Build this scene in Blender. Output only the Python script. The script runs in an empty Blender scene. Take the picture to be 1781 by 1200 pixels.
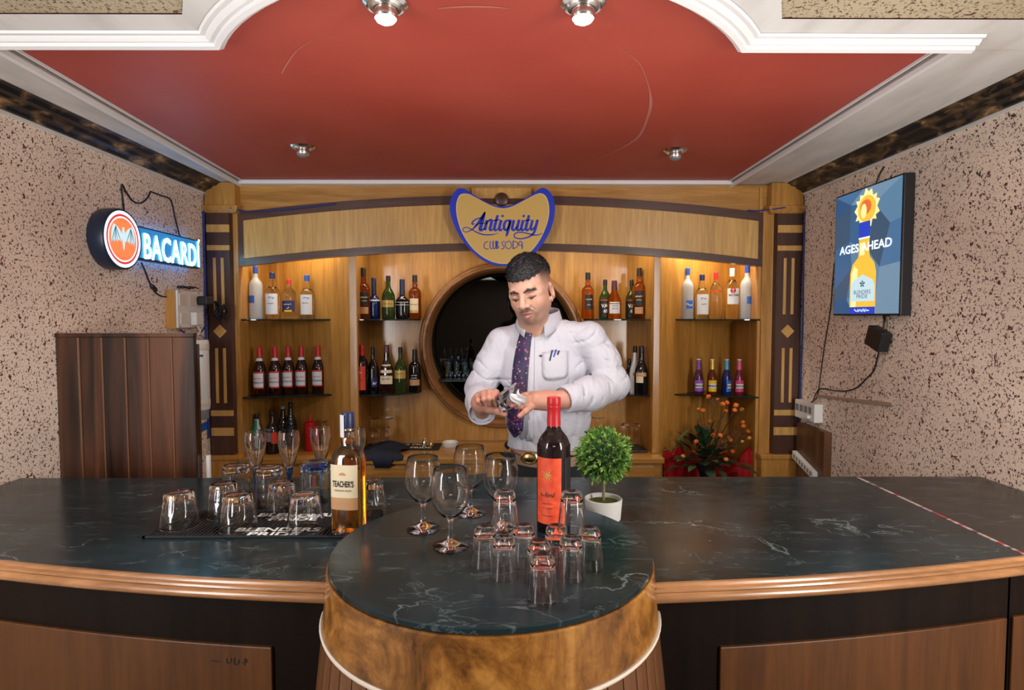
import bpy, bmesh, math, random
import numpy as np
from mathutils import Vector, Matrix

random.seed(7)
rng = np.random.default_rng(7)
scene = bpy.context.scene
COL = scene.collection
R = math.radians
PI = math.pi

# ------------------------------------------------------------------ camera
FOC = 1030.0                                   # focal length in pixels of a 1781 px wide frame
CAMZ = 1.55
YAW = math.atan(6.5 / FOC)
PITCH = math.atan(50 / FOC)
cam_data = bpy.data.cameras.new('camera')
cam_data.sensor_width = 36.0
cam_data.lens = 36.0 * FOC / 1781
cam_data.clip_start = 0.02
camera = bpy.data.objects.new('camera', cam_data)
COL.objects.link(camera)
camera.location = (0, 0, CAMZ)
camera.rotation_euler = (PI / 2 - PITCH, 0, -YAW)
scene.camera = camera

# ------------------------------------------------------------------ world, exposure, big lights
world = bpy.data.worlds.new('world')
scene.world = world
world.use_nodes = True
world.node_tree.nodes['Background'].inputs[0].default_value = (0.9, 0.95, 1.0, 1)
world.node_tree.nodes['Background'].inputs[1].default_value = 0.03
scene.view_settings.view_transform = 'Standard'
scene.view_settings.look = 'None'
scene.view_settings.gamma = 1
scene.view_settings.use_curve_mapping = False
scene.view_settings.exposure = 0.0
scene.cycles.sample_clamp_indirect = 4.0
scene.cycles.max_bounces = 14
scene.cycles.transmission_bounces = 14


def area(name, loc, target, size, energy, color=(1, 1, 1), size_y=None, spread=None):
    l = bpy.data.lights.new(name, 'AREA')
    l.energy = energy
    l.color = color
    l.size = size
    if size_y:
        l.shape = 'RECTANGLE'
        l.size_y = size_y
    if spread:
        l.spread = spread
    o = bpy.data.objects.new(name, l)
    COL.objects.link(o)
    o.location = loc
    o.rotation_euler = (Vector(target) - Vector(loc)).to_track_quat('-Z', 'Y').to_euler()
    return o


area('tall_light_right', (1.47, 0.10, 1.54), (0.0, 2.7, 1.5), 0.30, 36, (1.0, 0.97, 0.94), size_y=1.20)
area('tall_light_left', (-1.50, 0.10, 1.54), (0.0, 2.7, 1.5), 0.30, 26, (0.96, 0.97, 1.0), size_y=1.20)
area('ceiling_bounce_light', (0.1, 1.55, 1.80), (0.1, 1.5501, 2.26), 1.9, 4.3, (1.0, 0.97, 0.94), size_y=1.0)
area('rear_fill_light', (0.0, -2.4, 2.2), (0.0, -2.4, 0.0), 1.2, 35, (1.0, 0.95, 0.88))  # unseen fill light, added behind the camera to brighten the rear room


def at(px, py, y):
    """world point seen at pixel (px, py) of the 1781x1200 photograph at distance y in front of the camera"""
    f = Vector((math.sin(YAW) * math.cos(PITCH), math.cos(YAW) * math.cos(PITCH), -math.sin(PITCH)))
    r = Vector((math.cos(YAW), -math.sin(YAW), 0))
    u = r.cross(f)
    v = f + r * ((px - 890.5) / FOC) + u * ((600 - py) / FOC)
    return Vector((0, 0, CAMZ)) + v * (y / v.y)


# ------------------------------------------------------------------ materials
M = {}


def principled(name, color=(0.8, 0.8, 0.8), rough=0.5, metal=0.0, trans=0.0, ior=1.45, coat=0.0, emit=None, emit_s=0.0, spec=None, alpha=None):
    m = bpy.data.materials.new(name)
    m.use_nodes = True
    b = m.node_tree.nodes['Principled BSDF']
    b.inputs['Base Color'].default_value = (*color, 1)
    b.inputs['Roughness'].default_value = rough
    b.inputs['Metallic'].default_value = metal
    b.inputs['Transmission Weight'].default_value = trans
    b.inputs['IOR'].default_value = ior
    b.inputs['Coat Weight'].default_value = coat
    b.inputs['Coat Roughness'].default_value = 0.12
    if spec is not None:
        b.inputs['Specular IOR Level'].default_value = spec
    if emit:
        b.inputs['Emission Color'].default_value = (*emit, 1)
        b.inputs['Emission Strength'].default_value = emit_s
    M[name] = m
    return m


def nt(m):
    return m.node_tree, m.node_tree.nodes, m.node_tree.links, m.node_tree.nodes['Principled BSDF']


def coords(m, scale=(1, 1, 1), loc=(0, 0, 0), rot=(0, 0, 0)):
    t, n, l, b = nt(m)
    tc = n.new('ShaderNodeTexCoord')
    mp = n.new('ShaderNodeMapping')
    mp.inputs['Scale'].default_value = scale
    mp.inputs['Location'].default_value = loc
    mp.inputs['Rotation'].default_value = rot
    l.new(tc.outputs['Object'], mp.inputs['Vector'])
    return mp.outputs['Vector']


def noise(m, vec, scale, detail=4, rough=0.5, dist=0.0):
    t, n, l, b = nt(m)
    x = n.new('ShaderNodeTexNoise')
    x.inputs['Scale'].default_value = scale
    x.inputs['Detail'].default_value = detail
    x.inputs['Roughness'].default_value = rough
    x.inputs['Distortion'].default_value = dist
    l.new(vec, x.inputs['Vector'])
    return x.outputs['Fac']


def ramp(m, fac, stops, interp='LINEAR'):
    t, n, l, b = nt(m)
    x = n.new('ShaderNodeValToRGB')
    x.color_ramp.interpolation = interp
    e = x.color_ramp.elements
    while len(e) < len(stops):
        e.new(0.5)
    for k, (p, c) in enumerate(stops):
        e[k].position = p
        e[k].color = (*c, 1) if len(c) == 3 else c
    l.new(fac, x.inputs['Fac'])
    return x.outputs['Color']


def mix(m, fac, a, b_, mode='MIX'):
    t, n, l, b = nt(m)
    x = n.new('ShaderNodeMix')
    x.data_type = 'RGBA'
    x.blend_type = mode
    for i, v in ((0, fac), (6, a), (7, b_)):
        if hasattr(v, 'links') or hasattr(v, 'is_linked'):
            l.new(v, x.inputs[i])
        elif i == 0:
            x.inputs[0].default_value = v
        else:
            x.inputs[i].default_value = (*v, 1)
    return x.outputs[2]


def base(m, col):
    t, n, l, b = nt(m)
    l.new(col, b.inputs['Base Color'])


def bump(m, fac, strength=0.3, dist=0.002):
    t, n, l, b = nt(m)
    x = n.new('ShaderNodeBump')
    x.inputs['Strength'].default_value = strength
    x.inputs['Distance'].default_value = dist
    l.new(fac, x.inputs['Height'])
    l.new(x.outputs['Normal'], b.inputs['Normal'])


def wood(name, dark, light, axis='Z', scale=1.0, rough=0.35, coat=0.3, contrast=1.0):
    m = principled(name, light, rough, coat=coat)
    s = {'Z': (14, 14, 1.1), 'X': (1.1, 14, 14), 'Y': (14, 1.1, 14)}[axis]
    v = coords(m, tuple(k * scale for k in s))
    big = noise(m, v, 1.0, 3, 0.5, 1.2)
    v2 = coords(m, tuple(k * scale * 7 for k in s))
    fine = noise(m, v2, 1.0, 3, 0.6)
    lo, hi = 0.5 - 0.22 / contrast, 0.5 + 0.22 / contrast
    c1 = ramp(m, big, [(max(lo, 0), dark), (min(hi, 1), light)])
    c2 = ramp(m, fine, [(0.3, (0.72, 0.7, 0.68)), (0.65, (1.05, 1.05, 1.05))])
    base(m, mix(m, 0.8, c1, c2, 'MULTIPLY'))
    bump(m, fine, 0.12, 0.0006)
    return m


def speckle(name, ground):
    m = principled(name, ground, 0.75)
    v = coords(m)
    g = noise(m, v, 3.0, 3)
    c = ramp(m, g, [(0.3, tuple(k * 0.86 for k in ground)), (0.7, tuple(min(k * 1.08, 1) for k in ground))])
    n1 = noise(m, v, 100, 3, 0.6, 0.15)
    k1 = ramp(m, n1, [(0.585, (0, 0, 0)), (0.615, (1, 1, 1))])
    c = mix(m, k1, c, (0.055, 0.028, 0.022))
    v2 = coords(m, loc=(3.1, 7.7, 1.3))
    n2 = noise(m, v2, 54, 3, 0.6, 0.2)
    k2 = ramp(m, n2, [(0.635, (0, 0, 0)), (0.655, (1, 1, 1))])
    c = mix(m, k2, c, (0.11, 0.014, 0.012))
    v3 = coords(m, loc=(1.1, 0.7, 5.3))
    n3 = noise(m, v3, 170, 2, 0.5, 0.4)
    k3 = ramp(m, n3, [(0.625, (0, 0, 0)), (0.66, (1, 1, 1))])
    c = mix(m, k3, c, (0.12, 0.07, 0.055))
    base(m, c)
    bump(m, n1, 0.15, 0.001)
    return m


speckle('speckle_wall', (0.86, 0.705, 0.58))
speckle('speckle_ceiling', (0.52, 0.43, 0.28))
m = principled('red_paint', (0.42, 0.06, 0.04), 0.55)
v = coords(m)
base(m, ramp(m, noise(m, v, 2.2, 5), [(0.3, (0.40, 0.052, 0.034)), (0.7, (0.46, 0.072, 0.048))]))
m = principled('white_plaster', (0.72, 0.70, 0.67), 0.6)
v = coords(m, (6, 1.5, 6))
base(m, ramp(m, noise(m, v, 2.0, 4), [(0.3, (0.62, 0.59, 0.55)), (0.6, (0.76, 0.74, 0.71))]))
principled('white_gloss', (0.80, 0.79, 0.78), 0.35)
m = principled('gilt_black', (0.01, 0.01, 0.012), 0.4)
v = coords(m, (10, 5.5, 14))
base(m, ramp(m, noise(m, v, 2.0, 4, 0.6, 0.4), [(0.47, (0.006, 0.006, 0.008)), (0.60, (0.12, 0.07, 0.03)), (0.70, (0.42, 0.26, 0.11))]))
wood('oak', (0.37, 0.165, 0.030), (0.58, 0.295, 0.066), 'Z')
wood('oak_pale', (0.53, 0.30, 0.085), (0.68, 0.41, 0.125), 'Z', 0.8)
wood('oak_across', (0.37, 0.165, 0.030), (0.58, 0.295, 0.066), 'X')
wood('walnut', (0.045, 0.018, 0.012), (0.085, 0.034, 0.021), 'Z', 1.0, 0.4)
wood('walnut_across', (0.055, 0.021, 0.013), (0.10, 0.040, 0.024), 'X', 1.0, 0.4)
wood('mahogany', (0.012, 0.004, 0.002), (0.12, 0.042, 0.017), 'Z', 0.8, 0.35, 0.3, 1.3)
wood('ring_wood', (0.20, 0.085, 0.028), (0.36, 0.165, 0.060), 'X', 1.4, 0.3)
wood('counter_dark', (0.004, 0.002, 0.0012), (0.010, 0.0045, 0.0026), 'Z', 1.0, 0.5, 0.0).node_tree.nodes['Principled BSDF'].inputs['Specular IOR Level'].default_value = 0.15
wood('counter_panel', (0.062, 0.019, 0.0025), (0.105, 0.035, 0.005), 'Z', 1.0, 0.5, 0.0)
wood('counter_edge', (0.20, 0.085, 0.030), (0.40, 0.19, 0.075), 'X', 1.5, 0.3, 0.4)
wood('stave_wood', (0.10, 0.040, 0.016), (0.20, 0.085, 0.034), 'Z', 1.0, 0.4)
wood('box_wood', (0.06, 0.024, 0.010), (0.16, 0.07, 0.026), 'Z', 1.0, 0.5)
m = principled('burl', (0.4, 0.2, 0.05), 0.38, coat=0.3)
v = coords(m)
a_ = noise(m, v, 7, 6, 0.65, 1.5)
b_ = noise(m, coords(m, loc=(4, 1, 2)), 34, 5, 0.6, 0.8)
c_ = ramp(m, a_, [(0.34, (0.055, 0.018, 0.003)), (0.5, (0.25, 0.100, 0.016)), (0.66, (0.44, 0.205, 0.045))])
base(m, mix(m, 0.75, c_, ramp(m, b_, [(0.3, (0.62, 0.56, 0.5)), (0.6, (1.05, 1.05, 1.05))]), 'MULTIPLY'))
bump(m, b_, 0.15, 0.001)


def marble(name, rough, tint):
    m = principled(name, (0.01, 0.015, 0.015), rough, spec=0.4)
    v = coords(m, (1, 1.7, 1), rot=(0, 0, 0.15))
    cl = noise(m, v, 4, 6, 0.6, 0.3)
    c = ramp(m, cl, [(0.3, tuple(k * 0.35 for k in tint)), (0.72, tint)])
    v2 = coords(m, (1, 1.9, 1), rot=(0, 0, 0.45))
    ve = noise(m, v2, 2.6, 9, 0.55, 0.5)
    k = ramp(m, ve, [(0.492, (0, 0, 0)), (0.50, (1, 1, 1)), (0.508, (0, 0, 0))])
    k2 = ramp(m, noise(m, coords(m, loc=(2, 5, 1)), 5, 4), [(0.48, (0, 0, 0)), (0.68, (0.9, 0.9, 0.9))])
    c = mix(m, mix(m, 1.0, k, k2, 'MULTIPLY'), c, (0.17, 0.21, 0.21))
    vf = noise(m, coords(m, (1, 1.7, 1), loc=(7, 3, 0), rot=(0, 0, -0.5)), 7, 8, 0.6, 0.6)
    kf = ramp(m, vf, [(0.490, (0, 0, 0)), (0.50, (0.55, 0.55, 0.55)), (0.510, (0, 0, 0))])
    c = mix(m, mix(m, 1.0, kf, ramp(m, noise(m, coords(m, loc=(9, 1, 4)), 6, 4), [(0.45, (0, 0, 0)), (0.65, (1, 1, 1))]), 'MULTIPLY'), c, (0.12, 0.16, 0.165))
    v3 = coords(m, (4, 16, 4), rot=(0, 0, 0.22))
    n3 = noise(m, v3, 3, 6, 0.65, 0.3)
    c = mix(m, ramp(m, n3, [(0.58, (0, 0, 0)), (0.72, (0.6, 0.6, 0.6))]), c, (0.075, 0.105, 0.115))
    base(m, c)
    t, n, l, b = nt(m)
    rr = n.new('ShaderNodeMapRange')
    rr.inputs[3].default_value = rough * 0.7
    rr.inputs[4].default_value = rough * 1.5
    l.new(noise(m, v, 9, 4), rr.inputs[0])
    l.new(rr.outputs[0], b.inputs['Roughness'])
    return m


marble('marble', 0.20, (0.014, 0.030, 0.036))
marble('marble_flap', 0.22, (0.020, 0.022, 0.021))
principled('glass', (1, 1, 1), 0.0, trans=1.0, ior=1.45)
principled('glass_blue', (0.30, 0.62, 1.0), 0.0, trans=1.0, ior=1.45)
principled('glass_deep_blue', (0.05, 0.22, 0.95), 0.03, trans=1.0, ior=1.45)
principled('glass_aqua', (0.80, 0.95, 1.0), 0.0, trans=1.0, ior=1.45)
principled('shelf_glass', (0.02, 0.035, 0.03), 0.06, trans=0.35, ior=1.5)
principled('vodka', (0.97, 0.99, 1.0), 0.02, trans=1.0, ior=1.36)
principled('rum_clear', (0.96, 0.98, 0.88), 0.02, trans=1.0, ior=1.36)
principled('frosted', (0.80, 0.86, 0.92), 0.35, trans=0.55, ior=1.36)
principled('amber', (0.68, 0.22, 0.025), 0.03, trans=0.95, ior=1.36)
principled('amber_deep', (0.36, 0.085, 0.015), 0.04, trans=0.8, ior=1.36)
principled('whisky_liquid', (0.93, 0.42, 0.06), 0.0, trans=1.0, ior=1.34)
principled('green_glass', (0.045, 0.085, 0.018), 0.06, trans=0.5, ior=1.4)
principled('blue_glass', (0.01, 0.03, 0.16), 0.06, trans=0.35, ior=1.4)
principled('black_glass', (0.006, 0.006, 0.007), 0.05, spec=0.7)
principled('wine_glass_dark', (0.010, 0.004, 0.006), 0.05, spec=0.7)
principled('beer_brown', (0.022, 0.007, 0.004), 0.06, spec=0.6)
principled('purple_glass', (0.06, 0.012, 0.05), 0.06, spec=0.6)
principled('pink_glass', (0.16, 0.01, 0.03), 0.06, spec=0.6)
principled('red_plastic', (0.45, 0.008, 0.012), 0.35)
principled('white_plastic', (0.72, 0.72, 0.70), 0.4)
principled('cream_plastic', (0.66, 0.62, 0.52), 0.4)
principled('grey_plastic', (0.22, 0.22, 0.23), 0.45)
principled('black_plastic', (0.012, 0.012, 0.014), 0.4)
principled('black_rubber', (0.010, 0.010, 0.011), 0.65)
principled('cable_black', (0.010, 0.010, 0.012), 0.5)
principled('cable_blue', (0.006, 0.022, 0.20), 0.5)
principled('tape_blue', (0.01, 0.09, 0.40), 0.5)
principled('navy_cloth', (0.008, 0.012, 0.030), 0.8)
principled('chrome', (0.72, 0.70, 0.67), 0.22, metal=1.0)
principled('brass', (0.60, 0.42, 0.18), 0.28, metal=1.0)
principled('mirror_dark', (0.035, 0.035, 0.036), 0.02, metal=1.0)
principled('cap_blue', (0.015, 0.07, 0.42), 0.35)
principled('cap_navy', (0.010, 0.018, 0.075), 0.35)
principled('cap_red', (0.50, 0.015, 0.022), 0.35)
principled('cap_black', (0.012, 0.012, 0.013), 0.35)
principled('cap_maroon', (0.09, 0.02, 0.035), 0.4)
principled('cap_purple', (0.20, 0.06, 0.32), 0.3)
principled('cap_gold', (0.62, 0.44, 0.09), 0.3, metal=0.4)
principled('cap_cyan', (0.06, 0.34, 0.55), 0.3)
principled('cap_pink', (0.62, 0.10, 0.22), 0.3)
principled('label_white', (0.72, 0.74, 0.78), 0.5)
principled('label_cream', (0.78, 0.66, 0.44), 0.5)
principled('label_gold', (0.55, 0.38, 0.10), 0.4, metal=0.2)
principled('label_red', (0.60, 0.045, 0.020), 0.5)
principled('label_black', (0.014, 0.014, 0.016), 0.5)
principled('label_tan', (0.52, 0.28, 0.13), 0.5)
principled('label_purple', (0.28, 0.09, 0.42), 0.5)
principled('label_yellow', (0.72, 0.52, 0.02), 0.5)
principled('label_blue', (0.03, 0.13, 0.55), 0.5)
principled('label_navy', (0.020, 0.018, 0.11), 0.5)
principled('label_pink', (0.55, 0.06, 0.16), 0.5)
principled('ink', (0.012, 0.010, 0.010), 0.6)
principled('ink_brown', (0.12, 0.03, 0.015), 0.6)
principled('ink_white', (0.75, 0.74, 0.70), 0.6)
principled('sign_blue', (0.008, 0.035, 0.52), 0.4)
principled('sign_gold', (0.62, 0.42, 0.12), 0.4, metal=0.1)
principled('sign_pale_gold', (0.75, 0.55, 0.22), 0.35)
principled('sign_housing', (0.012, 0.022, 0.05), 0.35)
principled('concrete', (0.60, 0.59, 0.56), 0.8)
principled('moss', (0.10, 0.12, 0.02), 0.9)
principled('stem_wood', (0.18, 0.15, 0.07), 0.7)
principled('bead_white', (0.68, 0.60, 0.50), 0.6)
principled('red_cloth', (0.42, 0.006, 0.010), 0.6)
principled('floor_tile', (0.10, 0.075, 0.06), 0.35)
principled('rear_wall_paint', (0.30, 0.24, 0.18), 0.6)
principled('paper', (0.60, 0.59, 0.60), 0.7)


def glow(name, color, s, base_c=(0.02, 0.02, 0.02)):
    return principled(name, base_c, 0.4, emit=color, emit_s=s)


glow('lamp_glow', (1.0, 0.95, 0.92), 30)
glow('glow_letters', (0.28, 0.76, 1.0), 12.0)
glow('glow_backlight', (0.02, 0.30, 1.0), 24.0)
glow('glow_teal', (0.005, 0.14, 0.36), 1.6)
glow('glow_white', (0.50, 0.78, 1.0), 2.2)
glow('glow_orange', (1.0, 0.22, 0.07), 1.15)
glow('glow_red', (0.75, 0.05, 0.06), 1.0)
glow('glow_bat', (0.60, 0.80, 0.86), 1.1)
glow('glow_bat_dark', (0.06, 0.16, 0.22), 0.8)
for k, c in enumerate([(0.020, 0.085, 0.21), (0.055, 0.16, 0.32), (0.10, 0.22, 0.36), (0.035, 0.085, 0.155), (0.16, 0.28, 0.40), (0.030, 0.115, 0.26)]):
    glow('screen_%d' % k, c, 1.0)
glow('screen_gold', (0.95, 0.52, 0.05), 1.1)
glow('screen_pale_gold', (1.0, 0.80, 0.33), 1.2)
glow('screen_red', (0.85, 0.16, 0.04), 1.0)
glow('screen_royal', (0.01, 0.05, 0.55), 1.0)
glow('screen_white', (0.80, 0.92, 1.0), 1.6)
glow('screen_label', (0.60, 0.80, 0.88), 1.0)
glow('screen_ink', (0.02, 0.08, 0.16), 0.5)

# ------------------------------------------------------------------ mesh helpers


class MB:
    """collects geometry that becomes ONE mesh object"""

    def __init__(s):
        s.v = []
        s.f = []

    def add(s, vs, fs):
        o = len(s.v)
        s.v += [tuple(p) for p in vs]
        s.f += [tuple(i + o for i in f) for f in fs]
        return s

    def box(s, x0, x1, y0, y1, z0, z1):
        return s.add([(x0, y0, z0), (x1, y0, z0), (x1, y1, z0), (x0, y1, z0), (x0, y0, z1), (x1, y0, z1), (x1, y1, z1), (x0, y1, z1)],
                     [(3, 2, 1, 0), (4, 5, 6, 7), (0, 1, 5, 4), (1, 2, 6, 5), (2, 3, 7, 6), (3, 0, 4, 7)])

    def prism(s, poly, fn0, fn1):
        """poly: 2-D outline; fn0/fn1 map (a, b) to the two end faces"""
        n = len(poly)
        vs = [fn0(a, b) for a, b in poly] + [fn1(a, b) for a, b in poly]
        fs = [tuple(range(n)), tuple(range(2 * n - 1, n - 1, -1))]
        fs += [(i, i + n, (i + 1) % n + n, (i + 1) % n) for i in range(n)]
        return s.add(vs, fs)

    def lathe(s, prof, seg=28, sx=1.0, sy=1.0, power=2.0, c=(0, 0, 0), rot=0.0, flute=None):
        """prof: list of (r, z), closed on the axis where r is 0; power > 2 squares the section"""
        rings = []
        vs, fs = [], []
        for r, z in prof:
            if r < 1e-6:
                rings.append([len(vs)])
                vs.append((c[0], c[1], c[2] + z))
            else:
                ids = []
                for k in range(seg):
                    a = 2 * PI * k / seg
                    ca, sa = math.cos(a), math.sin(a)
                    q = (abs(ca) ** power + abs(sa) ** power) ** (-1 / power) if power != 2.0 else 1.0
                    rr = r * q
                    if flute:
                        rr *= 1 + flute[1](z) * abs(math.cos(flute[0] * a / 2))
                    x, y = rr * ca * sx, rr * sa * sy
                    ids.append(len(vs))
                    vs.append((c[0] + x * math.cos(rot) - y * math.sin(rot), c[1] + x * math.sin(rot) + y * math.cos(rot), c[2] + z))
                rings.append(ids)
        for a, b in zip(rings, rings[1:]):
            if len(a) == 1 and len(b) == 1:
                continue
            for k in range(seg):
                k2 = (k + 1) % seg
                if len(a) == 1:
                    fs.append((a[0], b[k2], b[k]))
                elif len(b) == 1:
                    fs.append((a[k], a[k2], b[0]))
                else:
                    fs.append((a[k], a[k2], b[k2], b[k]))
        return s.add(vs, fs)

    def tube(s, pts, r, seg=8, closed=False, caps=True):
        pts = [Vector(p) for p in pts]
        n = len(pts)
        rad = r if hasattr(r, '__len__') else [r] * n
        vs, fs = [], []
        up = Vector((0.13, 0.21, 0.97))
        for i, p in enumerate(pts):
            if closed:
                t = pts[(i + 1) % n] - pts[i - 1]
            else:
                t = pts[min(i + 1, n - 1)] - pts[max(i - 1, 0)]
            t.normalize()
            a = t.cross(up)
            if a.length < 1e-3:
                a = t.cross(Vector((1, 0, 0)))
            a.normalize()
            b = t.cross(a)
            for k in range(seg):
                w = 2 * PI * k / seg
                vs.append(p + (a * math.cos(w) + b * math.sin(w)) * rad[i])
        m_ = n if closed else n - 1
        for i in range(m_):
            j = (i + 1) % n
            for k in range(seg):
                k2 = (k + 1) % seg
                fs.append((i * seg + k, i * seg + k2, j * seg + k2, j * seg + k))
        if caps and not closed:
            fs.append(tuple(range(seg - 1, -1, -1)))
            fs.append(tuple((n - 1) * seg + k for k in range(seg)))
        return s.add(vs, fs)

    def sweep(s, path, prof, closed_prof=True):
        """path: list of (point, outward unit vector); prof: list of (out, up)"""
        n = len(prof)
        vs, fs = [], []
        for p, o in path:
            for a, b in prof:
                vs.append((p[0] + o[0] * a, p[1] + o[1] * a, p[2] + b))
        for i in range(len(path) - 1):
            for k in range(n if closed_prof else n - 1):
                k2 = (k + 1) % n
                fs.append((i * n + k, (i + 1) * n + k, (i + 1) * n + k2, i * n + k2))
        if closed_prof:
            fs.append(tuple(range(n)))
            fs.append(tuple((len(path) - 1) * n + k for k in range(n - 1, -1, -1)))
        return s.add(vs, fs)

    def build(s, name, mat, parent=None, smooth=False, loc=None, bevel=0.0, recalc=True, sharp=None):
        me = bpy.data.meshes.new(name)
        me.from_pydata(s.v, [], s.f)
        if recalc:
            bm = bmesh.new()
            bm.from_mesh(me)
            bmesh.ops.recalc_face_normals(bm, faces=bm.faces)
            bm.to_mesh(me)
            bm.free()
        me.materials.append(M[mat] if isinstance(mat, str) else mat)
        if smooth:
            me.polygons.foreach_set('use_smooth', [True] * len(me.polygons))
            me.set_sharp_from_angle(angle=R(sharp or 38))
        o = bpy.data.objects.new(name, me)
        COL.objects.link(o)
        if loc is not None:
            o.location = loc
        if parent is not None:
            o.parent = parent
        if bevel:
            md = o.modifiers.new('bevel', 'BEVEL')
            md.width = bevel
            md.segments = 2
            md.limit_method = 'ANGLE'
        return o


def tag(o, label, cat, group=None):
    o['label'] = label
    o['category'] = cat
    if group:
        o['group'] = group
    return o


def thing(name, label, cat, loc=(0, 0, 0), rotz=0.0, group=None):
    o = bpy.data.objects.new(name, None)
    o.empty_display_size = 0.05
    COL.objects.link(o)
    o.location = loc
    o.rotation_euler = (0, 0, rotz)
    return tag(o, label, cat, group)


def struct(o):
    o['kind'] = 'structure'
    return o


def copy_tree(o, parent=None):
    c = o.copy()
    COL.objects.link(c)
    c.parent = parent
    for ch in list(o.children):
        copy_tree(ch, c)
    return c


def catmull(pts, n=6, closed=False):
    pts = [Vector(p) if len(p) == 3 else Vector((p[0], p[1], 0)) for p in pts]
    out = []
    N = len(pts)
    rngs = range(N) if closed else range(N - 1)
    for i in rngs:
        if closed:
            p0, p1, p2, p3 = pts[i - 1], pts[i], pts[(i + 1) % N], pts[(i + 2) % N]
        else:
            p0, p1, p2, p3 = pts[max(i - 1, 0)], pts[i], pts[i + 1], pts[min(i + 2, N - 1)]
        for k in range(n):
            t = k / n
            out.append(0.5 * ((2 * p1) + (p2 - p0) * t + (2 * p0 - 5 * p1 + 4 * p2 - p3) * t * t + (3 * p1 - p0 - 3 * p2 + p3) * t ** 3))
    if not closed:
        out.append(pts[-1])
    return out


def text_geo(body, size=1.0, bold=0.0, shear=0.0, width=None, extrude=0.0, spacing=1.0):
    """flat letters from Blender's built-in font, centred on 0,0; a body of '~' gives illegible small print"""
    if body[0] == '~':
        k = len(body)
        W = width or size * 0.62 * k
        mb = MB()
        r_ = random.Random(len(body) * 31 + int(size * 1e5))
        for i in range(k):
            x0, w_ = -W / 2 + W * i / k, W / k
            h_ = size * 0.34
            stroke(mb, [(x0 + w_ * 0.08, r_.uniform(-h_, 0)), (x0 + w_ * 0.3, r_.uniform(0, h_)), (x0 + w_ * 0.55, r_.uniform(-h_, 0)), (x0 + w_ * 0.9, r_.uniform(-h_ * 0.3, h_))], size * 0.13, lambda a, b: (a, b, 0.0), 2)
        return mb.v, mb.f
    cu = bpy.data.curves.new('t', 'FONT')
    cu.body = body
    cu.size = size
    cu.offset = bold
    cu.shear = shear
    cu.extrude = extrude
    cu.space_character = spacing
    cu.align_x = 'CENTER'
    cu.align_y = 'CENTER'
    cu.resolution_u = 3
    o = bpy.data.objects.new('t', cu)
    COL.objects.link(o)
    dg = bpy.context.evaluated_depsgraph_get()
    me = o.evaluated_get(dg).to_mesh()
    vs = [tuple(v_.co) for v_ in me.vertices]
    fs = [tuple(p.vertices) for p in me.polygons]
    bpy.data.objects.remove(o)
    bpy.data.curves.remove(cu)
    xs = [p[0] for p in vs]
    ys = [p[1] for p in vs]
    cx, cy = (min(xs) + max(xs)) / 2, (min(ys) + max(ys)) / 2
    k = width / (max(xs) - min(xs)) if width else 1.0
    vs = [((p[0] - cx) * k, (p[1] - cy), p[2]) for p in vs]
    return vs, fs


def text_on(mb, body, fn, size, **kw):
    vs, fs = text_geo(body, size, **kw)
    mb.add([fn(p[0], p[1], p[2]) for p in vs], fs)
    return mb


def stroke(mb, pts, w, fn, n=5, depth=0.0):
    """a flat ribbon of varying width along a smooth 2-D path; fn maps (a, b) to 3-D"""
    ws = w if hasattr(w, '__len__') else [w] * len(pts)
    q = catmull([(p[0], p[1], ww) for p, ww in zip(pts, ws)], n)
    vs, fs = [], []
    for i, p in enumerate(q):
        t = q[min(i + 1, len(q) - 1)] - q[max(i - 1, 0)]
        t.z = 0
        if t.length < 1e-9:
            t = Vector((1, 0, 0))
        t.normalize()
        nx, ny = -t.y, t.x
        vs.append(fn(p.x + nx * p.z / 2, p.y + ny * p.z / 2))
        vs.append(fn(p.x - nx * p.z / 2, p.y - ny * p.z / 2))
    for i in range(len(q) - 1):
        fs.append((2 * i, 2 * i + 1, 2 * i + 3, 2 * i + 2))
    mb.add(vs, fs)


# ------------------------------------------------------------------ the room
WL, WR = -1.61, 1.575            # side walls
CT, BT, CE = 1.02, 1.065, 2.26   # counter top, barrel top, ceiling
YB, YF = 3.95, -3.6
struct(MB().box(WL - 0.1, WL, YF, YB, 0, CE + 0.1).build('wall_left', 'speckle_wall'))
struct(MB().box(WR, WR + 0.1, YF, YB, 0, CE + 0.1).build('wall_right', 'speckle_wall'))
struct(MB().box(WL - 0.1, WR + 0.1, YB, YB + 0.1, 0, CE + 0.1).build('wall_back', 'speckle_wall'))
struct(MB().box(WL - 0.1, WR + 0.1, YF - 0.1, YF, 0, CE + 0.1).build('wall_front', 'rear_wall_paint'))
struct(MB().box(WL - 0.1, WR + 0.1, YF - 0.1, YB + 0.1, -0.1, 0).build('floor', 'floor_tile'))
struct(MB().box(WL - 0.1, WR + 0.1, YF - 0.1, YB + 0.1, CE + 0.012, CE + 0.11).build('ceiling', 'red_paint'))

# outline of the red field towards the room: straight, round lobe, straight
lobe_c, lobe_r = (-0.07, 1.985), 0.784
path = [(-1.345, 1.570), (-1.2, 1.569)]
a0 = math.atan2(1.566 - lobe_c[1], -0.731 - lobe_c[0])
a1 = math.atan2(1.574 - lobe_c[1], 0.598 - lobe_c[0])
if a0 > 0:
    a0 -= 2 * PI
path += [(-0.733, 1.567)]
NA = 28
for k in range(1, NA):
    a = a0 + (a1 - a0) * k / NA
    path.append((lobe_c[0] + lobe_r * math.cos(a), lobe_c[1] + lobe_r * math.sin(a)))
path += [(0.598, 1.574), (1.0, 1.574), (1.200, 1.574)]


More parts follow.
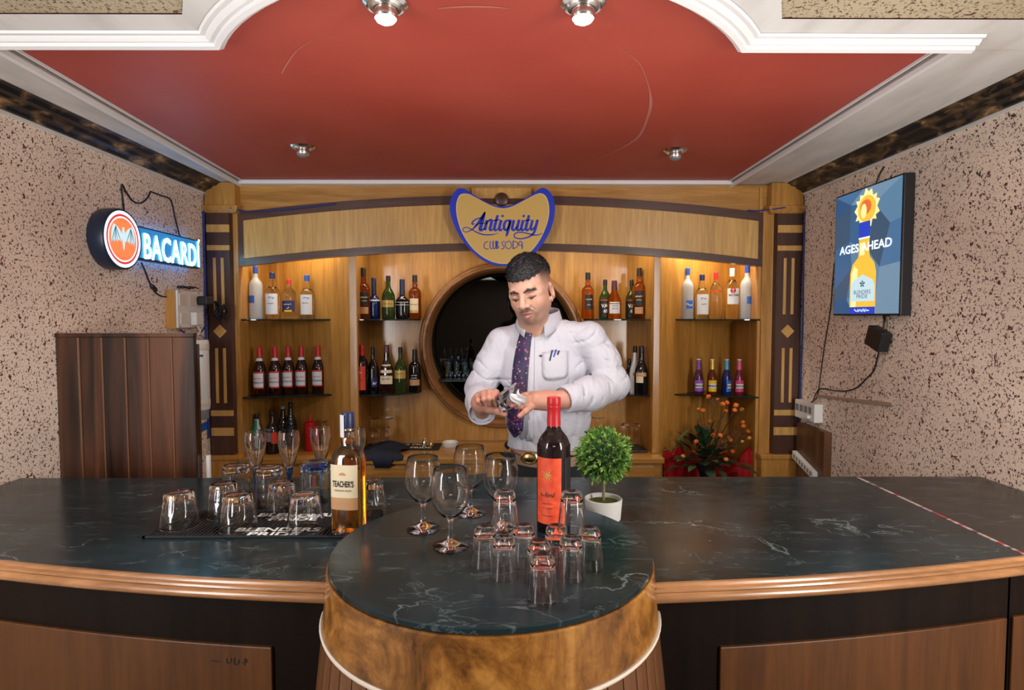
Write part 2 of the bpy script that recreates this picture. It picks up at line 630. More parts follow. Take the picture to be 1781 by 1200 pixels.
def offset_path(p, d):
    out = []
    for i in range(len(p)):
        t0 = Vector(p[i]) - Vector(p[i - 1]) if i > 0 else None
        t1 = Vector(p[i + 1]) - Vector(p[i]) if i < len(p) - 1 else None
        ns = [Vector((t.y, -t.x)).normalized() for t in (t0, t1) if t is not None and t.length > 1e-6]
        n_ = sum(ns, Vector((0, 0))).normalized()
        k = 1 / max(n_.dot(ns[0]), 0.5)
        out.append((p[i][0] + n_.x * d * k, p[i][1] + n_.y * d * k))
    return out


mb = MB()
steps = [(0.0, CE + 0.012), (0.0, CE - 0.022), (0.012, CE - 0.030), (0.024, CE - 0.026), (0.026, CE - 0.018), (0.036, CE - 0.020), (0.044, CE - 0.014), (0.047, CE - 0.010), (0.058, CE - 0.010), (0.062, CE - 0.004)]
rows = [offset_path(path, d) for d, z in steps]
n = len(path)
vs, fs = [], []
for (d, z), row in zip(steps, rows):
    vs += [(x, y, z) for x, y in row]
for j in range(len(steps) - 1):
    for i in range(n - 1):
        fs.append((j * n + i, j * n + i + 1, (j + 1) * n + i + 1, (j + 1) * n + i))
struct(mb.add(vs, fs).build('trim_1', 'white_gloss', smooth=True, sharp=30))
inner = offset_path(path, 0.060)
outer = [(WL, 1.432), (-0.765, 1.430), (-0.690, 1.30), (-0.50, 1.04), (-0.25, 0.92), (0.08, 0.92), (0.34, 1.04), (0.585, 1.30), (0.652, 1.442), (WR, 1.442)]


def flat_ngon(pts, z, name, mat):
    o = MB().add([(x, y, z) for x, y in pts], [tuple(range(len(pts)))]).build(name, mat, recalc=False)
    bm = bmesh.new()
    bm.from_mesh(o.data)
    bmesh.ops.triangulate(bm, faces=bm.faces)
    bm.to_mesh(o.data)
    bm.free()
    return struct(o)


flat_ngon([(WL, 1.60), (-1.346, 1.60)] + inner + [(1.201, 1.60), (WR, 1.60)] + outer[::-1], CE - 0.003, 'trim_2', 'white_plaster')
flat_ngon(outer + [(WR, YF), (WL, YF)], CE, 'trim_3', 'speckle_ceiling')


def scuff(pts, ws):
    mb = MB()

    def onc(a, b):
        p = at(a, b, 2.0) - Vector((0, 0, CAMZ))
        k = (CE + 0.0112 - CAMZ) / p.z
        q = Vector((0, 0, CAMZ)) + p * k
        return (q.x, q.y, q.z)
    stroke(mb, pts, ws, onc, 6)
    struct(mb.build('scuff_mark', 'scuff', bpy.data.objects['ceiling'], recalc=False))


principled('scuff', (0.50, 0.16, 0.125), 0.7)
scuff([(1040, 278), (1085, 255), (1112, 236), (1126, 205), (1132, 180), (1128, 150), (1110, 108), (1070, 80)], [1, 2, 5, 4, 6, 2, 1.5, 0.5])
scuff([(760, 15), (800, 12), (850, 12), (890, 15)], [1, 3, 3, 0.5])
scuff([(490, 128), (500, 110), (520, 85), (560, 62)], [3, 3, 1.5, 0.5])
scuff([(930, 305), (980, 306), (1030, 309)], [0.5, 1.5, 0.5])


def border(name, e0, e1, wall_x, sgn):
    """white side border of the red ceiling from edge line e0-e1 to the wall, with a bead and a thin fillet"""
    mb = MB()
    mb.add([(e0[0], e0[1], CE), (e1[0], e1[1], CE), (wall_x, e1[1], CE), (wall_x, e0[1], CE),
            (e0[0], e0[1], CE + 0.012), (e1[0], e1[1], CE + 0.012)], [(0, 1, 2, 3), (0, 4, 5, 1)])
    struct(mb.build(name, 'white_plaster'))
    d = (Vector(e1) - Vector(e0)).normalized()
    o = Vector((d.y * sgn, -d.x * sgn))
    prof = [(0.0, 0.012), (0.0, -0.014), (-0.008, -0.019), (-0.018, -0.014), (-0.020, -0.004), (-0.026, -0.002), (-0.026, 0.012)]
    mb = MB()
    pts = [((*(e0 if t == 0 else e1), CE), o) for t in (0, 1)]
    mb.sweep(pts, [(a, b) for a, b in prof])
    f = [(0.012, 0.012), (0.012, 0.004), (0.018, 0.004), (0.018, 0.012)]
    mb.sweep(pts, f)
    return mb


struct(border('trim_4', (-1.337, 1.585), (-1.431, 3.27), WL, 1).build('trim_5', 'white_gloss'))
struct(border('trim_6', (1.168, 1.585), (1.194, 3.27), WR, -1).build('trim_7', 'white_gloss'))
struct(MB().box(-1.44, 1.20, 3.175, 3.30, CE - 0.010, CE + 0.012).build('trim_8', 'white_gloss', bevel=0.004))


def cornice(name, x, sgn):
    prof = [(0.0, CE), (0.098, CE), (0.098, CE - 0.006), (0.086, CE - 0.010), (0.075, CE - 0.022), (0.055, CE - 0.026), (0.046, CE - 0.038),
            (0.026, CE - 0.046), (0.018, CE - 0.055), (0.0, CE - 0.057)]
    mb = MB()
    mb.sweep([((x, YF, 0), (sgn, 0)), ((x, 3.17, 0), (sgn, 0))], prof)
    return struct(mb.build(name, 'gilt_black'))


cornice('trim_9', WL, 1)
cornice('trim_10', WR, -1)
for k, (x, s) in enumerate(((WL, 1), (WR, -1))):
    mb = MB()
    mb.sweep([((x, 1.2, 0), (s, 0)), ((x, 3.17, 0), (s, 0))], [(0, CE - 0.057), (0.010, CE - 0.057), (0.010, CE - 0.066), (0, CE - 0.068)])
    mb.sweep([((x, 1.2, 0), (s, 0)), ((x, 3.17, 0), (s, 0))], [(0.096, CE + 0.001), (0.096, CE - 0.004), (0.108, CE - 0.004), (0.108, CE + 0.001)])
    struct(mb.build('trim_%d' % (11 + k), 'white_plaster'))

# ------------------------------------------------------------------ back bar unit
U = -0.035
FY = 3.20                        # face of the frieze
unit = thing('back_bar_unit', 'tall oak back bar with arched frieze, inlaid pillars and open niches', 'back bar', (0, 0, 0))


def arch(x, z_end, rise, half=1.41):
    t = (x - U) / half
    return z_end + rise * (1 - min(t * t, 1))


def arch_band(lo, hi, y0, y1, x0, x1, nseg=30):
    """strip between two arched lines; lo/hi are (z_end, rise)"""
    mb = MB()
    vs, fs = [], []
    for i in range(nseg + 1):
        x = x0 + (x1 - x0) * i / nseg
        zl = arch(x, *lo) if isinstance(lo, tuple) else lo
        zh = arch(x, *hi) if isinstance(hi, tuple) else hi
        vs += [(x, y0, zl), (x, y0, zh), (x, y1, zh), (x, y1, zl)]
    for i in range(nseg):
        a, b = 4 * i, 4 * i + 4
        fs += [(a, b, b + 1, a + 1), (a + 1, b + 1, b + 2, a + 2), (a + 2, b + 2, b + 3, a + 3), (a + 3, b + 3, b, a)]
    fs += [(0, 1, 2, 3), (4 * nseg + 3, 4 * nseg + 2, 4 * nseg + 1, 4 * nseg)]
    return mb.add(vs, fs)


X0, X1 = -1.449, 1.379
arch_band((2.100, 0.090), CE - 0.005, FY + 0.02, FY + 0.06, X0 - 0.03, X1 + 0.05).build('top_board', 'oak_across', unit)
arch_band((1.816, 0.088), (2.104, 0.092), FY, FY + 0.045, X0, X1).build('arched_frieze', 'walnut_across', unit)
arch_band((1.853, 0.088), (2.056, 0.092), FY - 0.008, FY + 0.003, X0 + 0.036, X1 - 0.036).build('arched_panel', 'oak_pale', unit, bevel=0.003)
arch_band((2.085, 0.094), (2.140, 0.094), FY - 0.004, FY + 0.004, U - 0.16, U + 0.16, 10).build('keystone_board', 'oak_pale', unit)
mb = MB()
mb.lathe([(0, 0), (0.036, 0), (0.036, 0.012), (0.028, 0.016), (0, 0.016)], 24)
o = mb.build('roundel', 'walnut_across', unit, smooth=True, loc=(U, FY - 0.008, 2.170))
o.rotation_euler = (PI / 2, 0, 0)


def panel_between(p, q, z0, z1, th=0.018):
    """upright board from plan point p to q, thickness away from the camera side"""
    p, q = Vector(p), Vector(q)
    d = (q - p).normalized()
    nrm = Vector((-d.y, d.x))
    if nrm.y < 0:
        nrm = -nrm
    poly = [p, q, q + nrm * th, p + nrm * th]
    return MB().prism([(a.x, a.y) for a in poly], lambda a, b: (a, b, z0), lambda a, b: (a, b, z1))


NB = 3.60
panel_between((-1.452, FY + 0.01), (-1.442, NB + 0.03), 0.0, 2.24).build('side_panel', 'oak', unit)
panel_between((-1.445, NB), (-0.868, FY + 0.055), 0.0, 2.20).build('slanted_panel', 'oak', unit)
panel_between((-0.848, FY + 0.055), (-0.862, NB + 0.02), 0.0, 2.20).build('inner_side_panel', 'oak', unit)
panel_between((1.37, FY + 0.01), (1.372, NB + 0.03), 0.0, 2.24).build('side_panel', 'oak', unit)
panel_between((1.374, NB), (0.832, FY + 0.055), 0.0, 2.20).build('slanted_panel', 'oak', unit)
panel_between((0.797, FY + 0.055), (0.718, NB + 0.02), 0.0, 2.20).build('inner_side_panel', 'oak', unit)
MB().box(-0.870, -0.826, FY + 0.045, FY + 0.075, 0.79, 2.0).build('divider_edge', 'oak', unit, bevel=0.004)
MB().box(0.795, 0.834, FY + 0.045, FY + 0.075, 0.79, 2.0).build('divider_edge', 'oak', unit, bevel=0.004)
# the middle panel with the round opening
MC, MZ, MR = -0.037, 1.374, 0.452
mb = MB()
ns = 72
xl, xr, zl, zh = -0.88, 0.78, 0.70, 2.22
vs, fs = [], []
for k in range(ns):
    a = 2 * PI * k / ns
    ca, sa = math.cos(a), math.sin(a)
    t = min(((xr - MC) if ca > 0 else (xl - MC)) / ca if abs(ca) > 1e-6 else 9, ((zh - MZ) if sa > 0 else (zl - MZ)) / sa if abs(sa) > 1e-6 else 9)
    vs += [(MC + MR * ca, NB + 0.005, MZ + MR * sa), (MC + t * ca, NB + 0.005, MZ + t * sa), (MC + MR * ca, 3.78, MZ + MR * sa)]
for k in range(ns):
    a, b = 3 * k, 3 * ((k + 1) % ns)
    fs += [(a, a + 1, b + 1, b), (a + 2, a, b, b + 2)]
mb.add(vs, fs).build('middle_panel', 'oak', unit)
# ledge and drawers
MB().box(-1.44, 0.838, 3.135, NB + 0.02, 0.760, 0.790).build('ledge', 'oak_across', unit, bevel=0.004)
MB().box(-1.44, 0.828, 3.165, NB, 0.0, 0.760).build('lower_cabinet', 'oak_across', unit)
for k, (x0, x1) in enumerate(((-1.40, -0.90), (-0.86, -0.10), (-0.06, 0.40), (0.44, 0.79))):
    MB().box(x0, x1, 3.150, 3.166, 0.655, 0.742).build('drawer', 'oak_across', unit, bevel=0.003)


def pillar(x0, x1, sx0, sx1):
    """inlaid pillar: dark shaft with pale bands, flutes and a diamond; sx: the plain strip beside it"""
    py = 3.165
    w = x1 - x0
    c = (x0 + x1) / 2
    p = MB().prism([(x0, py), (x1, py), (x1 + (0.012 if sx0 > x0 else 0), py + 0.05), (x1, 3.30), (x0, 3.30), (x0 - (0 if sx0 > x0 else 0.012), py + 0.05)],
                   lambda a, b: (a, b, 0.80), lambda a, b: (a, b, 2.10)).build('pillar', 'walnut', unit)
    MB().box(sx0, sx1, FY - 0.005, FY + 0.05, 0.80, 2.12).build('strip', 'oak', p, bevel=0.002)
    # capital: flared moulding under a chamfered block
    mb = MB()
    prof = [(0.0, 2.095), (0.004, 2.098), (0.018, 2.120), (0.018, 2.132), (0.004, 2.136), (0.0, 2.255)]
    e = 0.012
    vs, fs = [], []
    for d, z in prof:
        xa, xb = max(x0 - d, WL + 0.001), min(x1 + d, WR - 0.001)
        if sx0 > x0:
            xb += 0.035
        else:
            xa -= 0.035
        vs += [(xa, py - d, z), (xb, py - d, z), (xb, 3.30, z), (xa, 3.30, z)]
    for i in range(len(prof) - 1):
        a, b = 4 * i, 4 * i + 4
        fs += [(a + k, a + (k + 1) % 4, b + (k + 1) % 4, b + k) for k in range(4)]
    fs += [(3, 2, 1, 0), tuple(len(vs) - 4 + k for k in range(4))]
    mb.add(vs, fs).build('capital', 'oak', p)
    for z0, z1 in ((1.993, 2.034), (1.898, 1.926), (1.015, 1.046), (0.908, 0.952)):
        MB().box(x0 + 0.001, x1 + 0.001, py - 0.004, py + 0.01, z0, z1).build('band', 'oak_pale', p, bevel=0.002)
    for z0, z1 in ((1.560, 1.860), (1.085, 1.380)):
        for s in (-1, 1):
            xc = c + s * 0.021
            MB().box(xc - 0.008, xc + 0.008, py - 0.003, py + 0.01, z0 + (0.0), z1).build('flute', 'oak_pale', p, bevel=0.002)
    d = MB().box(-0.026, 0.026, -0.003, 0.01, -0.026, 0.026).build('diamond', 'oak_pale', p, loc=(c, py, 1.470), bevel=0.002)
    d.rotation_euler = (0, PI / 4, 0)
    mb = MB()
    if sx0 > x0:
        bx0, bx1 = WL + 0.002, sx1 + 0.01
    else:
        bx0, bx1 = sx0 - 0.01, WR - 0.002
    mb.box(bx0, bx1, py - 0.022, 3.28, 0.780, 0.805).build('plinth_cap', 'oak', p, bevel=0.004)
    mb = MB()
    mb.box(bx0 + 0.008, bx1 - 0.008, py - 0.012, 3.28, 0.0, 0.780).build('plinth', 'oak', p)


pillar(-1.596, -1.476, -1.475, -1.444)
pillar(1.432, 1.562, 1.368, 1.430)

# round mirror in the middle panel
mir = thing('round_mirror', 'large round dark mirror in a moulded wooden ring behind the bartender', 'mirror', (MC, NB, MZ))
mb = MB()
prof = [(MR - 0.004, 0.02), (MR - 0.004, -0.075), (MR + 0.008, -0.092), (MR + 0.020, -0.090), (MR + 0.026, -0.074), (MR + 0.036, -0.072), (MR + 0.047, -0.055), (MR + 0.047, 0.004), (MR, 0.02)]
vs, fs = [], []
ns = 80
for k in range(ns):
    a = 2 * PI * k / ns
    vs += [(r_ * math.cos(a), y_, r_ * math.sin(a)) for r_, y_ in prof]
L = len(prof)
for k in range(ns):
    k2 = (k + 1) % ns
    fs += [(k * L + i, k2 * L + i, k2 * L + i + 1, k * L + i + 1) for i in range(L - 1)]
mb.add(vs, fs).build('frame', 'ring_wood', mir, smooth=True)
mb = MB()
vs = [((MR + 0.01) * math.cos(2 * PI * k / ns), y_, (MR + 0.01) * math.sin(2 * PI * k / ns)) for y_ in (0.175, 0.185) for k in range(ns)]
mb.add(vs, [tuple(range(ns)), tuple(range(2 * ns - 1, ns - 1, -1))] + [(k, (k + 1) % ns, ns + (k + 1) % ns, ns + k) for k in range(ns)])
mb.build('pane', 'mirror_dark', mir)
zsh = -0.215
hw = math.sqrt(MR ** 2 - zsh ** 2) - 0.006
MB().box(-hw, hw, 0.02, 0.15, zsh - 0.010, zsh).build('shelf', 'black_plastic', mir)

# strip lamps above the niches, behind the frieze
for k, (x0, x1, e) in enumerate(((-1.40, -0.92, 2.6), (-0.78, -0.30, 2.0), (0.24, 0.72, 2.4), (0.88, 1.34, 4.0))):
    t = thing('strip_lamp', ['slim warm strip lamp behind the frieze over the far left niche', 'slim warm strip lamp behind the frieze left of the mirror',
                             'slim warm strip lamp behind the frieze right of the mirror', 'slim warm strip lamp behind the frieze over the far right niche'][k], 'lamp', ((x0 + x1) / 2, FY + 0.075, 2.02))
    MB().box(-(x1 - x0) / 2, (x1 - x0) / 2, -0.015, 0.015, -0.015, 0.015).build('housing', 'white_plastic', t, bevel=0.003)
    l = bpy.data.lights.new('strip_light', 'AREA')
    l.shape = 'RECTANGLE'
    l.size = x1 - x0
    l.size_y = 0.03
    l.energy = e
    l.color = (1.0, 0.82, 0.56)
    lo = bpy.data.objects.new('strip_light', l)
    COL.objects.link(lo)
    lo.parent = t
    lo.location = (0, 0.004, -0.02)
    lo.rotation_euler = (0.25, 0, 0)

# glass shelves in the niches
SU, SL = 1.535, 1.112            # tops of the upper and lower shelves


def shelf(poly, z, label):
    o = MB().prism(poly, lambda a, b: (a, b, z - 0.009), lambda a, b: (a, b, z)).build('glass_shelf', 'shelf_glass', bevel=0.002)
    tag(o, label, 'shelf', 'dark glass shelves in the back bar')


def outer_shelf(s):
    if s < 0:
        front = catmull([(-1.440, 3.20), (-1.36, 3.205), (-1.22, 3.255), (-1.10, 3.30), (-0.985, 3.335)], 4)
        return [(a.x, a.y) for a in front] + [(-1.425, NB - 0.015), (-1.437, NB - 0.01)]
    front = catmull([(1.364, 3.20), (1.28, 3.205), (1.14, 3.255), (1.03, 3.30), (0.93, 3.325)], 4)
    return [(a.x, a.y) for a in front] + [(1.352, NB - 0.02), (1.364, NB - 0.015)]


def inner_shelf(s):
    if s < 0:
        front = catmull([(-0.842, 3.275), (-0.74, 3.285), (-0.62, 3.34), (-0.53, 3.42), (-0.51, 3.47)], 4)
        return [(a.x, a.y) for a in front] + [(-0.53, NB), (-0.855, NB)]
    front = catmull([(0.788, 3.275), (0.70, 3.285), (0.56, 3.34), (0.46, 3.42), (0.44, 3.47)], 4)
    return [(a.x, a.y) for a in front] + [(0.46, NB), (0.714, NB)]


shelf(outer_shelf(-1), SU, 'dark glass shelf under the four clear bottles at far left')
shelf(outer_shelf(-1), SL, 'dark glass shelf under the five red-capped beer bottles')
shelf(inner_shelf(-1), SU, 'upper dark glass shelf left of the round mirror')
shelf(inner_shelf(-1), SL, 'lower dark glass shelf left of the round mirror')
shelf(inner_shelf(1), SU, 'upper dark glass shelf right of the round mirror')
shelf(inner_shelf(1), SL, 'lower dark glass shelf behind the bartender\'s elbow')
shelf(outer_shelf(1), SU, 'dark glass shelf under the five clear bottles at far right')
shelf(outer_shelf(1), SL, 'dark glass shelf under the four small coloured bottles')

# ------------------------------------------------------------------ bar counter


def front_y(x):
    return 1.145 + 0.105 * x * x


bar = thing('bar_counter', 'curved dark wood bar counter with moulded edge and brown front panels', 'counter', (0, 0, 0))
XL, XR, XJ = WL + 0.012, WR - 0.012, 1.150


def top_slab(x0, x1, name, mat, label):
    k = 40
    poly = [(x0 + (x1 - x0) * i / k, front_y(x0 + (x1 - x0) * i / k)) for i in range(k + 1)] + [(x1, 1.93), (x0, 1.93)]
    o = MB().prism(poly, lambda a, b: (a, b, CT - 0.020), lambda a, b: (a, b, CT)).build(name, mat, bevel=0.0015)
    return tag(o, label, 'worktop')


top_slab(XL, XJ - 0.004, 'counter_worktop', 'marble', 'long dark green marble worktop running along the bar')
top_slab(XJ + 0.004, XR, 'counter_flap', 'marble_flap', 'short dark marble worktop piece right of the red joint line')
m = principled('joint_paint', (0.5, 0.05, 0.05), 0.6)
base(m, ramp(m, noise(m, coords(m, (1, 9, 1)), 2.5, 3), [(0.40, (0.42, 0.05, 0.05)), (0.5, (0.55, 0.48, 0.46)), (0.6, (0.10, 0.07, 0.06)), (0.66, (0.45, 0.06, 0.06))]))
MB().box(XJ - 0.004, XJ + 0.004, front_y(XJ), 1.93, CT - 0.020, CT + 0.0012).build('joint_strip', 'joint_paint', bar)
pth = []
for i in range(61):
    x = XL + (XR - XL) * i / 60
    nv = Vector((0.21 * x, -1)).normalized()
    pth.append(((x, front_y(x), CT), (nv.x, nv.y)))
prof = [(0.0, 0.0005), (0.006, 0.0005), (0.009, -0.002), (0.010, -0.006), (0.014, -0.006), (0.018, -0.008), (0.019, -0.012)]
prof += [(0.016 + 0.012 * math.sin(a), -0.0235 + 0.0105 * math.cos(a)) for a in [PI * k / 8 for k in range(9)]] + [(0.0, -0.036)]
MB().sweep(pth, prof).build('edge_moulding', 'counter_edge', bar, smooth=True)


def face(x0, x1, z0, z1, out, th, name, mat, k=24, bevel=0.0, parent=bar):
    mb = MB()
    vs, fs = [], []
    for i in range(k + 1):
        x = x0 + (x1 - x0) * i / k
        y = front_y(x) + 0.028 - out
        vs += [(x, y, z0), (x, y, z1), (x, y + th, z1), (x, y + th, z0)]
    for i in range(k):
        a, b = 4 * i, 4 * i + 4
        fs += [(a, b, b + 1, a + 1), (a + 1, b + 1, b + 2, a + 2), (a + 2, b + 2, b + 3, a + 3), (a + 3, b + 3, b, a)]
    fs += [(3, 2, 1, 0), (4 * k, 4 * k + 1, 4 * k + 2, 4 * k + 3)]
    return mb.add(vs, fs).build(name, mat, parent, bevel=bevel)


face(XL, XJ - 0.016, 0.0, CT - 0.021, 0.0, 0.03, 'front_board', 'counter_dark')
face(XJ - 0.010, XR, 0.0, CT - 0.021, 0.0, 0.03, 'front_board', 'counter_dark')
face(-1.58, -0.488, 0.22, 0.868, 0.007, 0.01, 'front_panel', 'counter_panel', bevel=0.0025)
face(0.437, XJ - 0.022, 0.22, 0.868, 0.007, 0.01, 'front_panel', 'counter_panel', bevel=0.0025)
face(XJ - 0.004, XR - 0.02, 0.22, 0.868, 0.007, 0.01, 'front_panel', 'counter_panel', bevel=0.0025)
MB().box(XL, XR, 1.88, 1.91, 0.0, CT - 0.021).build('rear_board', 'counter_dark', bar)
# pencilled scribble on the left panel
mb = MB()


def pan(a, b):
    x = -0.62 + a
    return (x, front_y(x) + 0.028 - 0.0082, 0.845 + b)


stroke(mb, [(0.0, -0.012), (0.02, -0.013)], 0.002, pan)
stroke(mb, [(0.034, -0.004), (0.036, -0.016), (0.044, -0.010), (0.043, -0.004)], 0.002, pan)
stroke(mb, [(0.052, -0.002), (0.051, -0.016), (0.060, -0.014), (0.060, -0.006)], 0.002, pan)
stroke(mb, [(0.068, -0.012), (0.078, -0.010), (0.074, -0.003), (0.073, -0.018)], 0.002, pan)
mb.build('scribble', 'ink', bar)

# ------------------------------------------------------------------ barrel end of the bar
BX, BY, BR = -0.035, 1.23, 0.331
barrel = thing('barrel_table', 'round barrel-shaped table end with dark marble top and burl wood drum', 'table', (BX, BY, 0))
MB().lathe([(0, BT - 0.012), (BR - 0.002, BT - 0.012), (BR, BT - 0.010), (BR, BT - 0.002), (BR - 0.002, BT), (0, BT)], 96).build('top', 'marble', barrel, smooth=True)
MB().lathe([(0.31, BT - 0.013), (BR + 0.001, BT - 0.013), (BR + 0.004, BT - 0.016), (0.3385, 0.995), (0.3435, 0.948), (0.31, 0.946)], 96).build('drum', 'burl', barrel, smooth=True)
MB().tube([(0.345 * math.cos(2 * PI * k / 90), 0.345 * math.sin(2 * PI * k / 90), 0.944) for k in range(90)], 0.0042, 6, closed=True).build('bead_ring', 'bead_white', barrel, smooth=True)
NST = 56
sp = [(0.343, 0.945), (0.348, 0.90), (0.357, 0.82), (0.372, 0.65), (0.378, 0.5), (0.370, 0.25), (0.352, 0.0)]
hwid = PI / NST * 0.93
mb = MB()
vs, fs = [], []
for r_, z_ in sp:
    for a in (-hwid, 0, hwid):
        vs.append((r_ * math.sin(a), -r_ * math.cos(a), z_))
    for a in (hwid, -hwid):
        vs.append(((r_ - 0.02) * math.sin(a), -(r_ - 0.02) * math.cos(a), z_))
for i in range(len(sp) - 1):
    a, b = 5 * i, 5 * i + 5
    fs += [(a + k, a + (k + 1) % 5, b + (k + 1) % 5, b + k) for k in range(5)]
fs += [(4, 3, 2, 1, 0), tuple(len(vs) - 5 + k for k in range(5))]
st = mb.add(vs, fs).build('stave', 'stave_wood', barrel)
for k in range(1, NST):
    c = st.copy()
    COL.objects.link(c)
    c.rotation_euler = (0, 0, 2 * PI * k / NST)
MB().lathe([(r_ - 0.006, z_) for r_, z_ in sp], 72).build('liner', 'oak_pale', barrel, smooth=True)

# ------------------------------------------------------------------ downlights


def downlight(loc, lit, label, energy=0.0):
    t = thing('downlight', label, 'lamp', loc, 0, 'recessed ceiling spots')
    MB().lathe([(0, 0), (0.050, 0), (0.052, -0.004), (0.044, -0.010), (0.040, -0.008), (0.036, -0.014), (0.028, -0.015), (0.026, -0.010), (0, -0.010)], 36).build('rim', 'chrome', t, smooth=True)
    MB().lathe([(0.0, -0.012), (0.026, -0.012), (0.028, -0.030), (0.025, -0.036), (0.023, -0.034), (0.0, -0.034)], 28).build('barrel', 'chrome', t, smooth=True)
    MB().lathe([(0, -0.0345), (0.0225, -0.0345), (0.021, -0.041), (0.012, -0.046), (0, -0.047)], 24).build('bulb', 'lamp_glow' if lit else 'grey_plastic', t, smooth=True)
    if lit:
        l = bpy.data.lights.new('spot', 'SPOT')
        l.energy = energy
        l.spot_size = R(165)
        l.spot_blend = 0.6
        l.shadow_soft_size = 0.03
        l.color = (1.0, 0.96, 0.93)
        lo = bpy.data.objects.new('spot', l)
        COL.objects.link(lo)
        lo.parent = t
        lo.location = (0, 0, -0.055)
    return t


downlight((-0.283, 1.405, CE + 0.012), True, 'lit chrome ceiling spot on the left, nearer the front', 20)
downlight((0.173, 1.402, CE + 0.012), True, 'lit chrome ceiling spot on the right, nearer the front', 22)
downlight((-0.874, 2.56, CE + 0.012), False, 'unlit chrome ceiling spot at the left near the back bar')
downlight((0.725, 2.60, CE + 0.012), False, 'unlit chrome ceiling spot at the right near the back bar')

# ------------------------------------------------------------------ glassware


def tumbler_profile(h, rm, rb, wall=0.0025, floor=0.012, z0=0.0, steps=7):
    """upside-down tumbler: mouth (rm) down at 0, thick base (rb) up at h"""
    out = [(rm + (rb - rm) * t, h * t) for t in [k / steps for k in range(steps + 1)]]
    out[-1] = (rb, h - 0.004)
    out += [(rb - 0.004, h), (rb * 0.55, h - 0.0005), (0, h - 0.004)]
    inn = [(rm - wall + (rb - rm) * t, h * t) for t in [k / steps for k in range(steps + 1)] if h * t < h - floor]
    inn.append((rb - wall - 0.003, h - floor))
    return [(0, h - floor + 0.002), *reversed(inn), *out]


def lathe_obj(name, prof, mat, parent=None, loc=None, seg=36, smooth=True, sharp=40, **kw):
    mb = MB()
    mb.lathe(prof, seg, **kw)
    # closed profile: ring back to its own axis point
    return mb.build(name, mat, parent, smooth=smooth, loc=loc, sharp=sharp)


def shot_glass(x, y, z, label):
    o = lathe_obj('shot_glass', tumbler_profile(0.076, 0.0275, 0.0195, 0.002, 0.016), 'glass', loc=(x, y, z), seg=30)
    return tag(o, label, 'glass', 'upturned shot glasses on the barrel')


SH = [(-0.046, 1.137, 0, 'upturned shot glass at far left of the shot glass cluster'),
      (-0.008, 1.084, 0, 'upturned shot glass front left, under the left stacked glass'),
      (0.030, 1.143, 0, 'upturned shot glass rear right under the left stacked glass'),
      (0.056, 1.062, 0, 'upturned shot glass right behind the foremost shot glass'),
      (0.059, 0.998, 0, 'foremost upturned shot glass, nearest the barrel front'),
      (0.116, 1.080, 0, 'upturned shot glass front right, under the right stacked glass'),
      (0.158, 1.128, 0, 'upturned shot glass at far right of the shot glass cluster'),
      (0.094, 1.139, 0, 'upturned shot glass rear left under the right stacked glass'),
      (-0.007, 1.118, 0.0765, 'upturned shot glass stacked on top of the left three'),
      (0.121, 1.112, 0.0765, 'upturned shot glass stacked on top of the right three, before the wine bottle')]
for x, y, dz, lab in SH:
    shot_glass(x, y, BT + dz, lab)


def goblet(x, y, label):
    H = 0.166
    out = [(0.0, 0.0), (0.036, 0.0), (0.0375, 0.0015), (0.034, 0.0045), (0.018, 0.008), (0.007, 0.014), (0.0048, 0.022), (0.0046, 0.050), (0.007, 0.058),
           (0.018, 0.066), (0.030, 0.079), (0.0385, 0.095), (0.0415, 0.112), (0.0405, 0.134), (0.0375, 0.152), (0.0345, H - 0.0006), (0.0340, H), (0.0335, H - 0.0006)]
    inn = [(0.0364, 0.152), (0.0395, 0.134), (0.0405, 0.112), (0.0375, 0.0955), (0.0290, 0.0802), (0.0172, 0.0680), (0.006, 0.0625), (0.0, 0.0615)]
    o = lathe_obj('wine_goblet', out + inn, 'glass', loc=(x, y, BT + 0.0004), seg=44)
    return tag(o, label, 'glass', 'stemmed goblets on the barrel')


goblet(-0.194, 1.331, 'stemmed goblet at the left rear of the barrel top')
goblet(-0.122, 1.229, 'stemmed goblet standing nearest the barrel front')
goblet(-0.094, 1.440, 'stemmed goblet at the back of the barrel, second from left')
goblet(-0.018, 1.345, 'rightmost stemmed goblet, behind the stacked shot glasses')


def fluted_tumbler(x, y, label, h=0.086, rm=0.046, rb=0.0355, z=0.0):
    """upturned tumbler: facets in the upper half, smooth bulge to a wide mouth"""
    def fl(zz):
        t = zz / h
        return 0.0 if t < 0.35 else 0.055 * math.sin(min((t - 0.35) / 0.5, 1) * PI * 0.8)
    zs = [0, 0.10, 0.22, 0.36, 0.44, 0.55, 0.68, 0.80, 0.90, 0.955]
    rs = [rm, rm * 0.985, rm * 0.955, rm * 0.93, rm * 0.88, rb * 1.06, rb * 1.01, rb * 0.97, rb * 0.95, rb * 0.94]
    out = [(r_, h * t) for r_, t in zip(rs, zs)] + [(rb * 0.86, h), (rb * 0.5, h - 0.001), (0, h - 0.004)]
    inn = [(r_ - 0.003, h * t) for r_, t in zip(rs, zs) if t < 0.8]
    prof = [(0, h * 0.80), (rb * 0.8, h * 0.80)] + list(reversed(inn)) + out
    o = lathe_obj('tumbler', prof, 'glass', loc=(x, y, CT + z), seg=60, flute=(10, fl))
    return tag(o, label, 'glass', 'upturned tumblers at the bar mat')


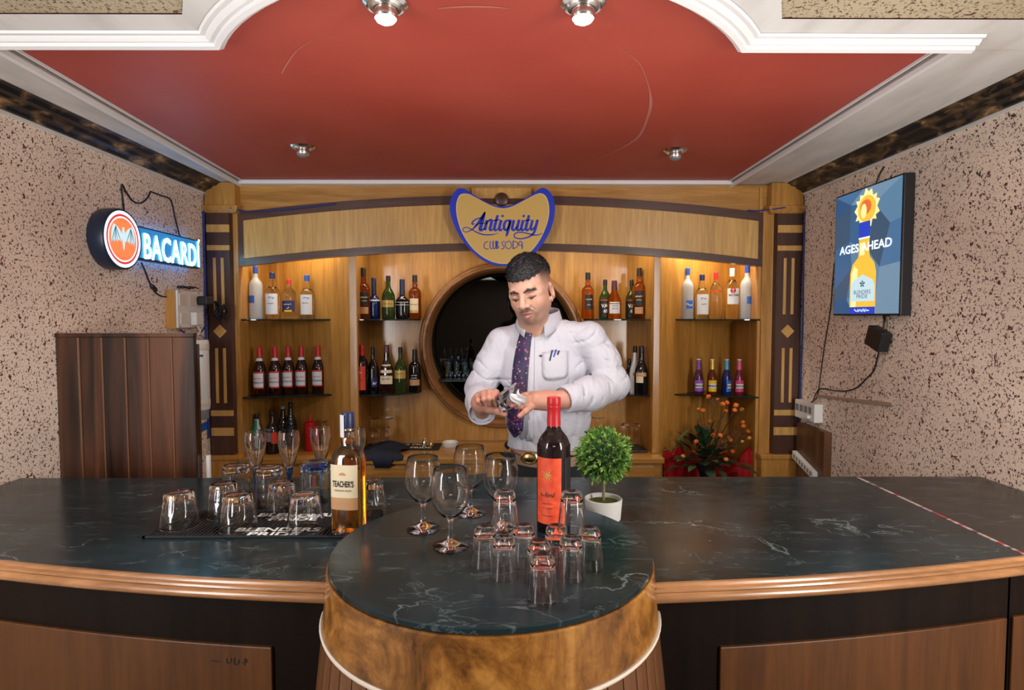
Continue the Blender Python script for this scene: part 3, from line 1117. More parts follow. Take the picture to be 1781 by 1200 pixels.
MT = 0.0062
fluted_tumbler(-0.823, 1.466, 'upturned faceted tumbler at the left end of the bar mat', z=MT)
fluted_tumbler(-0.748, 1.540, 'upturned faceted tumbler second from left, at the mat\'s back edge', z=MT, rm=0.042, rb=0.034)
fluted_tumbler(-0.668, 1.446, 'upturned faceted tumbler at the mat front, left of the printed lettering', z=MT)
fluted_tumbler(-0.598, 1.545, 'upturned faceted tumbler at the back of the mat beside the tall blue glass', z=MT, rm=0.042, rb=0.034)
fluted_tumbler(-0.500, 1.440, 'upturned faceted tumbler at the mat front beside the whisky bottle', z=MT)
fluted_tumbler(-0.360, 1.545, 'upturned tumbler half hidden behind the whisky bottle', rm=0.042, rb=0.030, h=0.10)


def highball(x, y, label, h=0.112, rm=0.040, rb=0.034):
    """upturned tall tumbler with rows of pressed dimples"""
    prof = tumbler_profile(h, rm, rb, 0.003, 0.02, steps=16)
    def fl(zz):
        return 0.035 * (0.5 + 0.5 * math.sin(zz / h * 26))
    o = lathe_obj('highball_glass', prof, 'glass', loc=(x, y, CT), seg=56, flute=(12, fl))
    return tag(o, label, 'glass', 'upturned dimpled highball glasses')


highball(-0.768, 1.655, 'upturned dimpled highball glass standing left of the flutes')
highball(-0.662, 1.625, 'upturned dimpled highball glass between the two blue-stemmed flutes')
# tall bluish glass
h_, r0 = 0.130, 0.0405
t = thing('tall_glass', 'tall upturned aqua-tinted ribbed glass beside the whisky bottle', 'glass', (-0.530, 1.615, CT))
prof = [(0, h_ - 0.024), (r0 - 0.006, h_ - 0.024), (r0 - 0.0035, h_ - 0.032), (r0 - 0.0035, 0.0), (r0, 0.0), (r0, h_ - 0.03), (r0 + 0.001, h_ - 0.004), (r0 - 0.004, h_), (r0 * 0.5, h_ - 0.003), (0, h_ - 0.006)]
lathe_obj('body', prof, 'glass_aqua', t, seg=64, flute=(16, lambda z: 0.012))
lathe_obj('base_tint', [(0, h_ - 0.021), (0.020, h_ - 0.020), (0.024, h_ - 0.013), (0.018, h_ - 0.009), (0, h_ - 0.0085)], 'glass_deep_blue', t, seg=28)


def champagne_flute(x, y, label):
    t = thing('champagne_flute', label, 'glass', (x, y, CT), 0, 'blue-stemmed flutes behind the bar mat')
    H = 0.212
    bowl = [(0, 0.108), (0.004, 0.106), (0.010, 0.110), (0.0165, 0.124), (0.0225, 0.145), (0.0275, 0.170), (0.0292, 0.188), (0.0280, 0.203), (0.0268, H), (0.0256, H - 0.0005),
            (0.0268, 0.203), (0.0279, 0.188), (0.0261, 0.170), (0.0210, 0.146), (0.0150, 0.127), (0.0085, 0.116), (0, 0.114)]
    lathe_obj('bowl', bowl, 'glass', t, seg=36)
    stem = [(0, 0.0), (0.030, 0.0), (0.031, 0.0015), (0.027, 0.004), (0.010, 0.008), (0.0052, 0.016), (0.0045, 0.045), (0.0055, 0.080), (0.0105, 0.1045), (0.0098, 0.1094), (0.004, 0.1055), (0, 0.1055)]
    lathe_obj('stem', stem, 'glass_deep_blue', t, seg=28)
    return t


champagne_flute(-0.700, 1.628, 'blue-stemmed champagne flute, leftmost of the four')
champagne_flute(-0.609, 1.632, 'blue-stemmed champagne flute, second from the left')
champagne_flute(-0.540, 1.695, 'champagne flute standing behind the tall aqua glass')
champagne_flute(-0.435, 1.672, 'champagne flute half hidden behind the whisky bottle')

# ------------------------------------------------------------------ bar mat
mat_t = thing('bar_mat', 'black ribbed rubber bar mat with white lettering on the counter', 'mat', (0, 0, CT))
mx0, mx1, my0, my1 = -0.872, -0.338, 1.392, 1.585
MB().box(mx0, mx1, my0, my1, 0, 0.0035).build('base', 'black_rubber', mat_t, bevel=0.001)
MB().box(mx0, mx1, my0, my0 + 0.006, 0.0005, 0.0065).box(mx0, mx1, my1 - 0.006, my1, 0.0005, 0.0065).box(mx0, mx0 + 0.006, my0, my1, 0.0005, 0.0065).box(mx1 - 0.006, mx1, my0, my1, 0.0005, 0.0065).build('rim', 'black_rubber', mat_t)
nr = 52
mb0 = MB().box(-0.0024, 0.0024, my0 + 0.006, my1 - 0.006, 0.0030, 0.0060)
rib = mb0.build('rib', 'black_rubber', mat_t, loc=(mx0 + 0.010, 0, 0))
for k in range(1, nr):
    c = rib.copy()
    COL.objects.link(c)
    c.location.x = mx0 + 0.010 + (mx1 - mx0 - 0.020) * k / (nr - 1)
mb = MB()
for cy, cx in ((1.413, -0.565), (1.520, -0.555)):
    text_on(mb, 'BLENDERS', lambda a, b, c_, cx=cx, cy=cy: (cx + a, cy + 0.024 + b, 0.0062), 0.034, bold=0.001, width=0.205)
    text_on(mb, 'PRIDE', lambda a, b, c_, cx=cx, cy=cy: (cx + a, cy - 0.006 + b, 0.0062), 0.034, bold=0.001, width=0.125)
mb.build('lettering', 'ink_white', mat_t)

# ------------------------------------------------------------------ bottles


def patch(mb, rfun, z0, z1, a0, a1, off=0.0006, n=14, sx=1.0, sy=1.0, power=2.0, rot=0.0, nz=1):
    """label lying on the bottle wall; angle 0 faces the camera (-Y)"""
    vs, fs = [], []
    for j in range(nz + 1):
        z = z0 + (z1 - z0) * j / nz
        for i in range(n + 1):
            a = a0 + (a1 - a0) * i / n
            vs.append(wallpt(rfun(z), a, z, off, sx, sy, power, rot))
    for j in range(nz):
        for i in range(n):
            q = j * (n + 1) + i
            fs.append((q, q + 1, q + n + 2, q + n + 1))
    mb.add(vs, fs)
    return mb


def wallpt(r, a, z, off, sx=1.0, sy=1.0, power=2.0, rot=0.0):
    w = a - PI / 2
    ca, sa = math.cos(w), math.sin(w)
    q = (abs(ca) ** power + abs(sa) ** power) ** (-1 / power) if power != 2.0 else 1.0
    x, y = r * q * ca * sx, r * q * sa * sy
    k = 1 + off / max(math.hypot(x, y), 1e-6)
    x, y = x * k, y * k
    return (x * math.cos(rot) - y * math.sin(rot), x * math.sin(rot) + y * math.cos(rot), z)


SHAPES = {
    'vodka': [(0.94, 0.0), (1, 0.015), (1, 0.60), (0.97, 0.66), (0.80, 0.71), (0.50, 0.755), (0.36, 0.79), (0.34, 0.86), (0.34, 0.985)],
    'gin': [(0.92, 0.0), (1, 0.02), (1, 0.56), (0.90, 0.62), (0.62, 0.665), (0.48, 0.70), (0.52, 0.75), (0.44, 0.80), (0.38, 0.84), (0.37, 0.985)],
    'flask': [(0.92, 0.0), (1, 0.02), (1, 0.60), (0.92, 0.66), (0.60, 0.73), (0.36, 0.78), (0.33, 0.86), (0.33, 0.985)],
    'beer': [(0.94, 0.0), (1, 0.015), (1, 0.52), (0.92, 0.59), (0.68, 0.68), (0.46, 0.745), (0.40, 0.80), (0.34, 0.97), (0.36, 0.985)],
    'whisky': [(0.92, 0.0), (1, 0.02), (1, 0.58), (0.95, 0.63), (0.72, 0.68), (0.42, 0.715), (0.40, 0.74), (0.45, 0.77), (0.38, 0.81), (0.36, 0.985)],
    'round': [(0.90, 0.0), (0.97, 0.03), (1, 0.15), (1, 0.48), (0.92, 0.57), (0.68, 0.65), (0.42, 0.71), (0.33, 0.76), (0.31, 0.985)],
    'squat': [(0.88, 0.0), (0.98, 0.03), (1, 0.12), (1, 0.40), (0.95, 0.47), (0.66, 0.53), (0.40, 0.57), (0.34, 0.64), (0.36, 0.985)],
    'wine': [(0.94, 0.0), (1, 0.012), (1, 0.595), (0.985, 0.630), (0.935, 0.662), (0.83, 0.694), (0.67, 0.724), (0.50, 0.750), (0.41, 0.775), (0.385, 0.80), (0.37, 0.975), (0.40, 0.98)],
    'breezer': [(0.92, 0.0), (1, 0.02), (1, 0.42), (0.96, 0.50), (0.78, 0.60), (0.52, 0.68), (0.44, 0.74), (0.40, 0.96), (0.42, 0.975)],
    'liqueur': [(0.92, 0.0), (1, 0.02), (1, 0.40), (0.88, 0.52), (0.60, 0.63), (0.44, 0.70), (0.40, 0.78), (0.36, 0.985)],
}


def bottle(name, label, loc, shape, H, Rr, glass, cap, cap_z=0.86, labels=(), texts=(), group=None, rot=0.0, sx=1.0, sy=1.0, power=2.0, cap_r=None, extra=None, tilt=0.0):
    t = thing(name, label, 'bottle', loc, 0, group)
    sh = [(a * Rr, b * H) for a, b in SHAPES[shape]]

    def rf(z):
        for (ra, za), (rb, zb) in zip(sh, sh[1:]):
            if za <= z <= zb:
                return ra + (rb - ra) * (z - za) / max(zb - za, 1e-9)
        return sh[-1][0]
    cz = cap_z * H
    prof = [(0, 0.004), (sh[0][0] * 0.6, 0.003), (sh[0][0] * 0.92, 0)] + [p for p in sh if p[1] < cz + 0.3 * (H - cz)] + [(rf(cz + 0.3 * (H - cz)) * 0.98, cz + 0.3 * (H - cz)), (0, cz + 0.3 * (H - cz))]
    # the section turns from shaped body to round neck through the same superellipse: keep it simple, one section
    lathe_obj('body', prof, glass, t, seg=30 if power == 2.0 else 44, sx=sx, sy=sy, power=power, rot=rot)
    nr_ = [(cz + (H - cz) * k / 4) for k in range(5)]
    cr = cap_r * Rr if cap_r else None
    cp = [((cr or max(rf(z), 0.3 * Rr)) + 0.0010, z) for z in nr_]
    cp = [(0, cz + 0.001), (cp[0][0] - 0.001, cz)] + cp[:-1] + [(cp[-1][0], H - 0.003), (cp[-1][0] - 0.002, H), (0, H)]
    lathe_obj('cap', cp, cap, t, seg=22, sx=sx, sy=sy, rot=rot, power=power)
    for q_, (mat, z0, z1, a0, a1) in enumerate(labels):
        mb = MB()
        patch(mb, rf, z0 * H, z1 * H, R(a0), R(a1), 0.0006 + 0.0005 * q_, sx=sx, sy=sy, power=power, rot=rot, nz=3)
        mb.build('label', mat, t, smooth=True)
    for (body_, z, size, a, mat, kw) in texts:
        mb = MB()
        text_on(mb, body_, lambda p, q, w, z=z, a=a: wallpt(rf(z * H + q), R(a) + p / Rr, z * H + q, 0.0022, sx, sy, power, rot), size, **kw)
        mb.build('print', mat, t)
    return t


def bp(px, y, z):
    p = at(px, 560, y)
    return (p.x, y, z)


# far left, upper shelf
G1 = 'spirit bottles on the back bar shelves'
bottle('vodka_bottle', 'frosted vodka bottle with blue cap, far left on the upper shelf', bp(446, 3.34, SU), 'vodka', 0.295, 0.036, 'frosted', 'cap_blue', 0.86,
       [('label_blue', 0.30, 0.44, -60, 10)], group=G1)
bottle('gin_bottle', 'clear bottle with pale label and blue cap beside the frosted vodka', bp(475, 3.36, SU), 'gin', 0.262, 0.038, 'vodka', 'cap_navy', 0.86,
       [('label_white', 0.10, 0.54, -62, 62)], texts=[('~~', 0.46, 0.025, 10, 'label_blue', {}), ('~~~~~', 0.33, 0.012, 0, 'ink', {})], group=G1)
bottle('flask_bottle', 'clear flask bottle with red cap and dark purple label', bp(504, 3.38, SU), 'flask', 0.224, 0.034, 'vodka', 'cap_red', 0.87,
       [('label_navy', 0.18, 0.46, -55, 55), ('label_yellow', 0.18, 0.225, -30, 30)], texts=[('~~~~', 0.37, 0.015, 0, 'label_white', {}), ('~', 0.27, 0.022, 0, 'label_cream', {'bold': 0.001})], sx=1.1, sy=0.75, power=3.0, group=G1)
bottle('gin_bottle', 'clear bottle with pale blue label, rightmost on the far left upper shelf', bp(535, 3.38, SU), 'gin', 0.248, 0.037, 'vodka', 'cap_blue', 0.86,
       [('label_white', 0.10, 0.55, -62, 62)], texts=[('~~', 0.48, 0.025, 10, 'label_blue', {}), ('~~~~', 0.36, 0.013, 0, 'ink', {})], group=G1)
# far left, lower shelf: beers
for k, (px, y, lab) in enumerate(((450, 3.26, 'red-capped brown beer bottle, leftmost of the five'), (477, 3.29, 'red-capped brown beer bottle, second from left of five'),
                                  (500, 3.325, 'red-capped brown beer bottle in the middle of five'), (523, 3.35, 'red-capped brown beer bottle, fourth from left of five'),
                                  (552, 3.37, 'red-capped brown beer bottle, rightmost and set apart of the five'))):
    bottle('beer_bottle', lab, bp(px, y, SL), 'beer', 0.270, 0.0335, 'beer_brown', 'cap_red', 0.775,
           [('label_red', 0.155, 0.50, -62, 58), ('label_white', 0.185, 0.465, -62, 50), ('label_white', 0.715, 0.77, -80, 80)],
           texts=[('Budweiser', 0.285, 0.017, -2 + 3 * k, 'cap_navy', {'shear': 0.25}), ('Lager Beer', 0.36, 0.011, 0, 'cap_red', {'shear': 0.25})], group='red-capped beers in a row')
# left of the mirror, upper
G2 = 'bottles left of the mirror'
bottle('whisky_bottle', 'tall amber whisky bottle with black label, leftmost on upper shelf left of mirror', bp(633, 3.38, SU), 'whisky', 0.290, 0.037, 'amber_deep', 'cap_black', 0.83,
       [('label_black', 0.26, 0.52, -20, 55), ('label_tan', 0.10, 0.23, -20, 55)], texts=[('~~~~', 0.42, 0.016, 18, 'label_cream', {}), ('~~~', 0.35, 0.016, 18, 'label_cream', {})], group=G2)
bottle('brandy_bottle', 'squat dark blue bottle with silver neck band', bp(651, 3.43, SU), 'squat', 0.236, 0.036, 'blue_glass', 'cap_navy', 0.60,
       [('label_white', 0.43, 0.47, -80, 80)], group=G2, sy=0.8)
bottle('malt_bottle', 'round green bottle with gold oval label, middle of upper shelf left of mirror', bp(676, 3.40, SU), 'round', 0.246, 0.0385, 'green_glass', 'cap_black', 0.88,
       [('label_gold', 0.27, 0.43, -58, 58)], texts=[('~~~~~', 0.35, 0.015, 0, 'ink_brown', {'shear': 0.2})], group=G2)
bottle('brandy_bottle', 'squat black bottle with oval silver ring and blue neck', bp(700, 3.43, SU), 'squat', 0.228, 0.039, 'black_glass', 'cap_navy', 0.60,
       [('label_white', 0.415, 0.425, -75, 75), ('label_white', 0.345, 0.355, -75, 75)], group=G2, sy=0.8)
bottle('whisky_bottle', 'amber whisky bottle with cream label beside the mirror\'s upper left', bp(722, 3.45, SU), 'whisky', 0.254, 0.036, 'amber_deep', 'cap_black', 0.84,
       [('label_cream', 0.19, 0.46, -45, 40), ('label_gold', 0.135, 0.185, -45, 40)], texts=[("Teacher's", 0.33, 0.012, -2, 'ink_brown', {})], group=G2)
# left of the mirror, lower
bottle('wine_bottle', 'dark red wine bottle with tall red label, left of the mirror', bp(629, 3.31, SL), 'wine', 0.278, 0.0325, 'wine_glass_dark', 'cap_red', 0.79,
       [('label_red', 0.10, 0.58, -55, 45)], texts=[('~', 0.45, 0.03, -5, 'label_cream', {}), ('~~~', 0.30, 0.014, -5, 'ink_brown', {})], group=G2)
bottle('rum_bottle', 'dark bottle with small blue emblem, second on lower shelf left of mirror', bp(648, 3.36, SL), 'round', 0.262, 0.0335, 'black_glass', 'cap_black', 0.84,
       [('label_navy', 0.15, 0.34, 0, 60)], texts=[('~', 0.24, 0.035, 25, 'label_white', {'bold': 0.001})], group=G2)
bottle('whisky_bottle', 'flat brown bottle with cream shield label, middle of lower shelf left of mirror', bp(672, 3.36, SL), 'liqueur', 0.276, 0.034, 'beer_brown', 'cap_maroon', 0.84,
       [('label_cream', 0.20, 0.60, -52, 52)], texts=[('~~~', 0.38, 0.02, 0, 'ink_brown', {'bold': 0.001}), ('~~~', 0.31, 0.02, 0, 'ink_brown', {'bold': 0.001})], sx=1.12, sy=0.8, power=3.2, group=G2)
bottle('malt_bottle', 'dark green bottle with gold label on lower shelf left of mirror', bp(696, 3.39, SL), 'round', 0.262, 0.037, 'green_glass', 'cap_black', 0.88,
       [('label_gold', 0.32, 0.50, -58, 58)], texts=[('~~~~~', 0.43, 0.014, 0, 'ink_brown', {'shear': 0.2})], group=G2)
bottle('whisky_bottle', 'black whisky bottle with tan label, rightmost on lower shelf left of mirror', bp(721, 3.43, SL), 'whisky', 0.247, 0.0355, 'black_glass', 'cap_black', 0.80,
       [('label_tan', 0.16, 0.30, -50, 55)], texts=[('~~~~', 0.40, 0.014, 0, 'label_white', {}), ('~~~~', 0.34, 0.014, 0, 'label_white', {})], group=G2)
# right of the mirror, upper
G3 = 'bottles right of the mirror'
bottle('whisky_bottle', 'amber whisky bottle with black label just right of the mirror', bp(1022, 3.44, SU), 'whisky', 0.268, 0.036, 'amber', 'cap_black', 0.84,
       [('label_black', 0.20, 0.52, -35, 45)], texts=[('~~~~', 0.42, 0.014, 5, 'label_cream', {}), ('~~~', 0.30, 0.012, 5, 'label_cream', {})], group=G3)
for px, y, lab in ((1052, 3.42, 'green bottle with white VAT 69 lettering, left of the stout amber bottle'), (1098, 3.44, 'green bottle with white lettering half hidden behind the tall amber bottle')):
    bottle('vat_bottle', lab, bp(px, y, SU), 'round', 0.226, 0.035, 'green_glass', 'cap_black', 0.86, [('label_black', 0.05, 0.46, -75, 75), ('label_red', 0.46, 0.485, -60, 60)],
           texts=[('VAT', 0.33, 0.028, 0, 'ink_white', {'bold': 0.0012}), ('69', 0.20, 0.026, 0, 'ink_white', {'bold': 0.0012})], group=G3)
bottle('scotch_bottle', 'stout amber bottle with silver label and mauve neck right of mirror', bp(1068, 3.38, SU), 'liqueur', 0.218, 0.040, 'amber', 'cap_maroon', 0.74,
       [('label_white', 0.14, 0.44, -50, 40)], texts=[('~~~~', 0.34, 0.013, -3, 'ink_brown', {}), ('~~~~', 0.27, 0.013, -3, 'ink_brown', {})], group=G3)
bottle('whisky_bottle', 'tall amber whisky bottle at the right end of the shelf, black label', bp(1111, 3.38, SU), 'whisky', 0.290, 0.037, 'amber', 'cap_black', 0.83,
       [('label_black', 0.26, 0.55, -50, 25), ('label_tan', 0.10, 0.23, -50, 25)], texts=[('~~~~', 0.44, 0.016, -12, 'label_cream', {}), ('~~~', 0.37, 0.016, -12, 'label_cream', {})], group=G3)
# right of the mirror, lower
bottle('rum_bottle', 'small dark bottle peeking from behind the bartender\'s elbow', bp(1095, 3.40, SL), 'round', 0.195, 0.031, 'black_glass', 'cap_black', 0.85, [('label_black', 0.1, 0.4, -60, 60)],
       texts=[('~~', 0.3, 0.022, 0, 'ink_white', {})], group=G3)
bottle('coconut_rum_bottle', 'slender white bottle with red emblem beside the black liqueur', bp(1105, 3.36, SL), 'liqueur', 0.270, 0.030, 'label_white', 'cap_black', 0.86, [('label_red', 0.38, 0.44, -30, 30)], group=G3)
bottle('cream_liqueur_bottle', 'black cream liqueur bottle with cream and gold label', bp(1116, 3.31, SL), 'liqueur', 0.272, 0.0385, 'black_glass', 'cap_black', 0.84,
       [('label_tan', 0.38, 0.46, -60, 35), ('label_cream', 0.25, 0.38, -55, 5)], texts=[('~~~~', 0.42, 0.013, -12, 'label_cream', {})], group=G3)
# far right, upper
bottle('vodka_bottle', 'frosted vodka bottle with blue print, leftmost on the far right shelf', bp(1195, 3.36, SU), 'vodka', 0.288, 0.033, 'frosted', 'cap_blue', 0.86,
       [('label_blue', 0.20, 0.36, -25, 45)], texts=[('~~', 0.28, 0.03, 8, 'label_white', {})], group=G1)
bottle('gin_bottle', 'clear bottle with white label and blue cap on the far right shelf', bp(1220, 3.37, SU), 'gin', 0.252, 0.037, 'vodka', 'cap_navy', 0.86,
       [('label_white', 0.10, 0.55, -62, 62)], texts=[('~~', 0.46, 0.025, 0, 'label_blue', {}), ('~~~', 0.33, 0.014, 0, 'ink', {})], group=G1)
bottle('vodka_bottle', 'clear vodka bottle with red cap and red band, centre of far right shelf', bp(1244, 3.40, SU), 'flask', 0.268, 0.0345, 'vodka', 'cap_red', 0.83,
       [('label_red', 0.57, 0.60, -70, 70)], group=G1)
bottle('rum_bottle', 'clear white rum bottle with white cap and white label with red dot', bp(1272, 3.36, SU), 'vodka', 0.286, 0.0375, 'rum_clear', 'white_plastic', 0.84,
       [('label_white', 0.29, 0.60, -58, 58)], texts=[('BACARDI', 0.47, 0.014, 0, 'ink', {'bold': 0.0004}), ('o', 0.56, 0.05, -10, 'cap_red', {'bold': 0.003})], group=G1)
bottle('vodka_bottle', 'frosted vodka bottle with blue cap at the right end of the shelf', bp(1298, 3.33, SU), 'vodka', 0.300, 0.036, 'frosted', 'cap_blue', 0.86,
       [('label_blue', 0.28, 0.42, -20, 60)], group=G1)
# far right, lower
for px, y, glass, cap, lab_m, lab in ((1216, 3.30, 'purple_glass', 'cap_purple', 'label_purple', 'small bottle with purple neck and purple label'),
                                      (1240, 3.29, 'amber_deep', 'cap_gold', 'label_yellow', 'small bottle with gold neck and yellow label'),
                                      (1265, 3.28, 'blue_glass', 'cap_cyan', 'label_blue', 'small dark bottle with light blue neck'),
                                      (1287, 3.275, 'pink_glass', 'cap_pink', 'label_pink', 'small dark red bottle with pink neck and label')):
    a = 45 if cap == 'cap_cyan' else 0
    t = bottle('breezer_bottle', lab, bp(px, y, SL), 'breezer', 0.197, 0.0255, glass, cap, 0.72, [(lab_m, 0.10, 0.42, -62 + a, 55 + a), ('label_white', 0.20, 0.32, -50 + a, 50 + a)],
               texts=[('BREEZER', 0.26, 0.014, 5 + a, 'ink', {'bold': 0.0004})], group='small mixed-drink bottles')
    lathe_obj('crown_cap', [(0, 0.1975), (0.012, 0.1975), (0.0125, 0.194), (0.0115, 0.1925), (0, 0.1925)], 'white_plastic', t, seg=20, loc=(0, 0, 0.002))

# whisky bottle on the counter
wb = thing('whisky_bottle', 'big amber whisky bottle with cream label standing on the bar mat', 'bottle', (-0.388, 1.425, CT + 0.0062), R(4))
H, Rr = 0.292, 0.0415
wsh = [(0.93, 0.0), (1, 0.015), (1, 0.52), (1.0, 0.60), (0.95, 0.645), (0.78, 0.69), (0.48, 0.72), (0.42, 0.735), (0.45, 0.76), (0.42, 0.785), (0.35, 0.80), (0.33, 0.94)]
PWR = 3.2


def wrf(z):
    for (ra, za), (rb, zb) in zip(wsh, wsh[1:]):
        if za * H <= z <= zb * H:
            return Rr * (ra + (rb - ra) * (z - za * H) / max((zb - za) * H, 1e-9))
    return Rr * wsh[-1][0]


wrot = R(-14)
outp = [(a * Rr, b * H) for a, b in wsh]
inp = [(max(a * Rr - 0.0025, 0.004), b * H) for a, b in wsh[1:]]
lathe_obj('glass_body', [(0, 0.004), (Rr * 0.85, 0)] + outp + list(reversed(inp))[0:] + [(0, 0.008)], 'glass', wb, seg=64, sx=0.93, sy=0.80, power=PWR, rot=wrot)
liq = [(max(a * Rr - 0.0024, 0.004), b * H) for a, b in wsh[1:] if b < 0.79]
lathe_obj('whisky', [(0, 0.0081), (liq[0][0], 0.0085)] + liq[1:] + [(0, 0.785 * H)], 'whisky_liquid', wb, seg=64, sx=0.93, sy=0.80, power=PWR, rot=wrot)
lathe_obj('cap', [(0, 0.84 * H), (0.0148, 0.84 * H), (0.0152, 0.845 * H), (0.0152, 0.99 * H), (0.0140, H), (0, H)], 'cap_navy', wb, seg=32)
lathe_obj('cap_band', [(0.0152, 0.852 * H), (0.0156, 0.853 * H), (0.0156, 0.868 * H), (0.0152, 0.869 * H)], 'brass', wb, seg=32)
kw = dict(sx=0.93, sy=0.80, power=PWR, rot=wrot)
lb = patch(MB(), wrf, 0.215 * H, 0.585 * H, R(-50), R(50), 0.0008, nz=4, **kw).build('label', 'label_cream', wb, smooth=True)
patch(MB(), wrf, 0.215 * H, 0.315 * H, R(-50), R(50), 0.0011, nz=2, **kw).build('label_band', 'label_tan', lb, smooth=True)
mb = MB()
text_on(mb, "TEACHER'S", lambda p, q, w: wallpt(wrf(0.43 * H + q), p / 0.036, 0.43 * H + q, 0.0014, **kw), 0.020, bold=0.0006, width=0.046)
text_on(mb, 'HIGHLAND CREAM', lambda p, q, w: wallpt(wrf(0.375 * H + q), p / 0.036, 0.375 * H + q, 0.0014, **kw), 0.0062, width=0.036)
mb.build('lettering', 'ink', lb)
mb = MB()
text_on(mb, '~~~~~~~~', lambda p, q, w: wallpt(wrf(0.265 * H + q), p / 0.036, 0.265 * H + q, 0.0015, **kw), 0.0065, width=0.040)
mb.add([wallpt(wrf(0.5 * H), 0.0, 0.5 * H, 0.0014, **kw)] + [wallpt(wrf(0.5 * H), 0.008 / 0.036 * math.cos(a), 0.5 * H + 0.007 * math.sin(a), 0.0014, **kw) for a in [PI * k / 12 for k in range(13)]],
       [(0, k + 1, k + 2) for k in range(12)])
mb.build('emblem', 'label_tan', lb)
mb = patch(MB(), lambda z: 0.0175, 0.80 * H, 0.985 * H, R(-95), R(-20), 0.0012)
mb.build('tax_strip', 'label_white', wb, smooth=True)

# red wine bottle on the barrel
wine = thing('wine_bottle', 'tall dark red wine bottle with red capsule and orange-red label on the barrel', 'bottle', (0.103, 1.330, BT), R(0))
H, Rr = 0.303, 0.0378
wn = [(a * Rr, b * H) for a, b in SHAPES['wine']]


def nrf(z):
    for (ra, za), (rb, zb) in zip(wn, wn[1:]):
        if za <= z <= zb:
            return ra + (rb - ra) * (z - za) / max(zb - za, 1e-9)
    return wn[-1][0]


wsm = [(p.x, p.y) for p in catmull([(a, b) for a, b in wn[1:-1]], 4)]
lathe_obj('glass_body', [(0, 0.006), (Rr * 0.5, 0.003), wn[0]] + wsm + [(0, 0.975 * H)], 'wine_glass_dark', wine, seg=56, sharp=50)
lathe_obj('capsule', [(0.0151, 0.785 * H), (0.0156, 0.786 * H), (0.0150, 0.86 * H), (0.0150, 0.92 * H), (0.0156, 0.925 * H), (0.0156, 0.935 * H), (0.0150, 0.938 * H), (0.0156, 0.945 * H), (0.0156, 0.99 * H), (0.0145, H), (0, H)], 'cap_red', wine, seg=40)
m = principled('orange_label', (0.72, 0.075, 0.022), 0.5)
base(m, ramp(m, noise(m, coords(m), 60, 3), [(0.35, (0.62, 0.05, 0.018)), (0.7, (0.80, 0.10, 0.03))]))
lb = patch(MB(), nrf, 0.075 * H, 0.565 * H, R(-72), R(22), 0.0008, n=20, nz=2).build('label', 'orange_label', wine, smooth=True)


def on_label(p, q, off=0.0014):
    z = 0.32 * H + q
    return wallpt(nrf(z), R(-25) + p / Rr, z, off)


mb = MB()
cx, cy = 0.0, 0.035
for k in range(9):
    a = 2 * PI * k / 9 + 0.35
    r2 = 0.019 if k % 2 else 0.012
    w = 0.22
    mb.add([on_label(cx, cy), on_label(cx + 0.005 * math.cos(a - w), cy + 0.005 * math.sin(a - w)), on_label(cx + r2 * math.cos(a), cy + r2 * math.sin(a)), on_label(cx + 0.005 * math.cos(a + w), cy + 0.005 * math.sin(a + w))], [(0, 1, 2, 3)])
mb.build('sunburst', 'label_gold', lb)
mb = MB()
text_on(mb, '~~~', lambda p, q, w: on_label(p, q - 0.008), 0.019, bold=0.0003)
text_on(mb, '~~~~~', lambda p, q, w: on_label(p, q - 0.028), 0.0075)
text_on(mb, '~~~~~~', lambda p, q, w: on_label(p, q - 0.038), 0.0065)
text_on(mb, '~~~~~~~', lambda p, q, w: on_label(p, q - 0.055), 0.006)
mb.build('lettering', 'ink_brown', lb)
patch(MB(), nrf, 0.075 * H, 0.565 * H, R(35), R(115), 0.0008, n=16, nz=2).build('back_label', 'label_black', wine, smooth=True)

# ------------------------------------------------------------------ potted topiary
pot = thing('topiary_plant', 'small round green topiary in a pale concrete pot on the counter', 'plant', (0.248, 1.522, CT))
lathe_obj('pot', [(0, 0), (0.040, 0), (0.0445, 0.004), (0.0485, 0.052), (0.0485, 0.056), (0.0465, 0.0575), (0.0425, 0.056), (0.0415, 0.046), (0, 0.046)], 'concrete', pot, seg=40)
lathe_obj('moss', [(0.0412, 0.045), (0.040, 0.047), (0.02, 0.0495), (0, 0.050)], 'moss', pot, seg=24)
MB().tube([(0, 0, 0.045), (0.001, 0, 0.08), (0, 0, 0.13)], 0.0042, 8).build('stem', 'stem_wood', pot, smooth=True)
m = principled('leaf_green', (0.10, 0.26, 0.04), 0.45)
oi = m.node_tree.nodes.new('ShaderNodeAttribute')
oi.attribute_name = 'shade'
base(m, ramp(m, oi.outputs['Fac'], [(0.0, (0.030, 0.115, 0.025)), (0.45, (0.10, 0.26, 0.04)), (1.0, (0.42, 0.55, 0.12))]))
mb = MB()
shade = []
lc = Vector((0, 0, 0.168))
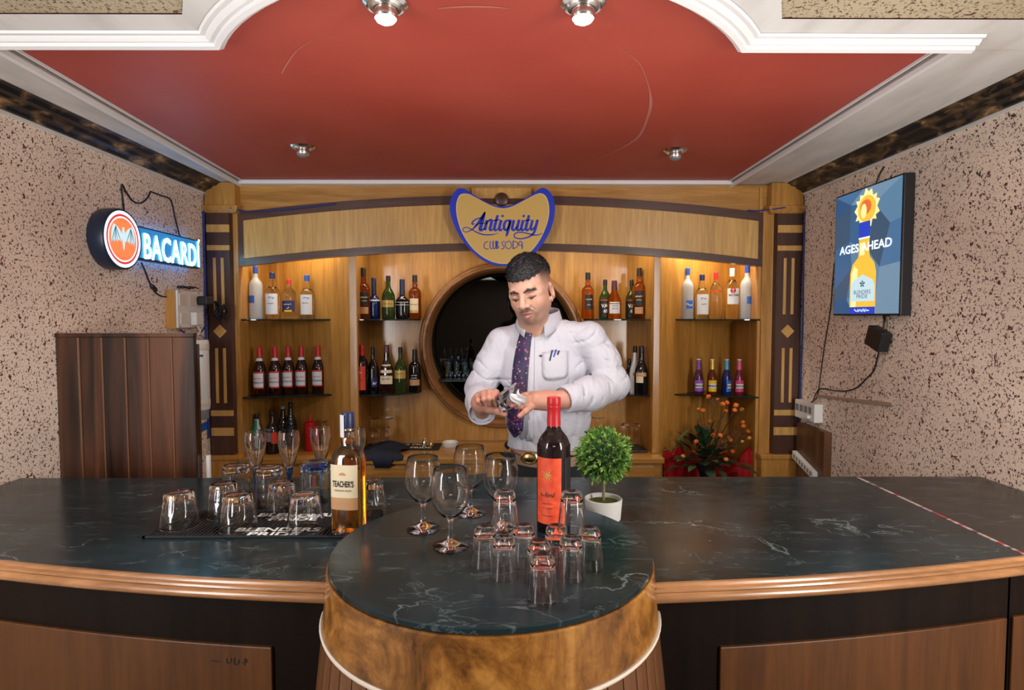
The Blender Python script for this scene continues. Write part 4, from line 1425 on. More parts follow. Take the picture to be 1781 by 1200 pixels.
for k in range(170):                        # sprigs on a sphere, each a rosette of needle leaves
    zc = 1 - 2 * (k + 0.5) / 170
    ph = k * 2.399963
    d = Vector((math.sqrt(1 - zc * zc) * math.cos(ph), math.sqrt(1 - zc * zc) * math.sin(ph), zc))
    if d.z < -0.93:
        continue
    tip = lc + d * (0.064 + random.random() * 0.010)
    side = d.orthogonal().normalized()
    s0 = random.random()
    for j in range(15):
        a = j * 2.4
        out = random.uniform(0.25, 1.0)
        dr = (d * (1.15 - 0.55 * out) + (side * math.cos(a) + d.cross(side) * math.sin(a)) * 0.75 * out).normalized()
        p0 = tip - d * random.uniform(0.002, 0.022)
        Ln = random.uniform(0.012, 0.018)
        w = dr.orthogonal().normalized() * 0.0022
        w = Matrix.Rotation(random.random() * 6, 3, dr) @ w
        p1, p2 = p0 + dr * Ln * 0.55, p0 + dr * Ln
        nr3 = dr.cross(w).normalized() * 0.0009
        mb.add([p0 - w * 0.5, p0 + w * 0.5, p1 + w + nr3, p1 - w + nr3, p2], [(0, 1, 2, 3), (3, 2, 4)])
        sv = min(max(0.55 * s0 + 0.35 * random.random() + 0.15 * (1 - out), 0), 1)
        shade += [sv] * 5
fo = mb.build('foliage', 'leaf_green', pot, recalc=False)
fo['kind'] = 'stuff'
at_ = fo.data.attributes.new('shade', 'FLOAT', 'POINT')
at_.data.foreach_set('value', shade)
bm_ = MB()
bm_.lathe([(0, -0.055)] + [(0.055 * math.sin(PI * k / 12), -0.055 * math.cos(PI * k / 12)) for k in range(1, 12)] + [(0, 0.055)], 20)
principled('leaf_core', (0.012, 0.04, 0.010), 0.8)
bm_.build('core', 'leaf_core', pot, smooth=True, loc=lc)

# ------------------------------------------------------------------ shield sign over the mirror
SY = 3.105
sign = thing('shield_sign', 'blue and gold shield-shaped board sign above the mirror reading Antiquity', 'sign', (0, 0, 0))


def sg(cx, cy, dy=0.0):
    """point on the sign board from the board's own drawing units"""
    p = at(760 + cx * 0.14163, 310 + cy * 0.14163, SY)
    return (p.x, SY + dy, p.z)


outl = [(300, 122), (350, 135), (430, 190), (520, 245), (640, 310), (720, 338), (810, 348), (900, 335), (980, 305), (1100, 240), (1200, 170), (1260, 128), (1310, 118), (1370, 150), (1420, 220), (1445, 320),
        (1445, 430), (1420, 560), (1370, 690), (1290, 820), (1190, 930), (1080, 1010), (960, 1060), (830, 1080), (700, 1065), (570, 1010), (450, 920), (340, 800), (260, 680), (200, 550), (165, 430), (158, 330), (175, 240), (215, 170), (255, 130)]
inl = [(340, 192), (400, 200), (480, 240), (600, 305), (700, 350), (810, 372), (920, 350), (1040, 290), (1160, 225), (1230, 195), (1280, 190), (1330, 220), (1365, 300), (1375, 400), (1360, 520), (1310, 660),
       (1240, 790), (1150, 900), (1040, 985), (930, 1035), (820, 1050), (700, 1030), (580, 975), (460, 880), (370, 770), (300, 640), (255, 500), (240, 390), (245, 300), (270, 230), (300, 200)]


def flat_poly(pts, fn, y0, y1, name, mat, parent, n=3):
    q = catmull(pts, n, closed=True)
    mb = MB().prism([(p.x, p.y) for p in q], lambda a, b: fn(a, b, y0), lambda a, b: fn(a, b, y1))
    o = mb.build(name, mat, parent, recalc=False)
    bm = bmesh.new()
    bm.from_mesh(o.data)
    bmesh.ops.triangulate(bm, faces=[f for f in bm.faces if len(f.verts) > 4])
    bmesh.ops.recalc_face_normals(bm, faces=bm.faces)
    bm.to_mesh(o.data)
    bm.free()
    return o


flat_poly(outl, sg, 0.0, 0.016, 'board', 'sign_blue', sign)
ic = (810, 640)
flat_poly([(ic[0] + (x - ic[0]) * 1.008, ic[1] + (y - ic[1]) * 1.008) for x, y in inl], sg, -0.0012, 0.002, 'gold_rim', 'sign_pale_gold', sign)
flat_poly([(ic[0] + (x - ic[0]) * 0.985, ic[1] + (y - ic[1]) * 0.985) for x, y in inl], sg, -0.0020, 0.0015, 'gold_field', 'sign_gold', sign)
mb = MB()


def sf(a, b):
    return sg(a, b, -0.0032)


S = lambda pts, w: stroke(mb, pts, w, sf, 5)
# A with its swash
S([(592, 415), (560, 470), (500, 560), (440, 625), (370, 660), (325, 650), (322, 620), (360, 605), (420, 625), (480, 660), (560, 690), (660, 695), (760, 675)], [16, 34, 30, 16, 10, 10, 10, 10, 12, 14, 16, 14, 4])
S([(590, 415), (565, 500), (540, 590), (530, 630), (560, 635), (590, 605)], [18, 40, 42, 40, 26, 8])
S([(560, 490), (500, 495), (440, 535), (435, 565), (470, 560)], [10, 14, 18, 18, 6])
S([(455, 590), (520, 560), (600, 550)], [8, 12, 8])
# n
S([(615, 515), (600, 580), (590, 640)], [34, 34, 34])
S([(600, 570), (640, 520), (670, 520), (665, 570), (650, 625), (668, 640), (690, 620)], [10, 24, 34, 34, 34, 24, 8])
# t
S([(745, 455), (725, 530), (705, 620), (725, 640), (750, 615)], [30, 34, 34, 26, 8])
S([(690, 520), (770, 512)], [14, 14])
# i
S([(790, 515), (772, 580), (765, 625), (785, 640), (808, 615)], [34, 34, 34, 26, 8])
S([(815, 455), (798, 475)], [26, 26])
# q
S([(895, 520), (850, 525), (825, 570), (828, 625), (855, 635), (885, 590), (900, 530)], [16, 26, 32, 32, 24, 18, 20])
S([(905, 510), (885, 590), (862, 680), (848, 715)], [34, 36, 32, 14])
# u
S([(945, 515), (930, 580), (925, 625), (950, 635), (985, 590)], [32, 34, 34, 26, 12])
S([(1010, 510), (992, 580), (985, 625), (1005, 640), (1030, 615)], [32, 34, 34, 26, 8])
# i t
S([(1060, 515), (1042, 580), (1036, 625), (1056, 640), (1078, 615)], [32, 34, 34, 26, 8])
S([(1075, 455), (1055, 475)], [26, 26])
S([(1130, 455), (1108, 540), (1092, 620), (1112, 640), (1135, 615)], [28, 34, 34, 26, 8])
S([(1075, 522), (1150, 512)], [14, 14])
# y with its swash
S([(1175, 515), (1158, 575), (1150, 620), (1170, 632), (1205, 590)], [30, 32, 32, 24, 10])
S([(1235, 510), (1215, 590), (1190, 670), (1130, 720), (1030, 745), (955, 725), (960, 680), (1030, 665), (1120, 680), (1200, 700), (1265, 690), (1300, 670)], [32, 34, 28, 18, 14, 14, 14, 14, 14, 14, 10, 4])
mb.build('script_lettering', 'sign_blue', sign, recalc=False)
mb = MB()
# CLUB SODA in thin deco capitals
S([(625, 775), (585, 800), (578, 840), (600, 868), (635, 868)], 10)
S([(655, 770), (652, 850), (680, 868)], 10)
S([(690, 770), (690, 845), (705, 868), (720, 845), (722, 770)], [14, 14, 10, 10, 10])
S([(735, 770), (735, 868)], 16)
S([(735, 772), (757, 790), (740, 815), (760, 845), (735, 868)], 9)
S([(835, 775), (800, 785), (805, 815), (825, 835), (815, 865), (785, 868)], 9)
S([(880, 772), (840, 800), (850, 850), (885, 868), (915, 835), (905, 790), (880, 772)], 9)
S([(935, 770), (935, 868)], 12)
S([(935, 772), (985, 790), (988, 840), (935, 868)], 9)
S([(1045, 868), (1045, 800), (1025, 775), (1002, 800), (1015, 825), (1045, 822)], [13, 13, 10, 9, 9, 9])
mb.build('capital_lettering', 'sign_blue', sign, recalc=False)
MB().tube([(U - 0.08, SY + 0.016, 2.10), (U - 0.08, FY + 0.001, 2.10)], 0.006).build('standoff', 'chrome', sign)
MB().tube([(U + 0.08, SY + 0.016, 2.10), (U + 0.08, FY + 0.001, 2.10)], 0.006).build('standoff', 'chrome', sign)

# ------------------------------------------------------------------ lit rum sign on the left wall
bs = thing('lit_sign', 'glowing blue wall sign with round bat emblem reading BACARDI', 'sign', (WL, 0, 0))
DX = 0.066


def bw(u, v, w=0.0):
    """sign plane: u along the wall (+Y), v up, w out from the wall"""
    return (w, u, v)


dc, dz_, dr_ = 2.402, 1.858, 0.122


def wall_disc(r0, r1, w, name, mat, parent, seg=48, cu=dc, cv=dz_):
    mb = MB()
    if r0 < 1e-6:
        mb.add([bw(cu + r1 * math.cos(2 * PI * k / seg), cv + r1 * math.sin(2 * PI * k / seg), w) for k in range(seg)], [tuple(range(seg))])
    else:
        mb.add([bw(cu + r_ * math.cos(2 * PI * k / seg), cv + r_ * math.sin(2 * PI * k / seg), w) for r_ in (r0, r1) for k in range(seg)], [(k, (k + 1) % seg, seg + (k + 1) % seg, seg + k) for k in range(seg)])
    return mb.build(name, mat, parent, recalc=False)


mb = MB()
seg = 56
vs = [bw(dc + r_ * math.cos(2 * PI * k / seg), dz_ + r_ * math.sin(2 * PI * k / seg), w) for r_, w in ((dr_ * 0.97, 0.004), (dr_, 0.012), (dr_, DX - 0.006), (dr_ * 0.975, DX), (dr_ * 0.93, DX), (dr_ * 0.93, DX - 0.003)) for k in range(seg)]
mb.add(vs, [(j * seg + k, j * seg + (k + 1) % seg, (j + 1) * seg + (k + 1) % seg, (j + 1) * seg + k) for j in range(5) for k in range(seg)])
mb.add([bw(dc + dr_ * 0.93 * math.cos(2 * PI * k / seg), dz_ + dr_ * 0.93 * math.sin(2 * PI * k / seg), DX - 0.003) for k in range(seg)], [tuple(range(seg))])
mb.build('round_housing', 'sign_housing', bs, smooth=True)
wall_disc(0.100, 0.1125, DX, 'white_ring', 'glow_white', bs)
wall_disc(0.090, 0.100, DX, 'red_ring', 'glow_red', bs)
wall_disc(0.085, 0.090, DX, 'pale_ring', 'glow_white', bs)
wall_disc(0.0, 0.085, DX, 'orange_disc', 'glow_orange', bs)
# bat emblem: body, two wings with ribs
EM = DX + 0.0015
bat = []


def batpt(a, b, w=EM):
    return bw(dc + a * 0.001, dz_ + b * 0.001, w)


def poly_obj(pts, name, mat, parent, fn=batpt, w=EM):
    mb = MB().add([fn(a, b, w) for a, b in pts], [tuple(range(len(pts)))])
    o = mb.build(name, mat, parent, recalc=False)
    bm = bmesh.new()
    bm.from_mesh(o.data)
    bmesh.ops.triangulate(bm, faces=bm.faces)
    bm.to_mesh(o.data)
    bm.free()
    return o


wing = [(4, 18), (14, 28), (30, 44), (46, 52), (58, 55), (66, 40), (72, 22), (74, 0), (70, -22), (64, -12), (58, -6), (52, -18), (44, -4), (38, -16), (28, -2), (18, -10), (8, -4)]
emb = poly_obj([(-5, 40), (-8, 48), (-3, 45), (0, 50), (3, 45), (8, 48), (5, 40), (9, 30), (7, 10), (8, -12), (4, -34), (0, -46), (-4, -34), (-8, -12), (-7, 10), (-9, 30)], 'bat_body', 'glow_bat', bs, w=EM + 0.001)
for s in (-1, 1):
    wg = poly_obj([(s * a, b) for a, b in wing], 'bat_wing', 'glow_bat', bs)
    mb = MB()
    for e in ((70, -20), (52, -16), (38, -14), (18, -8)):
        stroke(mb, [(s * 46, 48), (s * (e[0] + 46) / 2 + s * 2, (e[1] + 50) / 2), (s * e[0], e[1])], [2.5, 4, 2], lambda a, b: batpt(a, b, EM + 0.0008), 4)
    mb.build('wing_rib', 'glow_bat_dark', wg, recalc=False)
mb = MB()
for (body_, rr_, ac, flip) in (('~~~~~~~~~~~~', 74, PI / 2, 1), ('~~~~~~~~~~~~~~~~~~', 75, -PI / 2, -1)):
    vs, fs = text_geo(body_, 7.5)
    pts = []
    for p in vs:
        a = ac - flip * p[0] / rr_
        r_ = rr_ + flip * p[1]
        pts.append(batpt(r_ * math.cos(a), r_ * math.sin(a), EM))
    mb.add(pts, fs)
mb.build('rim_lettering', 'glow_red', bs, recalc=False)
# letter board
u0, u1, v0, v1 = dc + 0.095, 3.01, 1.788, 1.930
m = MB().box(0.012, DX - 0.004, u0, u1, v0, v1).build('letter_housing', 'sign_housing', bs, bevel=0.008)
MB().add([bw(a, b, DX - 0.0025) for a, b in ((u0 + 0.01, v0 + 0.008), (u1 - 0.008, v0 + 0.008), (u1 - 0.008, v1 - 0.008), (u0 + 0.01, v1 - 0.008))], [(0, 1, 2, 3)]).build('letter_field', 'glow_teal', bs, recalc=False)
mb = MB()
uc = (u0 + u1) / 2 + 0.012
text_on(mb, 'BACARD\u00cd', lambda a, b, c_: bw(uc + a, 1.862 + b, DX + 0.001), 0.150, bold=0.0028, width=0.458, spacing=1.06)
mb.build('letters', 'glow_letters', bs, recalc=False)
MB().tube([bw(a, b, 0.008) for a, b in ((u0 + 0.03, v0 + 0.026), (u1 - 0.022, v0 + 0.026), (u1 - 0.022, v1 - 0.016), (u0 + 0.03, v1 - 0.016))], 0.0045, 8, closed=True).build('backlight', 'glow_backlight', bs)
mb = MB().box(0.0, 0.014, dc - 0.03, dc + 0.03, 1.83, 1.88).box(0.0, 0.014, 2.75, 2.80, 1.83, 1.88)
mb.build('wall_bracket', 'black_plastic', bs)


def cable(name, pts, r, mat, label, n=8, cat='cable', parent=None):
    q = catmull(pts, n)
    o = MB().tube(q, r, 6).build(name, mat, parent, smooth=True)
    if parent is not None:
        o.location = -parent.location
    elif label:
        tag(o, label, cat)
    return o


def lw(px, py, out=0.006):
    """point on the left wall"""
    v = at(px, py, 2.0) - Vector((0, 0, CAMZ))
    k = (WL + out) / v.x
    return Vector((0, 0, CAMZ)) + v * k


def rw(px, py, out=0.006):
    v = at(px, py, 2.0) - Vector((0, 0, CAMZ))
    k = (WR - out) / v.x
    return Vector((0, 0, CAMZ)) + v * k


cable('sign_cord', [lw(218, 385, 0.03), lw(214, 350), lw(212, 321), lw(220, 335), lw(232, 350), lw(245, 353), lw(256, 345), lw(262, 333)], 0.0035, 'cable_black', None, parent=bs)
cable('sign_cord', [lw(262, 333), lw(280, 340), lw(297, 348), lw(305, 380), lw(314, 418, 0.03)], 0.0035, 'cable_black', None, parent=bs)
o = cable('power_cord', [lw(246, 457, 0.03), lw(252, 470), lw(258, 486), lw(264, 498), lw(272, 510), lw(285, 516), lw(296, 514), lw(300, 510)], 0.0035, 'cable_black', None, parent=bs)
p = lw(266, 500)
MB().tube([lw(262, 494, 0.008), lw(264, 497, 0.009), lw(270, 503, 0.009), lw(273, 506, 0.008)], [0.004, 0.010, 0.010, 0.004], 10).build('inline_switch', 'black_plastic', o, smooth=True)

# ------------------------------------------------------------------ switchboard, plugs and white tube lamp on the left wall
sb = thing('switchboard', 'white switch and socket plate on a wooden block, left wall', 'switchboard', (WL, 0, 0))
p0, p1 = lw(299, 503, 0), lw(299, 572, 0)
yA, yB, zA, zB = 2.795, 3.03, 1.490, 1.675
MB().box(0.0, 0.046, yA, yB, zA, zB).build('wooden_block', 'oak', sb, bevel=0.003)
pl = MB().box(0.046, 0.056, yA + 0.004, yB, zA + 0.004, zB - 0.002).build('plate', 'white_plastic', sb, bevel=0.003)
for (a, b, c_, d) in ((2.81, 2.87, 1.60, 1.655), (2.90, 2.96, 1.60, 1.655), (2.82, 2.90, 1.515, 1.565)):
    MB().box(0.055, 0.060, a, b, c_, d).build('socket', 'cream_plastic', pl, bevel=0.002)
MB().box(0.058, 0.090, 2.90, 2.97, 1.505, 1.570).build('plug', 'white_plastic', sb, bevel=0.006)
mb = MB()
for a, b in ((2.815, 1.665), (2.815, 1.50), (2.99, 1.665)):
    mb.box(0.056, 0.058, a - 0.004, a + 0.004, b - 0.004, b + 0.004)
mb.build('screw', 'grey_plastic', pl)
ad = thing('power_adapter', 'black power adapter plugged into the left switchboard', 'adapter', (WL, 0, 0))
MB().box(0.062, 0.115, 2.96, 3.03, 1.605, 1.650).build('body', 'black_plastic', ad, bevel=0.008)
MB().tube([(0.09, 3.03, 1.63), (0.11, 3.06, 1.62), (0.10, 3.10, 1.60)], 0.006, 8).build('cord', 'cable_black', ad, smooth=True)
q = []
for k in range(90):
    a = k * 0.62
    rr_ = 0.026 + 0.010 * math.sin(k * 1.7)
    q.append((WL + 0.125 + 0.022 * math.sin(k * 0.37), 3.075 + rr_ * math.cos(a) * 0.8, 1.575 + rr_ * math.sin(a) * 1.25 + 0.012 * math.sin(k * 0.23)))
o = MB().tube(catmull(q, 3), 0.0032, 5).build('cable_bundle', 'cable_black', smooth=True)
tag(o, 'tangled bundle of black cable hanging beside the left pillar', 'cable')
q = [(WL + 0.05 + 0.02 * math.sin(k * 1.1), 2.82 + k * 0.006, 1.682 + 0.012 * abs(math.sin(k * 0.9))) for k in range(26)]
o = MB().tube(catmull(q, 3), 0.003, 5).build('cable_bundle', 'cable_black', smooth=True)
tag(o, 'small black cable coil lying on top of the switchboard', 'cable')
cable('white_cord', [(WL + 0.07, 2.94, 1.505), (WL + 0.08, 2.95, 1.47), (WL + 0.05, 2.93, 1.44), (WL + 0.02, 2.96, 1.40)], 0.004, 'cream_plastic', None, parent=sb)
cable('blue_cord', [(WL + 0.03, 2.86, 1.485), (WL + 0.04, 2.93, 1.455), (WL + 0.05, 3.00, 1.462), (WL + 0.05, 3.06, 1.50)], 0.004, 'cable_blue', None, parent=sb)
cable('blue_cable', [(WL + 0.006, 3.155, 2.10), (WL + 0.007, 3.155, 1.8), (WL + 0.006, 3.15, 1.5), (WL + 0.010, 3.152, 1.2), (WL + 0.008, 3.15, 0.9)], 0.006, 'cable_blue', 'thin blue cable running down beside the left pillar')
cable('blue_cable', [(WR - 0.006, 3.158, 2.10), (WR - 0.007, 3.155, 1.8), (WR - 0.006, 3.15, 1.5), (WR - 0.010, 3.152, 1.2), (WR - 0.008, 3.15, 0.85)], 0.004, 'cable_blue', 'thin blue cable running down beside the right pillar')
cable('blue_wire', [(-1.46, 3.148, 2.118), (-1.38, 3.19, 2.105), (-1.25, 3.185, 2.112), (-1.1, 3.185, 2.126), (-0.92, 3.187, 2.148)], 0.0035, 'cable_blue', 'thin blue wire along the frieze top, left end')
cable('blue_wire', [(1.46, 3.14, 2.122), (1.40, 3.15, 2.115), (1.33, 3.185, 2.112), (1.28, 3.187, 2.115)], 0.0035, 'cable_blue', 'thin blue wire along the frieze top, right end')
# tall white cylinder appliance
wh = thing('water_filter', 'tall white rounded appliance on the wall behind the plank screen', 'appliance', (WL + 0.055, 2.98, 1.08))
lathe_obj('body', [(0, 0), (0.043, 0), (0.047, 0.006), (0.047, 0.345), (0.043, 0.352), (0, 0.352)], 'white_plastic', wh, seg=36)
lathe_obj('band', [(0.0472, 0.300), (0.0485, 0.302), (0.0485, 0.330), (0.0472, 0.332)], 'cream_plastic', wh, seg=36)
lathe_obj('band', [(0.0472, 0.020), (0.0485, 0.022), (0.0485, 0.050), (0.0472, 0.052)], 'cream_plastic', wh, seg=36)
lathe_obj('base', [(0, -0.05), (0.035, -0.05), (0.04, -0.044), (0.04, -0.001), (0, -0.001)], 'grey_plastic', wh, seg=30)
patch(MB(), lambda z: 0.047, 0.268, 0.280, R(-20), R(28), 0.001).build('badge', 'cap_red', wh)
patch(MB(), lambda z: 0.047, 0.268, 0.280, R(30), R(50), 0.001).build('badge', 'cap_navy', wh)
MB().box(-0.055, -0.046, -0.02, 0.02, 0.05, 0.30).build('wall_bracket', 'grey_plastic', wh)
for k, (y0, y1, z0, z1, lab) in enumerate(((3.075, 3.145, 1.365, 1.43, 'blue tape patch on the wall above the white appliance'), (2.98, 3.145, 0.935, 0.99, 'blue tape patch on the wall below the white appliance'))):
    o = MB().prism([(y0, z0), (y1, z0 + 0.012), (y1, z1), (y0 + 0.02, z1 - 0.006)], lambda a, b: (WL + 0.0005, a, b), lambda a, b: (WL + 0.0025, a, b)).build('tape', 'tape_blue')
    tag(o, lab, 'tape')
cable('grey_cable', [(WL + 0.03, 2.98, 1.46), (WL + 0.03, 3.08, 1.44), (WL + 0.02, 3.12, 1.36), (WL + 0.02, 3.10, 1.25), (WL + 0.02, 3.12, 1.12), (WL + 0.02, 3.09, 1.02)], 0.003, 'grey_plastic', 'thin grey cord hanging beside the white appliance')

# plank screen
ps = thing('plank_screen', 'dark stained screen of six upright wooden planks at the left wall', 'screen', (WL + 0.002, 2.12, 0))
pw = 0.492 / 6
for k in range(6):
    MB().box(k * pw + 0.0012, (k + 1) * pw - 0.0012, -0.010 + 0.0015 * (k % 2), 0.010, 0.0, 1.478).build('plank', 'mahogany', ps, bevel=0.004)
MB().box(0.0, 0.492, -0.013, 0.012, 1.476, 1.490).build('top_rail', 'mahogany', ps, bevel=0.002)
MB().box(0.0, 0.490, 0.0105, 0.028, 0.1, 1.45).build('backing', 'mahogany', ps)
principled('screen_edge', (0.17, 0.07, 0.03), 0.4)
for k in range(1, 6):
    MB().box(k * pw - 0.0020, k * pw + 0.0020, -0.0105, 0.002, 0.0, 1.474).build('joint', 'screen_edge', ps)
# broken white pipe by the screen
MB().tube([(WL + 0.508, 2.16, 0.0), (WL + 0.508, 2.16, 1.04)], 0.009, 10).build('pipe_body', 'white_plastic', thing('white_pipe', 'slim white pipe standing beside the plank screen', 'pipe'), smooth=True)

# ------------------------------------------------------------------ advertising screen on the right wall
tv = thing('wall_screen', 'upright lit advertising screen on the right wall showing a whisky bottle', 'screen', (WR, 0, 0))
ty0, ty1, tz0, tz1 = 2.305, 2.785, 1.553, 2.105
TX = -0.045
MB().box(TX, -0.002, ty0, ty1, tz0, tz1).build('housing', 'black_plastic', tv, bevel=0.004)
TW, TH = ty1 - ty0 - 0.016, tz1 - tz0 - 0.016


def sc(a, b, w=0.0):
    """screen picture: a 0..1 left to right (as seen), b 0..1 bottom to top"""
    return (TX - 0.0015 - w, ty1 - 0.008 - a * TW, tz0 + 0.008 + b * TH)


def sp_(pts, name, mat, w, parent=tv, smooth_n=0):
    if smooth_n:
        pts = [(p.x, p.y) for p in catmull(pts, smooth_n, closed=True)]
    return poly_obj(pts, name, mat, parent, fn=sc, w=w)


facets = [([(0, 1), (0.26, 0.9), (0, 0.80)], 0), ([(0, 1), (0.45, 1), (0.26, 0.9)], 1), ([(0.45, 1), (1, 1), (0.62, 0.86), (0.26, 0.9)], 4), ([(1, 1), (1, 0.70), (0.85, 0.68), (0.62, 0.86)], 2),
          ([(0, 0.80), (0.26, 0.9), (0.25, 0.60), (0, 0.55)], 3), ([(0.26, 0.9), (0.62, 0.86), (0.55, 0.5), (0.25, 0.60)], 5), ([(0.62, 0.86), (0.85, 0.68), (0.72, 0.36), (0.55, 0.5)], 3),
          ([(0.85, 0.68), (1, 0.70), (1, 0.38), (0.72, 0.36)], 1), ([(0, 0.55), (0.25, 0.60), (0.30, 0.38), (0, 0.20)], 5), ([(0.25, 0.60), (0.55, 0.5), (0.72, 0.36), (0.5, 0.2), (0.30, 0.38)], 2),
          ([(0, 0.20), (0.30, 0.38), (0.22, 0.12), (0, 0.12)], 3), ([(0.30, 0.38), (0.5, 0.2), (0.22, 0.12)], 1), ([(0, 0.12), (0.22, 0.12), (0.35, 0), (0, 0)], 0), ([(0.5, 0.2), (0.72, 0.36), (0.66, 0), (0.35, 0), (0.22, 0.12)], 2),
          ([(0.72, 0.36), (1, 0.38), (1, 0.0), (0.66, 0)], 4)]
for pts, k in facets:
    sp_(pts, 'backdrop_facet', 'screen_%d' % k, 0.0)
cxs = 0.49
# splash crown
cr = []
for k in range(26):
    a = 2 * PI * k / 26
    rr_ = (0.20 if k % 2 else 0.155)
    cr.append((0.515 + rr_ * math.cos(a) * 0.98, 0.835 + rr_ * 0.80 * math.sin(a) + 0.01 * math.sin(5 * a)))
sp_(cr, 'splash', 'screen_pale_gold', 0.0006, smooth_n=2)
sp_([(0.515 + 0.135 * math.cos(2 * PI * k / 20), 0.835 + 0.105 * math.sin(2 * PI * k / 20)) for k in range(20)], 'splash_core', 'screen_gold', 0.0010)
sp_([(0.50 + 0.085 * math.cos(2 * PI * k / 12), 0.85 + 0.060 * math.sin(2 * PI * k / 12)) for k in range(12)], 'splash_swirl', 'screen_red', 0.0013)
sp_([(0.47 + 0.045 * math.cos(2 * PI * k / 12), 0.82 + 0.060 * math.sin(2 * PI * k / 12)) for k in range(12)], 'splash_light', 'screen_pale_gold', 0.0016)
bot = [(0.28, 0.0), (0.28, 0.33), (0.31, 0.40), (0.40, 0.455), (0.41, 0.50), (0.41, 0.66), (0.57, 0.66), (0.57, 0.50), (0.58, 0.455), (0.65, 0.40), (0.68, 0.33), (0.68, 0.0)]
sp_(bot, 'pictured_bottle', 'screen_gold', 0.0012)
sp_([(0.30, 0.0), (0.30, 0.33), (0.345, 0.39), (0.40, 0.36), (0.38, 0.0)], 'bottle_shine', 'screen_pale_gold', 0.0014)
sp_([(0.425, 0.47), (0.425, 0.57), (0.50, 0.57), (0.50, 0.47)], 'bottle_shine', 'screen_pale_gold', 0.0014)
sp_([(0.405, 0.60), (0.405, 0.735), (0.575, 0.735), (0.575, 0.60)], 'pictured_cap', 'screen_royal', 0.0016)
sp_([(0.405, 0.60), (0.405, 0.612), (0.575, 0.612), (0.575, 0.60)], 'cap_line', 'screen_white', 0.0018)
lab = [(0.295, 0.10), (0.295, 0.22), (0.33, 0.27), (0.48, 0.315), (0.63, 0.27), (0.665, 0.22), (0.665, 0.10)]
sp_(lab, 'pictured_label', 'screen_label', 0.0017)
sp_([(0.28, 0.0), (0.28, 0.055), (0.68, 0.055), (0.68, 0.0)], 'pictured_band', 'screen_royal', 0.0017)
mb = MB()
text_on(mb, 'AGES AHEAD', lambda a, b, c_: sc(0.49 + a, 0.535 + b, 0.0022), 0.095, bold=0.0015, width=0.80)
mb.build('slogan', 'screen_white', tv, recalc=False)
mb = MB()
text_on(mb, 'BLENDERS', lambda a, b, c_: sc(0.48 + a, 0.175 + b, 0.0020), 0.045, width=0.26)
text_on(mb, 'PRIDE', lambda a, b, c_: sc(0.48 + a, 0.140 + b, 0.0020), 0.045, width=0.17)
for k in range(5):
    a = 2 * PI * k / 5 + PI / 2
    mb.add([sc(0.48, 0.24, 0.002), sc(0.48 + 0.03 * math.cos(a - 0.4), 0.24 + 0.022 * math.sin(a - 0.4), 0.002), sc(0.48 + 0.045 * math.cos(a), 0.24 + 0.03 * math.sin(a), 0.002), sc(0.48 + 0.03 * math.cos(a + 0.4), 0.24 + 0.022 * math.sin(a + 0.4), 0.002)], [(0, 1, 2, 3)])
mb.build('label_print', 'screen_ink', tv, recalc=False)
mb = MB()
text_on(mb, '~~~~~', lambda a, b, c_: sc(0.48 + a, 0.027 + b, 0.0022), 0.04, shear=0.3, width=0.24)
mb.build('band_print', 'screen_white', tv, recalc=False)

pb = thing('power_brick', 'black square power brick hanging on a cord under the lit screen', 'adapter', (WR, 0, 0))
b_ = MB().box(-0.022, 0.022, -0.05, 0.05, -0.042, 0.042).build('body', 'black_plastic', pb, bevel=0.004, loc=(-0.03, 2.465, 1.457))
b_.rotation_euler = (R(20), 0, 0)
MB().tube(catmull([(-0.01, 2.465, 1.56), (-0.02, 2.44, 1.53), (-0.025, 2.44, 1.495)], 5), 0.0045, 8).build('upper_cord', 'cable_black', pb, smooth=True)
MB().tube(catmull([rw(1530, 605, .02) - Vector((WR, 0, 0)), rw(1524, 630) - Vector((WR, 0, 0)), rw(1519, 645) - Vector((WR, 0, 0)), rw(1505, 660) - Vector((WR, 0, 0)), rw(1490, 674) - Vector((WR, 0, 0)), rw(1470, 680) - Vector((WR, 0, 0)), rw(1450, 679) - Vector((WR, 0, 0)), rw(1425, 677) - Vector((WR, 0, 0)), rw(1413, 700, 0.02) - Vector((WR, 0, 0))], 5), 0.003, 6).build('lower_cord', 'cable_black', pb, smooth=True)
cable('aerial_cord', [rw(1537, 290), rw(1530, 302), rw(1524, 318, 0.02)], 0.003, 'cable_black', None, parent=tv)
cable('wall_cord', [rw(1462, 432, 0.01), rw(1454, 445), rw(1449, 480), rw(1444, 540), rw(1434, 600), rw(1426, 660), rw(1421, 690), rw(1410, 700, 0.03)], 0.0025, 'cable_black', None, parent=tv)
sb2 = thing('socket_box', 'white box of switches and sockets low on the right wall', 'switchboard', (WR, 0, 0))
MB().box(-0.045, 0.0, 2.93, 3.135, 1.015, 1.110).build('box', 'white_plastic', sb2, bevel=0.005)
for k in range(4):
    MB().box(-0.049, -0.044, 2.955 + k * 0.045, 2.985 + k * 0.045, 1.055, 1.09).build('switch', 'grey_plastic', sb2, bevel=0.002)
MB().box(-0.060, -0.044, 2.97, 3.02, 1.03, 1.048).build('plug', 'white_plastic', sb2, bevel=0.004)
o = thing('wooden_box', 'dark brown wooden board box under the right wall sockets', 'box', (WR, 0, 0))
MB().box(-0.035, 0.0, 2.845, 3.13, 0.60, 0.985).build('body', 'box_wood', o, bevel=0.003)
MB().box(-0.037, -0.034, 2.845, 2.853, 0.60, 0.985).build('edge_strip', 'screen_edge', o)
sk = thing('socket_strip', 'white perforated power strip below the wooden box', 'power strip', (WR, 0, 0))
